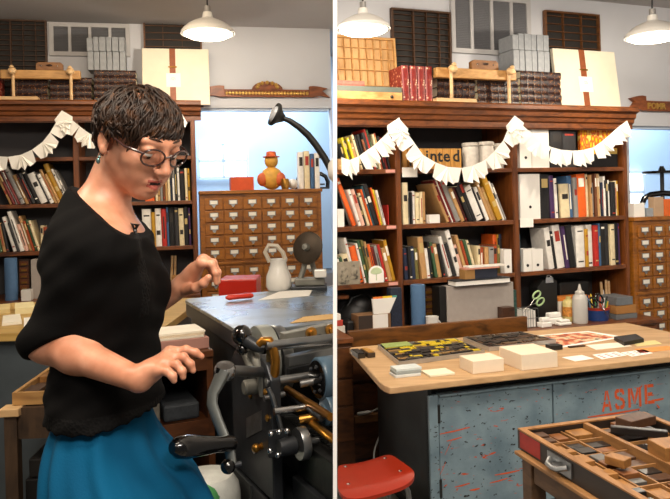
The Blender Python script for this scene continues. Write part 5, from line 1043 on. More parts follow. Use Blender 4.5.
# crank with its wooden grip
d0 = 1.60; MB().tube([P(x, y, d0-.0006*(y-372)) for x, y in ((224, 370), (219, 381), (213, 393), (212, 404), (217, 419), (224, 436), (230, 452), (233, 468))], [.024, .022, .019, .018, .017, .0165, .017, .013], 12, flat=.6).build('crank_arm', M('#7b7f7c', .38, .55, .2, 14, .1, 'crank_steel'), r, smooth=True)
q = P(225, 370.5, 1.61); MB().lathe([(.001, -.022), (.018, -.021), (.024, -.014), (.025, .006), (.02, .014), (.001, .016)], q, V((.1, -.3, 1)), 22).build('crank_boss', BRIGHT, r, smooth=True)
MB().cyl(q, onSide(262, 372), .013).build('crank_shaft', STEEL, r, smooth=True)
h0, h1 = P(234, 443, 1.555), P(172, 448, 1.43); hd = (h1-h0); L_ = hd.length
MB().lathe([(.009, 0), (.016, .004), (.018, .02), (.017, .05), (.0215, L_*.55), (.025, L_*.78), (.022, L_*.93), (.012, L_), (.001, L_*1.01)], h0, hd, 20).build('crank_handle', GLOSS, r, smooth=True)
q = P(228, 466.5, 1.53); MB().ball(q, .0165, 16).build('ball_knob', GLOSS, r, smooth=True); MB().cyl(q, q+Mf.u*.03, .006).build('knob_stem', IRON, r)
q = P(242, 335, 1.80); MB().ball(q, .0265, 18).build('ball_knob', GLOSS, r, smooth=True); MB().tube([q, P(248, 341, 1.79), P(256, 346, 1.78), P(266, 350, 1.77)], [.014, .017, .016, .012], 10).build('knob_lever', IRON, r, smooth=True)
q = P(242.5, 349, 1.8); MB().ball(q, .016, 12).build('lever_joint', GLOSS, r, smooth=True)
MB().tube([P(246, 352, 1.84), P(250, 362, 1.82), P(254, 372, 1.8)], .014, 10).build('lever_link', CAST, r, smooth=True)
MB().tube([P(252, 352, 1.82), P(258, 362, 1.79), P(262, 376, 1.78), P(263, 396, 1.78)], [.012, .016, .014, .01], 10).build('cam_lever', CAST, r, smooth=True)
MB().ball(P(256, 448, 1.78), .012, 10).build('grease_cup', BRASS, r, smooth=True)
# things lying on the press bed
def onB(px, py, dz=.0006): p = PZ(px, py, BZ); p.z += dz; return p
r = root('knife', onB(245, 300), 'red handled knife lying on the steel press bed', 'knife'); a, c = onB(226, 301.5, .014), onB(253, 299, .014)
MB().tube([a, a.lerp(c, .1), a.lerp(c, .5), a.lerp(c, .9), c], [.006, .013, .0115, .013, .008], 12, flat=.8).build('handle', M('#d03018', .35, 0, .08, 20, 0, 'red_handle', .2), r, smooth=True)
e = onB(272, 294.5, .008); MB().prism([c-V((0, 0, .004)), e-V((0, 0, .004)), c.lerp(e, .6)+V((.0, .012, -.004))], (0, 0, .002)).build('blade', BRIGHT, r)
def bsheet(name, pts, mat, label, h=.0015, cut=False):
    o = MB().prism([onB(*p) for p in pts], (0, 0, h)).build(name, mat)
    if cut: cut_at_partition(o, -1)
    return tag(o, label, 'paper')
bsheet('paper_sheet', [(258, 300.5), (309, 296.3), (313, 288.7), (279, 292.2)], PAPER, 'white paper lying on the press bed beside the knife')
bsheet('kraft_sheet', [(290, 323.5), (341, 318.5), (341, 313.5), (304, 317.2)], M('#cda76c', .8, 0, .06, 20, .02, 'kraft_sheet'), 'kraft paper sheet on the near edge of the press bed', cut=True)
r = root('jug', onB(279, 289), 'white jug with a looped handle standing at the back of the press bed', 'jug'); q = onB(279, 290); s = q.y/F
MB().lathe([(11*s, 0), (13*s, 4*s), (12.5*s, 14*s), (9*s, 22*s), (8*s, 27*s), (9.5*s, 31*s), (8.6*s, 31*s), (7*s, 27*s), (10*s, 12*s), (.002, 3*s)], q, n=22).build('jug_body', ENAMEL, r, smooth=True)
MB().tube([q+V((-.0-s*8.5, 0, s*28)), q+V((-s*13, 0, s*38)), q+V((-s*9, 0, s*45)), q+V((-s*1, 0, s*44)), q+V((s*5, 0, s*37)), q+V((s*7, 0, s*30))], s*2.3, 8).build('jug_handle', M('#bdb3a2', .4, 0, .05, 10, 0, 'stoneware'), r, smooth=True)
r = root('hand_numbering_machine', onB(310, 287), 'old hand device with a large dark disc on the back of press bed', 'hand machine'); q = onB(309, 289); s = q.y/F
X, Z_ = V((1, 0, 0)), V((0, 0, 1)); dn = V((-.45, -.85, .25)).normalized(); dc = q+X*(0*s)+Z_*(41*s)
MB().lathe([(.001, -.012), (3*s, -.012), (14.5*s, -.006), (16.5*s, -.002), (16.5*s, .006), (14*s, .01), (.001, .012)], dc, dn, 32).build('disc', M('#3d3328', .45, .6, .35, 16, .15, 'rusty_disc'), r, smooth=True)
MB().lathe([(.001, 0), (4*s, 0), (3*s, .02), (.001, .024)], dc+dn*.01, dn, 16).build('hub', CAST, r, smooth=True); MB().box((q.x-18*s, q.y-.05, q.z), (q.x+18*s, q.y+.07, q.z+3.4*s)).build('base_plate', IRON, r, bevel=.003)
for k in (-1, 1): MB().tube([q+X*(k*11*s)+Z_*3*s, q+X*(k*5*s)+Z_*20*s+V((0, .02, 0)), dc+V((0, .03, 0))], .012, 10).build('support_arm', CAST, r, smooth=True)
MB().box((q.x+6*s, q.y-.045, q.z+12*s), (q.x+18*s, q.y-.01, q.z+20*s)).build('counter_box', ENAMEL, r, bevel=.004); MB().box((q.x-14*s, q.y-.02, q.z+3.4*s), (q.x+16*s, q.y+.05, q.z+11*s)).build('frame_block', CAST, r, bevel=.005)
# gooseneck lamp fixed to the partition
r = root('gooseneck_lamp', P(331, 172, 1.8), 'black gooseneck lamp reaching over the press from the white partition', 'lamp'); dg = 1.8
pa = [P(x, y, dg) for x, y in ((284, 118.5), (290, 121), (299, 127), (308, 135), (316, 145), (324, 157), (329, 166), (332, 172))]; MB().tube(pa, [.006, .0075, .0085]+[.009]*5, 12).build('neck', BLACK, r, smooth=True)
hx = (P(281, 105, dg)-P(271, 126, dg)).normalized(); hn = V((-hx.z, -.35, hx.x)).normalized(); hc = P(276, 115, dg); hn = -hn if hn.x > 0 else hn
MB().lathe([(.001, -.018), (.012, -.018), (.02, -.008), (.03, -.001), (.0315, .004), (.03, .008), (.026, .006), (.001, .003)], hc, hn, 28).build('lamp_head', BLACK, r, smooth=True); MB().tube([hc-hn*.012, P(284, 118.5, dg)], [.015, .009], 10).build('head_socket', BLACK, r, smooth=True)
MB().lathe([(.001, .006), (.022, .006), (.018, .012), (.001, .014)], hc, hn, 20).build('lens', M('#c9cdd2', .15, .3, .05, 10, 0, 'lens_grey'), r, smooth=True)
q = P(332.6, 170, 1.8); o = MB().lathe([(.001, 0), (.03, 0), (.03, .004), (.018, .014), (.001, .016)], V((q.x+.003, q.y, q.z)), V((-CR, 0, SR)), 24).build('mount_plate', ENAMEL, r, smooth=True); pc_(o)
# ---------------------------------------------------------------- side cabinet, bin and clutter behind the woman's hands
Sz = 1.09; s0 = P(232, 346, 2.16); SC = FR(s0.x-.06, s0.y, math.radians(25)); W_ = .42
r = root('galley_cabinet', SC.w(-W_/2, .2, 0), 'dark cabinet with brown rails between the woman and the proof press', 'cabinet')
RAIL = wood('#5a3216', '#3a1d0b', .45, 7, (5, 1, 1), name='rail_wood')
for a in (-W_, -.02): MB().box((a, 0, 0), (a+.02, .42, Sz-.022), SC).build('side_panel', RAIL, r)
for z in (.12, .5, .86): MB().box((-W_+.021, .0, z), (-.0205, .42, z+.018), SC).build('shelf', DARKOAK, r); MB().box((-W_+.021, -.006, z-.03), (-.0205, 0, z+.02), SC).build('front_rail', RAIL, r)
MB().box((-W_-.005, -.01, Sz-.021), (.0, .43, Sz), SC).build('cabinet_top', RAIL, r, bevel=.002); MB().box((-W_+.021, .4, 0), (-.0205, .42, Sz-.03), SC).build('back_panel', BLACK, r); MB().box((-W_+.021, -.006, Sz-.06), (-.0205, -.0, Sz-.0215), SC).build('front_rail', RAIL, r)
rd = random.Random(5)
for k, (cc, lb) in enumerate((('#3c3c38', 'dark grey folded cloth on the middle shelf of the galley cabinet'), ('#6b655a', 'taupe paper bundle on the middle shelf of the galley cabinet'), ('#2c3034', 'blue-black tin on the middle shelf of the galley cabinet'))):
    tag(MB().box((-W_+.03+k*.12, .02, .8785), (-W_+.14+k*.12, .3, .93+.03*(k % 2)), SC).build(['cloth_bundle', 'paper_bundle', 'tin_box'][k], M(cc, .7, 0, .4, 40, .2, 'clutter'), bevel=.008), lb, ['cloth', 'paper', 'tin'][k])
def onS(u, n, dz=.0006): return SC.w(u, n, Sz+dz)
tag(MB().box((-.17, .02, Sz+.0006), (-.005, .2, Sz+.035), SC).build('pink_box', M('#a87a6c', .7, 0, .1, 20, .03, 'pink_board'), bevel=.002), 'pinkish flat box on the galley cabinet by the press', 'box')
for k in range(3): tag(MB().box((-.165+.005*k, .025+.006*k, Sz+.0362+k*.0062), (-.02+.004*k, .17, Sz+.0418+k*.0062), SC).build('booklet', M(('#d9d0bd', '#c8b59a', '#e4dccb')[k], .7, 0, .08, 20, .02, 'booklet_'+str(k))), ['lowest', 'middle', 'topmost'][k]+' pale booklet stacked on the pinkish box', 'booklet', 'pale booklets on the pinkish box')
r = root('tape_dispenser', onS(-.3, .12), 'black tape dispenser on the galley cabinet beside the woman', 'tape dispenser'); MB().prism([onS(u, .08, z) for u, z in ((-.38, 0.0006), (-.2, .0006), (-.2, .03), (-.25, .035), (-.28, .07), (-.35, .075), (-.385, .04))], SC.dirw(0, .05, 0)).build('dispenser_body', BLACK, r, bevel=.006); MB().lathe([(.018, 0), (.032, 0), (.032, .018), (.018, .018), (.018, 0)], onS(-.315, .075, .05), -SC.n, 20).build('tape_roll', M('#b9b09a', .5, 0, .05, 20, 0, 'tape'), r)
tag(MB().box((-.4, .2, Sz+.0006), (-.2, .4, Sz+.05), SC).build('magazine_pile', M('#8f9a6a', .7, 0, .5, 30, .05, 'green_cover'), bevel=.002), 'green and white magazine pile at the back of the galley cabinet', 'magazines')
r = root('waste_bin', V((0, 0, 0)), 'waste bin with a white liner and green bag beside the press', 'bin'); q = V((P(207, 480, 1.86).x, 1.86, 0)); ORG[r.name] = q; r.location = q; R = .085
MB().lathe([(R*.8, 0.001), (R, .76), (R*.96, .76), (R*.77, .01), (.002, .01)], q, n=24).build('bin_body', M('#2b2c2e', .5, 0, .1, 10, .02, 'bin_plastic'), r, smooth=True)
MB().lathe([(R*1.02, .68), (R*1.06, .72), (R*1.03, .77), (R*.98, .795), (R*.8, .82), (R*.4, .828), (.002, .83)], q, n=24).build('white_liner', M('#cfd0c8', .6, 0, .1, 30, .5, 'bag_film'), r, smooth=True)
MB().ball(q+V((-.015, -.07, .78)), .062, 14, (1, .6, .75)).build('green_bag', M('#4f9a5a', .5, 0, .1, 30, .4, 'green_film'), r, smooth=True)
# ---- bench on the far left with papers
bz = 1.0; f0, b0 = PZ(-4, 335, bz), PZ(-4, 303, bz); r = root('bench', V((f0.x+.55, (f0.y+b0.y)/2, 0)), 'pale topped workbench behind the woman strewn with papers', 'workbench')
x0, x1, y0, y1 = f0.x-.4, f0.x+.70, f0.y+.03, b0.y
MB().box((x0, y0, bz-.035), (x1, y1, bz)).build('bench_top', wood('#c4a25e', '#b08c48', .5, 5, (5, 1, 1), 2., 'bench_pine'), r, bevel=.003)
MB().box((x0+.05, y0+.05, .25), (x1-.05, y1-.05, bz-.036)).build('bench_body', M('#4a5257', .5, .2, .15, 10, .05, 'bench_steel'), r)
for a in (x0+.03, x1-.1):
    for b_ in (y0+.02, y1-.1): MB().box((a, b_, 0), (a+.07, b_+.07, .249)).build('leg', DSTEEL, r)
def onW(px, py): return PZ(px, py, bz+.0006)
for k, (pts, cc, hh, lb) in enumerate((([(2, 326), (22, 324), (20, 316), (3, 318)], '#e9e2cf', .012, 'ivory paper stack near the front of the far workbench'), ([(15, 314.5), (36, 313), (33, 307), (15, 308.5)], '#e6d9a6', .03, 'straw coloured card stack behind the ivory paper stack'), ([(24, 331), (46, 328), (43, 320), (24, 322)], '#f0ede4', .02, 'white paper stack on the workbench beside the black sleeve'), ([(-2, 314), (10, 313), (10, 307), (-1, 308)], '#d6c188', .02, 'tan paper stack at the outer end of the far workbench'), ([(132, 331), (160, 329), (158, 318), (132, 320)], '#e8e0c8', .03, 'cream paper stack at the inner end of the far workbench'))):
    tag(MB().prism([onW(*p) for p in pts], (0, 0, hh)).build('paper_stack', M(cc, .8, 0, .06, 30, .05, 'paper_tone_'+str(k))), lb, 'paper')
# ---- stand with an open type case on the left
cz = .88; r0 = PZ(12, 393, cz); q1 = PZ(5, 357, cz); LS = FR(r0.x, r0.y, math.radians(4)); lw = .46; ll = (q1-r0).length*.78
r = root('type_case_stand', LS.w(lw/2, ll/2, 0), 'dark stand with pale corner caps carrying a type case behind the woman', 'stand'); SWD = wood('#4c3826', '#2e2116', .6, 8, (1, 1, 4), name='dark_stand_wood')
for a in (-.02, lw-.03):
    for n_ in (-.03, ll-.04): MB().box((a, n_, 0), (a+.045, n_+.045, cz-.075), LS).build('leg', SWD, r, bevel=.002); MB().box((a-.012, n_-.012, cz-.0748), (a+.057, n_+.057, cz-.047), LS).build('corner_cap', MAPLE, r, bevel=.003)
MB().box((.026, -.02, cz-.16), (lw-.032, .005, cz-.05), LS).build('front_rail', SWD, r); MB().box((-.01, .04, cz-.12), (.02, ll-.06, cz-.05), LS).build('side_rail', SWD, r); MB().box((.0, -.02, .42), (lw, ll-.0, .44), LS).build('lower_shelf', SWD, r)
r = root('open_type_case', LS.w(lw/2, ll/2, cz-.045), 'open pale type case of wooden blocks behind the woman', 'type case'); RB = wood('#b48a52', '#94693a', .55, 8, (4, 1, 1), name='pale_case'); mb = MB(); g = .014
for a in ((0, 0, lw, g), (0, ll-g, lw, ll), (0, g, g, ll-g), (lw-g, g, lw, ll-g)): mb.box((a[0], a[1], cz-.045), (a[2], a[3], cz), LS)
mb.build('case_frame', RB, r); MB().box((g, g, cz-.044), (lw-g, ll-g, cz-.038), LS).build('case_bottom', wood('#4a3624', '#2d2016', .6, 8, (1, 4, 1), name='left_case_floor'), r); mb = MB()
for k in range(1, 4): mb.box((lw*k/4-.003, g, cz-.038), (lw*k/4+.003, ll-g, cz-.006), LS)
mb.build('thin_divider', RB, r)
for i in range(4):
    n_ = g+.01; k = 0
    while n_ < ll-.1:
        l_ = rd.uniform(.05, .11); u = lw*(i+.5)/4; tone = rd.choice(['tan', 'tan', 'orange-brown', 'black', 'grey', 'dark brown']); k += 1; w2 = rd.uniform(.02, .042); hz = rd.uniform(.02, .045)
        if i < 2: o = MB().box((u-w2, n_, cz-.0376), (u+w2, n_+l_-.006, cz-.0376+hz), LS).build('wood_type_block', WT[tone], bevel=.0015); tag(o, f'{tone} wood block, number {k} from front, {["outer","inner"][i]} lane, type case behind the woman', 'type block', 'wood blocks in the case behind the woman')
        n_ += l_
tag(MB().box((.03, .02, .4406), (.2, .3, .56), LS).build('black_crate', BLACK, bevel=.004), 'black crate on the lower shelf of the dark stand', 'crate')
tag(MB().box((.04, .03, .561), (.19, .2, .63), LS).build('black_folder_pile', M('#1d1a18', .6, 0, .2, 30, .1, 'dark_bundle'), bevel=.006), 'dark bundle piled on the black crate', 'bundle')
tag(MB().box((.05, -.12, .0006), (.22, .02, .14), LS).build('yellow_carton', M('#c9b25a', .7, 0, .1, 20, .03, 'yellow_card'), bevel=.003), 'yellow carton on the floor under the dark stand', 'carton')
# ---- left bookcase worktop
LZ = CW+DZL
def wl(px, n): return L.u_at(px, LZ+.05, n)
def lbox(name, px0, px1, yt, n0, n1, mat, label, cat): return tag(MB().box((wl(px0, n0), n0, LZ+.0006), (wl(px1, n0), n1, L.z_at((px0+px1)/2, yt, n0)), L).build(name, mat, bevel=.002), label, cat)
q = L.w(wl(11.5, -.05), -.05, LZ); R = (wl(18, -.05)-wl(5, -.05))/2; hh = L.z_at(11, 258, -.05)-LZ
tag(MB().lathe([(R, .0006), (R, hh-.006), (R*.97, hh), (.002, hh)], q, n=24).build('mailing_tube', M('#47688c', .7, 0, .08, 30, .03, 'blue_paper'), smooth=True), 'blue cardboard tube standing on the worktop behind the woman', 'tube')
r = root('drawer_chest', L.w(wl(24.5, .05), .1, LZ), 'small chest of shallow drawers beside the blue tube behind the woman', 'drawer chest'); a, c, zz = wl(19.5, .05), wl(30, .05), L.z_at(24, 259, .05); MB().box((a, .05, LZ+.0006), (c, .3, zz), L).build('carcass', DARKOAK, r)
for k in range(6): h0 = LZ+.01+(zz-LZ-.02)*k/6; d_ = MB().box((a+.006, .04, h0+.004), (c-.006, .0495, h0+(zz-LZ-.02)/6-.004), L).build('drawer', OAK, r); ORG[d_.name] = ORG[r.name]; MB().box(((a+c)/2-.02, .036, h0+.01), ((a+c)/2+.02, .0398, h0+.024), L).build('pull', BRASS, d_)
lbox('flat_file_box', 31.5, 62, 259, -.05, .2, M('#a39a92', .8, 0, .05, 30, .03, 'grey_board'), 'grey flat box on the worktop directly behind the woman', 'box')
lbox('white_tub', 21, 31, 290, -.16, -.08, ENAMEL, 'white enamel tub in front of the small drawer chest', 'tub')
lbox('kraft_box', 172, 184, 277, -.1, .1, M('#a9773f', .8, 0, .06, 20, .03, 'kraft'), 'brown kraft box on the worktop near the golden card catalogue', 'box')
lbox('white_parcel', 135, 144, 279, -.2, -.1, PAPER, 'white paper parcel on the worktop just past the woman', 'parcel')
q = L.w(wl(150, -.12), -.12, LZ); tag(MB().lathe([(.035, .0006), (.036, .12), (.026, .15), (.008, .21), (.002, .21)], q, n=20).build('squeeze_bottle', ENAMEL, smooth=True), 'white squeeze bottle on the worktop past the woman', 'bottle')
q = L.w(wl(163, -.12), -.12, LZ); tag(MB().lathe([(.05, .0006), (.06, .08), (.062, .1), (.055, .1), (.045, .01), (.002, .01)], q, n=24).build('pot', M('#22407c', .35, 0, .1, 20, 0, 'blue_glaze'), smooth=True), 'blue pot on the worktop between white bottle and kraft box', 'pot')
for k, (xa, xb, yb) in enumerate(((171, 173, 252), (174.5, 176, 253))): o = MB().cyl(L.w(wl(xa, .14), .15, LZ+.006), L.w(wl(xb, .14), .16, min(LZ+.28, L.z_at(xb, yb, .15))), .011, n=8).build('paint_stirrer', MAPLE); tag(o, ['wooden stick behind the kraft box, nearer the woman', 'wooden stick behind the kraft box, nearer the card catalogue'][k], 'stick', 'sticks behind the kraft box')
lbox('red_case', 219, 256, 279, -1.9, -1.7, M('#c22a16', .45, 0, .06, 10, .02, 'red_case'), 'flat red case on the far trolley beyond the press bed', 'case') if False else None
# ---------------------------------------------------------------- on the card catalogues
def iron_press(base, s, label, side=None):
    r = root('nipping_press', base, label, 'book press'); X, Z_ = V((1, 0, 0)), V((0, 0, 1)); o = []
    o.append(MB().tube([base+X*x*s+Z_*z*s for x, z in ((-.17, .01), (-.175, .08), (-.15, .14), (-.1, .17), (0, .18), (.1, .17), (.15, .14), (.175, .08), (.17, .01))], .024*s, 10).build('arch_frame', GLOSS, r, smooth=True))
    o.append(MB().cyl(base+Z_*.06*s, base+Z_*.4*s, .016*s).build('screw_spindle', DSTEEL, r)); o.append(MB().lathe([(.02, .33), (.12, .335), (.15, .34), (.155, .35), (.15, .36), (.03, .365), (.02, .39)], base, n=30).build('hand_wheel', GLOSS, r, smooth=True) if s == 1 else MB().lathe([(.02*s, .33*s), (.15*s, .34*s), (.155*s, .35*s), (.15*s, .36*s), (.02*s, .39*s)], base, n=30).build('hand_wheel', GLOSS, r, smooth=True))
    o.append(MB().box((base.x-.14*s, base.y-.09*s, base.z+.045*s), (base.x+.14*s, base.y+.09*s, base.z+.06*s)).build('platen', IRON, r)); o.append(MB().box((base.x-.19*s, base.y-.1*s, base.z+.0006), (base.x+.19*s, base.y+.1*s, base.z+.02*s)).build('base_plate', IRON, r))
    if side: [cut_at_partition(x, side) for x in o]
iron_press(B.w(B.u_at(663, zcR, .18), .18, zcR), 1.0, 'black iron book press with round wheel on the steel-table card catalogue')
ip = L.w(L.u_at(330, zcL, .18), .16, zcL+.0); iron_press(V((-.2, L.w(L.u_at(318, zcL, .27), .28, 0).y, zcL)), .8, 'black iron book press on the card catalogue beyond the proof press', -1)
def cbox(fr, zc, px0, px1, yt, n0, n1, mat, name, label, cat): return tag(MB().box((fr.u_at(px0, zc, n0), n0, zc+.0006), (fr.u_at(px1, zc, n0), n1, fr.z_at((px0+px1)/2, yt, n0)), fr).build(name, mat, bevel=.002), label, cat)
cbox(B, zcR, 634.5, 645, 203, .0, .07, WHITE, 'white_carton', 'white carton at the near end of the catalogue by the bookcase', 'carton')
cbox(B, zcR, 647, 653.5, 208, .0, .05, M('#9aa0a4', .3, .2, .1, 20, 0, 'grey_jar'), 'grey_tin', 'small grey tin between white carton and tan box on the catalogue', 'tin')
cbox(B, zcR, 654.5, 664, 197, .0, .06, M('#b5987a', .7, 0, .08, 20, .03, 'tan_card'), 'tan_box', 'tan upright box in front of the iron book press', 'box')
cbox(B, zcR, 665, 675, 199, .0, .06, M('#d9682a', .7, 0, .08, 20, .03, 'orange_card'), 'orange_box', 'orange box beside the tan box in front of the iron press', 'box')
cbox(L, zcL, 231, 254, 177, .05, .25, M('#c24a1c', .6, 0, .1, 20, .03, 'orange_red'), 'orange_box', 'orange-red box on the catalogue below the bright window', 'box')
for k, (a, c, y, cc, lb) in enumerate(((299, 304.5, 152, 'white', 'white book upright on the card catalogue, nearest the figurine'), (305, 310.5, 151, 'cream', 'cream book standing between white and blue books on the catalogue'), (311, 315, 154, 'blue', 'blue book upright on the card catalogue beside the cream one'), (315.4, 320.5, 153, 'white', 'white book at the end of the row on the catalogue'))):
    u0, u1 = L.u_at(a, zcL, .06), L.u_at(c, zcL, .06); tag(book(L, u0, .06, zcL+.0006, u1-u0-.002, L.z_at(a, y, .06)-zcL, .085, 0, cc), lb, 'book', 'books on the card catalogue')
r = root('figurine', L.w(L.u_at(270, zcL, .12), .12, zcL), 'yellow and orange seated figurine on the card catalogue', 'figurine'); q = L.w(L.u_at(272, zcL, .12), .12, zcL); YF, OF = M('#c9963a', .6, 0, .2, 20, .1, 'ochre'), M('#c25a2a', .6, 0, .2, 20, .1, 'terracotta')
MB().ball(q+V((0, 0, .1)), .1, 16, (1, .7, 1)).build('figure_body', YF, r, smooth=True); MB().ball(q+V((0, 0, .25)), .06, 16, (1, .9, 1.1)).build('figure_head', YF, r, smooth=True); MB().lathe([(.07, 0), (.075, .008), (.045, .014), (.04, .05), (.002, .055)], q+V((0, 0, .28)), n=20).build('figure_hat', OF, r, smooth=True)
for k in (-1, 1): MB().ball(q+V((k*.075, -.03, .09)), .05, 12, (1, .8, 1.2)).build('figure_arm', OF, r, smooth=True)
tag(MB().ball(L.w(L.u_at(293, zcL, .06), .06, zcL+.0456), .045, 18).build('white_globe', ENAMEL, smooth=True), 'white round globe between figurine and books on the catalogue', 'globe')
tag(MB().lathe([(.03, .0006), (.04, .05), (.03, .09), (.0, .09)], L.w(L.u_at(285.5, zcL, -.01), .005, zcL), n=16).build('brass_bell', BRASS, smooth=True), 'small brass bell at the front edge of the catalogue', 'bell')
# red toolbox on a low trolley beyond the bed
zt = 1.0; p0 = PZ(222, 296, 1.02); r = root('trolley', V((p0.x+.12, 3.75, 0)), 'low dark trolley beyond the proof press bed', 'trolley')
MB().box((p0.x-.08, 3.5, .95), (p0.x+.36, 3.95, .98)).build('trolley_top', DARKOAK, r); 
for a in (p0.x-.07, p0.x+.31):
    for b_ in (3.51, 3.9): MB().box((a, b_, 0), (a+.04, b_+.04, .949)).build('leg', DARKOAK, r)
x0, x1 = P(219, 290, 3.6).x, P(257, 290, 3.6).x; zz = P(238, 279, 3.6).z
tag(MB().box((x0, 3.58, .9806), (x1, 3.8, zz)).build('red_toolbox', M('#c8240f', .4, 0, .05, 10, 0, 'red_toolbox', .2), bevel=.008), 'bright red toolbox on the trolley just past the press bed', 'toolbox')
# ---------------------------------------------------------------- the woman: one continuous body grown as a smooth field
class Field:
    def __init__(s, xs, ys, zs): s.g = [np.asarray(a, np.float32) for a in (xs, ys, zs)]; s.a = np.full([len(a) for a in s.g], .5, np.float32)
    def win(s, lo, hi):
        sl = [slice(max(0, int(np.searchsorted(g, l))-1), min(len(g), int(np.searchsorted(g, h))+1)) for g, l, h in zip(s.g, lo, hi)]
        X, Y, Z = np.meshgrid(*[g[q] for g, q in zip(s.g, sl)], indexing='ij', sparse=True); return tuple(sl), X, Y, Z
    def put(s, fn, lo, hi, k=.01, sub=False):
        m = k+.025; sl, X, Y, Z = s.win([a-m for a in lo], [a+m for a in hi])
        if min(q.stop-q.start for q in sl) <= 0: return
        d = fn(X, Y, Z).astype(np.float32); a = s.a[sl]
        if sub: d = -d; h = np.clip(.5-.5*(a-d)/k, 0, 1); s.a[sl] = a*(1-h)+d*h+k*h*(1-h); return
        h = np.clip(.5+.5*(a-d)/k, 0, 1); s.a[sl] = a*(1-h)+d*h-k*h*(1-h)
    def cone(s, a, b_, ra, rb, k=.01, sub=False, fn2=None):
        a, b_ = V(a), V(b_); ab = b_-a; L2 = max(ab.dot(ab), 1e-9); r = max(ra, rb)
        def f(X, Y, Z):
            px, py, pz = X-a.x, Y-a.y, Z-a.z; t = np.clip((px*ab.x+py*ab.y+pz*ab.z)/L2, 0, 1)
            d = np.sqrt((px-t*ab.x)**2+(py-t*ab.y)**2+(pz-t*ab.z)**2)-(ra+(rb-ra)*t); return fn2(X, Y, Z, d) if fn2 else d
        s.put(f, [min(a[i], b_[i])-r for i in range(3)], [max(a[i], b_[i])+r for i in range(3)], k, sub)
    def ell(s, c, R, rad, k=.02, sub=False, fn2=None):   # R: rows are the ellipsoid axes
        c = V(c); m = max(rad)
        def f(X, Y, Z):
            px, py, pz = X-c.x, Y-c.y, Z-c.z; q = [(px*R[i][0]+py*R[i][1]+pz*R[i][2]) for i in range(3)]
            k0 = np.sqrt(sum((q[i]/rad[i])**2 for i in range(3))); k1 = np.sqrt(sum((q[i]/rad[i]**2)**2 for i in range(3)))+1e-6
            d = k0*(k0-1)/k1; return fn2(X, Y, Z, d) if fn2 else d
        s.put(f, [c[i]-m for i in range(3)], [c[i]+m for i in range(3)], k, sub)
    def clip(s, fn):
        X, Y, Z = np.meshgrid(*s.g, indexing='ij', sparse=True); s.a = np.maximum(s.a, fn(X, Y, Z).astype(np.float32))
    def mesh(s):
        a = s.a; n = a.shape; ins = a < 0
        cnt_ = np.zeros([q-1 for q in n], np.int8)
        for i in (0, 1):
            for j in (0, 1):
                for k in (0, 1): cnt_ += ins[i:n[0]-1+i, j:n[1]-1+j, k:n[2]-1+k]
        act = (cnt_ > 0) & (cnt_ < 8); idx = np.argwhere(act); vid = np.full(act.shape, -1, np.int32); vid[act] = np.arange(len(idx))
        pos = np.zeros((len(idx), 3)); w = np.zeros(len(idx)); I = idx.T
        cs = [(i, j, k) for i in (0, 1) for j in (0, 1) for k in (0, 1)]; val = {c: a[I[0]+c[0], I[1]+c[1], I[2]+c[2]] for c in cs}
        def gp(c): return np.stack([s.g[q][I[q]+c[q]] for q in range(3)], 1)
        for c in cs:
            for q in range(3):
                if c[q] == 0:
                    e = list(c); e[q] = 1; e = tuple(e); va, vb = val[c], val[e]; m_ = (va < 0) != (vb < 0); t = np.where(m_, va/np.where(m_, va-vb, 1), 0)[:, None]
                    p = gp(c)*(1-t)+gp(e)*t; pos[m_] += p[m_]; w[m_] += 1
        pos /= w[:, None]; faces = []
        for q in range(3):
            r_, s_ = (q+1) % 3, (q+2) % 3
            sa = [slice(1, n[i]-1) for i in range(3)]; sa[q] = slice(0, n[q]-1); sb = list(sa); sb[q] = slice(1, n[q])
            A, B_ = ins[tuple(sa)], ins[tuple(sb)]; e = np.argwhere(A != B_); off = [1, 1, 1]; off[q] = 0; e = e+np.array(off); dirn = A[tuple((e-np.array(off)).T)]
            def v(dr, ds): f = e.copy(); f[:, r_] -= dr; f[:, s_] -= ds; return vid[tuple(f.T)]
            qd = np.stack([v(1, 1), v(0, 1), v(0, 0), v(1, 0)], 1); qd[~dirn] = qd[~dirn][:, ::-1]; faces.append(qd)
        return pos, np.concatenate(faces)
def np_obj(name, pos, faces, mats, parent, smooth=1, mi=None):
    L_ = ORG[parent.name] if parent else None; me = bpy.data.meshes.new(name); p = pos-np.array(L_)
    for _ in range(smooth):   # light relaxation
        acc = np.zeros_like(p); ct = np.zeros(len(p))
        for i in range(4): a, b_ = faces[:, i], faces[:, (i+1) % 4]; np.add.at(acc, a, p[b_]); np.add.at(ct, a, 1)
        p = p*.5+.5*acc/ct[:, None]
    me.vertices.add(len(p)); me.vertices.foreach_set('co', p.astype(np.float32).ravel()); me.loops.add(faces.size); me.loops.foreach_set('vertex_index', faces.astype(np.int32).ravel())
    me.polygons.add(len(faces)); me.polygons.foreach_set('loop_start', np.arange(0, faces.size, 4, dtype=np.int32)); me.update(calc_edges=True); me.validate()
    for m_ in mats: me.materials.append(m_)
    if mi is not None: me.polygons.foreach_set('material_index', mi.astype(np.int32))
    me.polygons.foreach_set('use_smooth', [True]*len(me.polygons)); o = bpy.data.objects.new(name, me); C.objects.link(o); o.parent = parent; return o
Zv = V((0, 0, 1)); Xv = V((1, 0, 0))
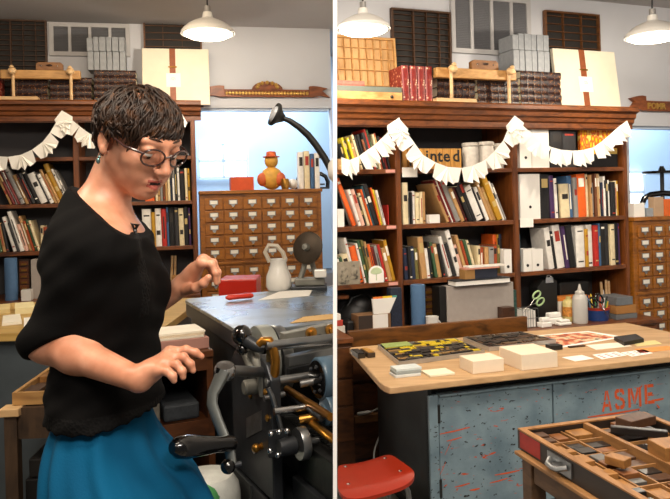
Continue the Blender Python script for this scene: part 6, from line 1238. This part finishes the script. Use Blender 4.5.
# skeleton in the room
beta = math.radians(84); bf = V((math.sin(beta), -math.cos(beta), 0)); br = V((-math.cos(beta), -math.sin(beta), 0)); RB_ = (bf, br, Zv)
psi, th = math.radians(54), math.radians(27); hf = V((math.sin(psi)*math.cos(th), -math.cos(psi)*math.cos(th), -math.sin(th))); hr = V((-math.cos(psi), -math.sin(psi), 0)); hu = V((math.sin(psi)*math.sin(th), -math.cos(psi)*math.sin(th), math.cos(th))); RH = (hf, hr, hu)
HC = P(138.5, 136.5, 1.47)
def hw(f, s, u): return HC+hf*f+hr*s+hu*u
D0 = 1.5; Csh, Cch, Cwa, Chi = P(104, 234, D0), P(110, 288, D0), P(107, 368, D0), P(108, 446, D0)
NS, NE, NW = P(103, 250, 1.39), P(47, 342, 1.41), P(138, 379.5, 1.30)
FS, FE, FW = P(119, 243, 1.64), P(108, 330, 1.71), P(181, 287.5, 1.63)
zs = np.concatenate([np.arange(-.01, .95, .012), np.arange(.95, 1.15, .006), np.arange(1.15, 1.80, .0022)])
G = Field(np.arange(-.74, -.22, .0026), np.arange(1.2, 1.86, .0027), zs)
# trunk
G.ell(Cch, RB_, (.09, .135, .17), .02); G.cone(NS+br*-.01+Zv*-.005, FS-br*-.01, .05, .05, .06); G.ell(Csh-bf*.03-Zv*.05, RB_, (.075, .14, .11), .05)
for s in (-1, 1): G.ell(P(128, 293, D0)+br*(.068*s)-bf*.005, RB_, (.058, .06, .06), .035)
G.ell(Cwa, RB_, (.088, .122, .13), .06); G.ell(Chi-Zv*.03, RB_, (.1, .15, .12), .06)
for s in (-1, 1):
    hp = Chi+br*(.07*s)-Zv*.06; kn = V((hp.x+.015, hp.y, .5)); an = V((hp.x-.015, hp.y, .085)); G.cone(hp, kn, .068, .05, .05); G.cone(kn, an, .055, .036, .02); G.cone(an-Zv*.03+bf*-.03, an-Zv*.045+bf*.14, .035, .028, .02); G.cone(an-Zv*.05+bf*.0, an-Zv*.06+bf*.13, .03, .024, .02)
# neck and head
G.cone(hw(-.034, 0, -.05), P(97, 222, D0), .044, .054, .022); G.cone(P(98, 218, D0), P(90, 234, 1.43), .05, .045, .04); G.cone(P(98, 218, D0), P(108, 236, 1.58), .05, .045, .04)
G.ell(hw(-.008, 0, .022), RH, (.083, .07, .076), .02); G.ell(hw(.028, 0, -.034), RH, (.06, .054, .078), .03); G.ell(hw(.066, 0, -.092), RH, (.019, .019, .017), .026)
for s in (-1, 1):
    G.cone(hw(.002, .048*s, -.05), hw(.058, .012*s, -.09), .015, .014, .028); G.ell(hw(.056, .04*s, -.03), RH, (.022, .021, .018), .022); G.ell(hw(.062, .03*s, -.058), RH, (.018, .018, .02), .02)
    G.cone(hw(.082, .012*s, .017), hw(.072, .042*s, .019), .011, .009, .016)
    G.ell(hw(.099, .032*s, -.001), RH, (.017, .017, .0125), .012, True)
    G.ell(hw(.0757, .0315*s, .0035), RH, (.0148, .0158, .0118), .003); G.ell(hw(.073, .0315*s, -.010), RH, (.0135, .015, .006), .004)      # lids over the eyeball
    G.ell(hw(-.01, .074*s, -.01), RH, (.019, .007, .030), .006); G.ell(hw(-.006, .081*s, -.008), RH, (.011, .005, .019), .005, True); G.ell(hw(-.002, .0745*s, -.036), RH, (.008, .006, .009), .006)
G.cone(hw(.087, 0, .01), hw(.1075, 0, -.03), .0072, .0098, .011); G.ell(hw(.1095, 0, -.0345), RH, (.0095, .0095, .0085), .006)
for s in (-1, 1): G.ell(hw(.0985, .0105*s, -.038), RH, (.0095, .0068, .0065), .006); G.ell(hw(.1005, .006*s, -.0445), RH, (.0045, .003, .003), .003, True)
for s in (-1, 1): G.cone(hw(.0905, 0, -.0605), hw(.083, .021*s, -.0655), .0052, .003, .006); G.cone(hw(.0885, 0, -.0755), hw(.082, .019*s, -.0705), .0062, .003, .006)
G.cone(hw(.0925, -.011, -.0685), hw(.0925, .011, -.0685), .0034, .0034, .002, True); G.ell(hw(.0925, 0, -.0685), RH, (.006, .010, .0038), .002, True)
G.ell(hw(.084, 0, -.083), RH, (.01, .014, .006), .008)
# arms
def limb(a, b_, c, ru, re, rf, rw):
    G.cone(a, b_, ru, re, .03); m_ = b_.lerp(c, .32); G.cone(b_, m_, re*.98, rf, .025); G.cone(m_, c, rf, rw, .02)
limb(NS, NE, NW, .048, .038, .0365, .0225); limb(FS, FE, FW, .05, .04, .037, .023)
def finger(pts, r0, r1):
    k = len(pts)-1
    for i in range(k): a, b_ = pts[i], pts[i+1]; G.cone(a, b_, r0+(r1-r0)*i/k, r0+(r1-r0)*(i+1)/k, .004 if i else .008)
    for q in pts[1:-1]: G.ell(q, RB_, ((r0+r1)*.545,)*3, .003)
def hand(w, mcps, tips, thumb, dors):
    for i, m_ in enumerate(mcps): G.cone(w.lerp(m_, .08), m_, .019 if i in (1, 2) else .016, .0108, .014)
    for a, b_ in zip(mcps, mcps[1:]): G.cone(a, b_, .0112, .011, .008)
    G.cone(w.lerp(mcps[1], .45), w.lerp(mcps[2], .6), .017, .017, .012)
    for m_, t in zip(mcps, tips): finger([m_]+t, .0088, .0062)
    finger(thumb, .0128, .0078)
hand(NW, [P(170, 352.5, 1.335), P(168, 357.5, 1.316), P(163.5, 363.5, 1.298), P(157.5, 370, 1.284)],
     [[P(186, 349.5, 1.336), P(195.5, 352.5, 1.337), P(201.5, 356.5, 1.338)], [P(183.5, 357, 1.312), P(190.5, 364, 1.31), P(193, 370.5, 1.31)], [P(176.5, 364.5, 1.288), P(182, 371, 1.284), P(183, 377, 1.284)], [P(167.5, 371.5, 1.27), P(172.5, 376, 1.266), P(174, 380.5, 1.266)]],
     [P(148, 373, 1.335), P(162, 369, 1.362), P(174, 368, 1.37), P(183, 371, 1.368)], None)
hand(FW, [P(202, 262.5, 1.585), P(203.5, 260, 1.607), P(203, 260, 1.63), P(201, 262.5, 1.65)],
     [[P(211.5, 264, 1.575), P(215.5, 273, 1.575), P(216.3, 283, 1.577)], [P(213.5, 262.5, 1.607), P(218, 272, 1.61), P(218, 282, 1.61)], [P(212.5, 263.5, 1.637), P(216.5, 272, 1.64), P(216, 280.5, 1.64)], [P(209, 266, 1.662), P(212, 273.5, 1.665), P(211.5, 280, 1.665)]],
     [P(187, 290, 1.605), P(196, 287.5, 1.575), P(203.5, 283, 1.562), P(208.5, 277.5, 1.558)], None)
pos, fc = G.mesh(); del G.a
def skin():
    m, nt, b = nodes('skin'); n1 = tex(nt, 'Noise', 22, Detail=4.); n2 = tex(nt, 'Noise', 260, Detail=2.)
    nt.links.new(ramp(nt, n1.outputs['Fac'], [(.3, lin('#bd7f60')), (.55, lin('#cf9274')), (.75, lin('#d9a183'))]), b.inputs['Base Color']); b.inputs['Roughness'].default_value = .42
    b.inputs['Subsurface Weight'].default_value = .18; b.inputs['Subsurface Radius'].default_value = (.012, .005, .003); b.inputs['Subsurface Scale'].default_value = .5; bump(nt, b, n2.outputs['Fac'], .03, .002); return m
SKIN = skin(); LIP = M('#ab5648', .55, 0, .1, 60, .02, 'lips'); MOUTH = M('#2a0c0a', .6, 0, .1, 30, 0, 'open_mouth'); NAIL = M('#d7a08c', .3, 0, .05, 30, 0, 'nails')
cen_ = pos[fc].mean(1)-np.array(HC); fl, sl_, ul = cen_@np.array(hf), cen_@np.array(hr), cen_@np.array(hu)
mi = np.zeros(len(fc)); w_ = .0225-np.abs(sl_)
lipz = (fl > .0815) & (np.abs(sl_) < .0185) & (((ul > -.0665) & (ul < -.0575-.16*np.abs(sl_))) | ((ul < -.0695) & (ul > -.0805+.25*np.abs(sl_)))); mi[lipz] = 1
mi[(fl > .07) & (fl < .0925) & (np.abs(sl_) < .0135) & (ul > -.0716) & (ul < -.0648)] = 2
wr = root('person', V((Chi.x, Chi.y, 0)), 'woman in black top and teal skirt, glasses, hands raised over the press', 'person')
body = np_obj('body', pos, fc, [SKIN, LIP, MOUTH], wr, 1, mi)
# eyes under the lids
IRIS = M('#3a2a1c', .2, 0, .2, 60, 0, 'iris')
for s in (-1, 1):
    c_ = hw(.0752, .0315*s, -.0045); mb = MB().ball(c_, .0125, 16); g_ = hf*.75-hu*.75; mb.m = 1; mb.ball(c_+g_.normalized()*.0095, .0055, 12); mb.build('eye', [M('#e6ddd4', .25, 0, .03, 10, 0, 'eye_white'), IRIS], wr, smooth=True, auto=False)
    MB().tube([hw(.0895, .012*s, .0225), hw(.0885, .024*s, .0275), hw(.08, .037*s, .0265), hw(.069, .047*s, .02)], [.0022, .003, .0026, .001], 8, flat=.7).build('eyebrow', M('#3a2416', .7, 0, .2, 60, .1, 'brow_hair'), wr, smooth=True)
# glasses
gl = MB(); lensmb = []
for s in (-1, 1):
    gc = hw(.0985, .033*s, -.007); gx = (hr*s*.96-hf*.22).normalized(); gy = (hu*.985+hf*.12).normalized()
    ringp = [gc+gx*(.0255*math.cos(t))+gy*(.0185*math.sin(t)) for t in [2*PI*i/28 for i in range(29)]]; gl.tube(ringp, .0021, 8, caps=False); lensmb.append((gc, gx, gy, s))
    gl.tube([gc+gx*.024+gy*.007, gc+gx*.031+gy*.008-hf*.006, hw(.06, .077*s, .0), hw(.0, .081*s, .006), hw(-.03, .079*s, -.006)], [.0024, .003, .0026, .002, .0015], 8)
gl.tube([hw(.1035, -.0095, -.004), hw(.1095, 0, .0005), hw(.1035, .0095, -.004)], .0021, 8)
g = gl.build('eyeglasses', M('#3b2420', .2, .1, .5, 90, 0, 'tortoise_frame', .4), wr, smooth=True)
lm, nt, b = nodes('lens_glass'); b.inputs['Transmission Weight'].default_value = 1; b.inputs['Roughness'].default_value = 0; b.inputs['IOR'].default_value = 1.06; b.inputs['Base Color'].default_value = (1, 1, 1, 1)
for gc, gx, gy, s in lensmb:
    q = MB().prism([gc+gx*(.0245*math.cos(t))+gy*(.0175*math.sin(t)) for t in [2*PI*i/24 for i in range(24)]], gx.cross(gy)*(.001*s)); ORG[g.name] = ORG[wr.name]; q.build('lens', lm, g)
e = MB().ball(hw(.0, .081, -.05), .0035, 8); e.ball(hw(.001, .082, -.058), .0045, 8, (1, 1, 1.5)); e.tube([hw(-.001, .081, -.042), hw(.0, .083, -.05)], .0009, 6); e.build('earring', M('#5f7a78', .25, .7, .3, 80, 0, 'earring_metal'), wr, smooth=True)
# hair: a soft cap with many waved locks
HG = Field(*[np.arange(HC[i]-.15, HC[i]+.15, .003) for i in range(3)])
def hairline(X, Y, Z, d):
    px, py, pz = X-HC.x, Y-HC.y, Z-HC.z; f_, s_, u_ = (px*a.x+py*a.y+pz*a.z for a in (hf, hr, hu))
    lim = np.interp(u_, [-.12, -.075, -.03, 0., .02, .045, .075, .12], [-.055, -.045, -.034, -.022, .03, .082, .11, .15]); lim = lim+.02*np.clip(s_/.08, -1, 1)*np.clip((u_-.0)/.05, 0, 1)*0
    d = d+.006*np.sin(f_*95+s_*40)*np.sin(s_*80+u_*55)+.003*np.sin(u_*170+f_*60)
    return np.maximum(d, np.maximum((f_-lim)*.8, -.088-u_+.1*np.clip(-f_-.03, -1, 0)))
HG.ell(hw(-.01, 0, .021), RH, (.089, .08, .078), .002, False, hairline); hp_, hfc = HG.mesh()
hm, nt, b = nodes('brown_hair'); n1 = tex(nt, 'Noise', 60, Detail=4.); nt.links.new(ramp(nt, n1.outputs['Fac'], [(.32, lin('#150c07')), (.55, lin('#2c1a0d')), (.76, lin('#54341a'))]), b.inputs['Base Color']); b.inputs['Roughness'].default_value = .5; b.inputs['Specular IOR Level'].default_value = .35
hair = np_obj('hair', hp_, hfc, [hm], wr, 1)
rh = random.Random(21); mb = MB(); crown = V((-.045, .0, .1))
for i in range(1700):
    a_, z_ = rh.uniform(0, 2*PI), rh.uniform(-.85, 1); q = V((math.cos(a_)*math.sqrt(1-z_*z_), math.sin(a_)*math.sqrt(1-z_*z_), z_)); p = V((-.01+q.x*.089, q.y*.08, .021+q.z*.077))
    lim = np.interp(p.z, [-.12, -.075, -.03, 0., .02, .045, .075, .12], [-.055, -.045, -.034, -.024, .024, .072, .1, .15])
    if p.x > lim-.004 or p.z < -.075 or (abs(p.y) > .045 and -.04 < p.x < .04 and -.05 < p.z < .012): continue
    fl_d = (p-crown); fl_d = fl_d-q*fl_d.dot(q); fl_d.normalize()
    if p.x > .02 and p.z > .03: fl_d = (fl_d+V((.25, .9, -.5))).normalized()
    ln = (rh.uniform(.015, .03) if abs(p.y) > .05 and -.045 < p.x < .045 and p.z < .05 else rh.uniform(.035, .07)) if p.z > -.02 else rh.uniform(.02, .045); wv, ph, sd = rh.uniform(.003, .007), rh.uniform(0, 6.28), q.cross(fl_d); pts = []; lift = rh.uniform(.001, .008)
    pt = V(p)
    for k in range(7):
        t = k/6; qq = V(((pt.x+.01)/.089**2, pt.y/.08**2, (pt.z-.021)/.077**2)).normalized(); rad = math.sqrt(((pt.x+.01)/.089)**2+(pt.y/.08)**2+((pt.z-.021)/.077)**2); pt = V((-.01+(pt.x+.01)/rad, pt.y/rad, .021+(pt.z-.021)/rad))
        o_ = pt+qq*(lift*math.sin(PI*(t*.8+.1))+.002+.004*t*rh.random()+(.014*t*t if p.z < .0 and p.x < 0 else 0))+sd*(wv*math.sin(ph+t*5.5)); pts.append(hw(o_.x, o_.y, o_.z))
        pt = pt+(fl_d-qq*fl_d.dot(qq)).normalized()*(ln/6)
        fl_d = (fl_d+V((0, 0, -.12))).normalized()
    r_ = rh.uniform(.0013, .003); mb.tube(pts, [r_*.5, r_, r_*1.05, r_, r_*.85, r_*.6, r_*.15], 5, caps=False)
mb.build('hair_lock', hm, hair, smooth=True, auto=False) if False else None
for v_ in mb.v: pass
ORG[hair.name] = ORG[wr.name]; lk = mb.build('hair_curls', hm, hair, smooth=True, auto=False)
# black top
TG = Field(np.arange(-.76, -.33, .0034), np.arange(1.2, 1.86, .0036), np.arange(1.02, 1.62, .0034))
def fold(X, Y, Z, d): return d+.0022*np.sin(70*Z+38*X+3*np.sin(14*Y+9*X))+.0016*np.sin(120*Z-70*X+40*Y)
inf = .009
TG.ell(Cch, RB_, (.09+inf, .135+inf, .17+inf), .02, fn2=fold); TG.cone(NS-Zv*.005, FS, .05+inf, .05+inf, .06, fn2=fold); TG.ell(Csh-bf*.03-Zv*.05, RB_, (.075+inf, .14+inf, .11+inf), .05, fn2=fold)
for s in (-1, 1): TG.ell(P(128, 293, D0)+br*(.068*s)-bf*.005, RB_, (.062+inf, .062+inf, .063+inf), .04)
TG.ell(Cwa, RB_, (.096+inf, .13+inf, .13+inf), .06, fn2=fold); TG.ell(P(106, 420, D0), RB_, (.104+inf, .148+inf, .12+inf), .06, fn2=fold)
TG.cone(P(98, 218, D0), P(90, 234, 1.43), .05+inf, .045+inf, .04); TG.cone(P(98, 218, D0), P(108, 236, 1.58), .05+inf, .045+inf, .04); TG.cone(P(95, 206, D0), P(98, 224, D0), .055+inf, .056+inf, .03)
sfold = lambda X, Y, Z, d: d+.0028*np.sin(78*Z-50*X+2.5*np.sin(20*X+18*Y))
def cuff(e, w): 
    n_ = ((w-e).normalized()*.75+(e-(NS if e is NE else FS)).normalized()*.65).normalized(); p_ = e+n_*.014
    return lambda X, Y, Z, d: np.maximum(sfold(X, Y, Z, d), (X-p_.x)*n_.x+(Y-p_.y)*n_.y+(Z-p_.z)*n_.z)
TG.cone(NS, NE, .048+inf, .044+inf, .03, fn2=cuff(NE, NW)); TG.cone(FS, FE, .053+inf, .045+inf, .03, fn2=cuff(FE, FW)); TG.cone(NE, NE.lerp(NW, .15), .039+inf, .038+inf, .02, fn2=cuff(NE, NW))
na, nb = P(84, 193.5, D0), P(133, 229, D0-.03); sl0 = (nb.z-na.z)/(nb.x-na.x)
TG.clip(lambda X, Y, Z: (Z-(na.z+sl0*(X-na.x)))*.8+0*Y)
zh = 1.098
def hem(X, Y, Z): an = np.arctan2((Y-D0)/1.0, X-Chi.x); return (zh+.004*np.clip((Y-D0)/.15, -1, 1)+.0055*np.abs(np.sin(an*13))+.03*np.clip((X-Chi.x)/.1, 0, 1)**2*.5-Z)*1.0
arm_free = lambda X: 0
TG.clip(hem); tp, tf = TG.mesh(); del TG.a
tm, nt, b = nodes('black_jersey'); n1 = tex(nt, 'Noise', 300, Detail=2.); b.inputs['Base Color'].default_value = lin('#070606'); b.inputs['Roughness'].default_value = .85; b.inputs['Specular IOR Level'].default_value = .12; bump(nt, b, n1.outputs['Fac'], .15, .002)
lm_, nt, b = nodes('black_lace'); n1 = tex(nt, 'Voronoi', 150); nt.links.new(ramp(nt, n1.outputs['Distance'], [(.2, lin('#060606')), (.5, lin('#0a0909'))]), b.inputs['Base Color']); b.inputs['Roughness'].default_value = .8; b.inputs['Specular IOR Level'].default_value = .15; bump(nt, b, n1.outputs['Distance'], .5, .003)
tc = tp[tf].mean(1); hz = np.array([zh])+.004*np.clip((tc[:, 1]-D0)/.15, -1, 1)
tmi = ((tc[:, 2] < hz+.035) & (tc[:, 2] < 1.14)).astype(int); rc_ = (tc-np.array(Cch))@np.array(br); fc_ = (tc-np.array(Cch))@np.array(bf); tmi[(rc_ > .05) & (rc_ < .085) & (fc_ > .02) & (tc[:, 2] > Cch.z-.05)] = 1
top = np_obj('top', tp, tf, [tm, lm_], wr, 2, tmi)
# neckline trim and a small bow
nk = []
for i in range(25):   # follow the neckline plane around the neck
    t = 2*PI*i/24; pass
bow = MB(); bq = P(135, 231, D0-.05)
for s in (-1, 1): bow.tube([bq, bq+Zv*(.012*s)+bf*.006, bq+Zv*(.016*s)-bf*.004+br*.006, bq], [.002, .005, .004, .002], 8)
for s in (-1, 1): bow.tube([bq, bq-Zv*.018+br*(.006*s)+bf*.004, bq-Zv*.032+br*(.01*s)+bf*.006], [.0022, .002, .0015], 6)
bow.ball(bq, .005, 8); ORG[top.name] = ORG[wr.name]; bow.build('bow', M('#050505', .4, 0, .1, 30, 0, 'black_ribbon'), top, smooth=True)
# lace panel down the front of the top
lp = MB()
# skirt
ksec = [(1.125, 70, 143, .115), (1.095, 60, 149, .138), (1.065, 55, 154, .15), (1.04, 52, 159, .162), (1.01, 50, 167, .176), (.97, 49, 186, .195), (.93, 49.5, 202, .205), (.85, 47, 222, .215), (.7, 42, 236, .222), (.5, 36, 244, .225), (.32, 30, 250, .23)]
NA = 120; vs = []; fs = []
for j, (z, xa, xb, ry) in enumerate(ksec):
    x0 = (xa-CX)/F*D0+(z-H)*SR; x1 = (xb-CX)/F*D0+(z-H)*SR; cx, rx = (x0+x1)/2, (x1-x0)/2; am = min(.02, .002+.02*j/7)
    for i in range(NA):
        t = 2*PI*i/NA; w_ = 1+am/rx*.35*math.sin(9*t+.5*j*.2)+am/rx*.25*math.sin(15*t+1.3); vs.append(V((cx+rx*w_*math.cos(t), D0+ry*w_*math.sin(t), z)))
fs = [(j*NA+i, j*NA+(i+1) % NA, (j+1)*NA+(i+1) % NA, (j+1)*NA+i) for j in range(len(ksec)-1) for i in range(NA)]
sm, nt, b = nodes('teal_knit'); n1 = tex(nt, 'Noise', 240, Detail=3.); n2 = tex(nt, 'Noise', 5)
nt.links.new(ramp(nt, n2.outputs['Fac'], [(.3, lin('#044568')), (.7, lin('#06587f'))]), b.inputs['Base Color']); b.inputs['Roughness'].default_value = .85; b.inputs['Specular IOR Level'].default_value = .15; bump(nt, b, n1.outputs['Fac'], .25, .003)
sk = MB().add(vs, fs).build('skirt', sm, wr, smooth=True, auto=False); q = sk.modifiers.new('sub', 'SUBSURF'); q.levels = q.render_levels = 1; q = sk.modifiers.new('thick', 'SOLIDIFY'); q.thickness = .003
# ---------------------------------------------------------------- light and view
def point(name, loc, e, col, r=.03):
    l = bpy.data.lights.new(name, 'POINT'); l.energy = e; l.color = col; l.shadow_soft_size = r
    o = bpy.data.objects.new(name, l); C.objects.link(o); o.location = loc; return o
WARM = (1, .8, .58)
area('fill_light_press', (-.25, .7, 3.0), (-.4, 1.9, 1.0), .5, .5, 34, (1, .86, .7))  # added fill lamp above the press, no fixture there
area('fill_light_face', (-.35, -.45, 2.95), (-.5, 1.5, 1.45), .5, .4, 15, (1, .87, .74))  # unseen lamp added behind the camera to brighten the face
area('fill_light_side', (-1.9, 1.6, 2.9), (-.7, 1.5, 1.2), .4, .6, 26, (1, .84, .66))  # added fill from the left, out of view
area('fill_light_shelves', (-1.5, 4.2, 3.05), (-1.5, 5.7, 1.2), 1.2, .4, 26, WARM)  # unseen lamp added to lift the left bookcase
area('fill_light_table', (1.0, 1.9, 3.05), (1.1, 3.9, .8), 1.2, .6, 92, (1, .88, .74))  # added lamp out of view that brightens the table
area('fill_light_front', (.75, -.4, 2.95), (1.0, 3.2, .4), .8, .6, 60, (1, .9, .8))  # fill added from the camera side for the steel front
w = bpy.data.worlds.new('world'); bpy.context.scene.world = w; w.use_nodes = True
w.node_tree.nodes['Background'].inputs[0].default_value = (1, .93, .86, 1); w.node_tree.nodes['Background'].inputs[1].default_value = .12
vs = bpy.context.scene.view_settings; vs.view_transform = 'Standard'; vs.look = 'None'; vs.exposure = 0; vs.gamma = 1
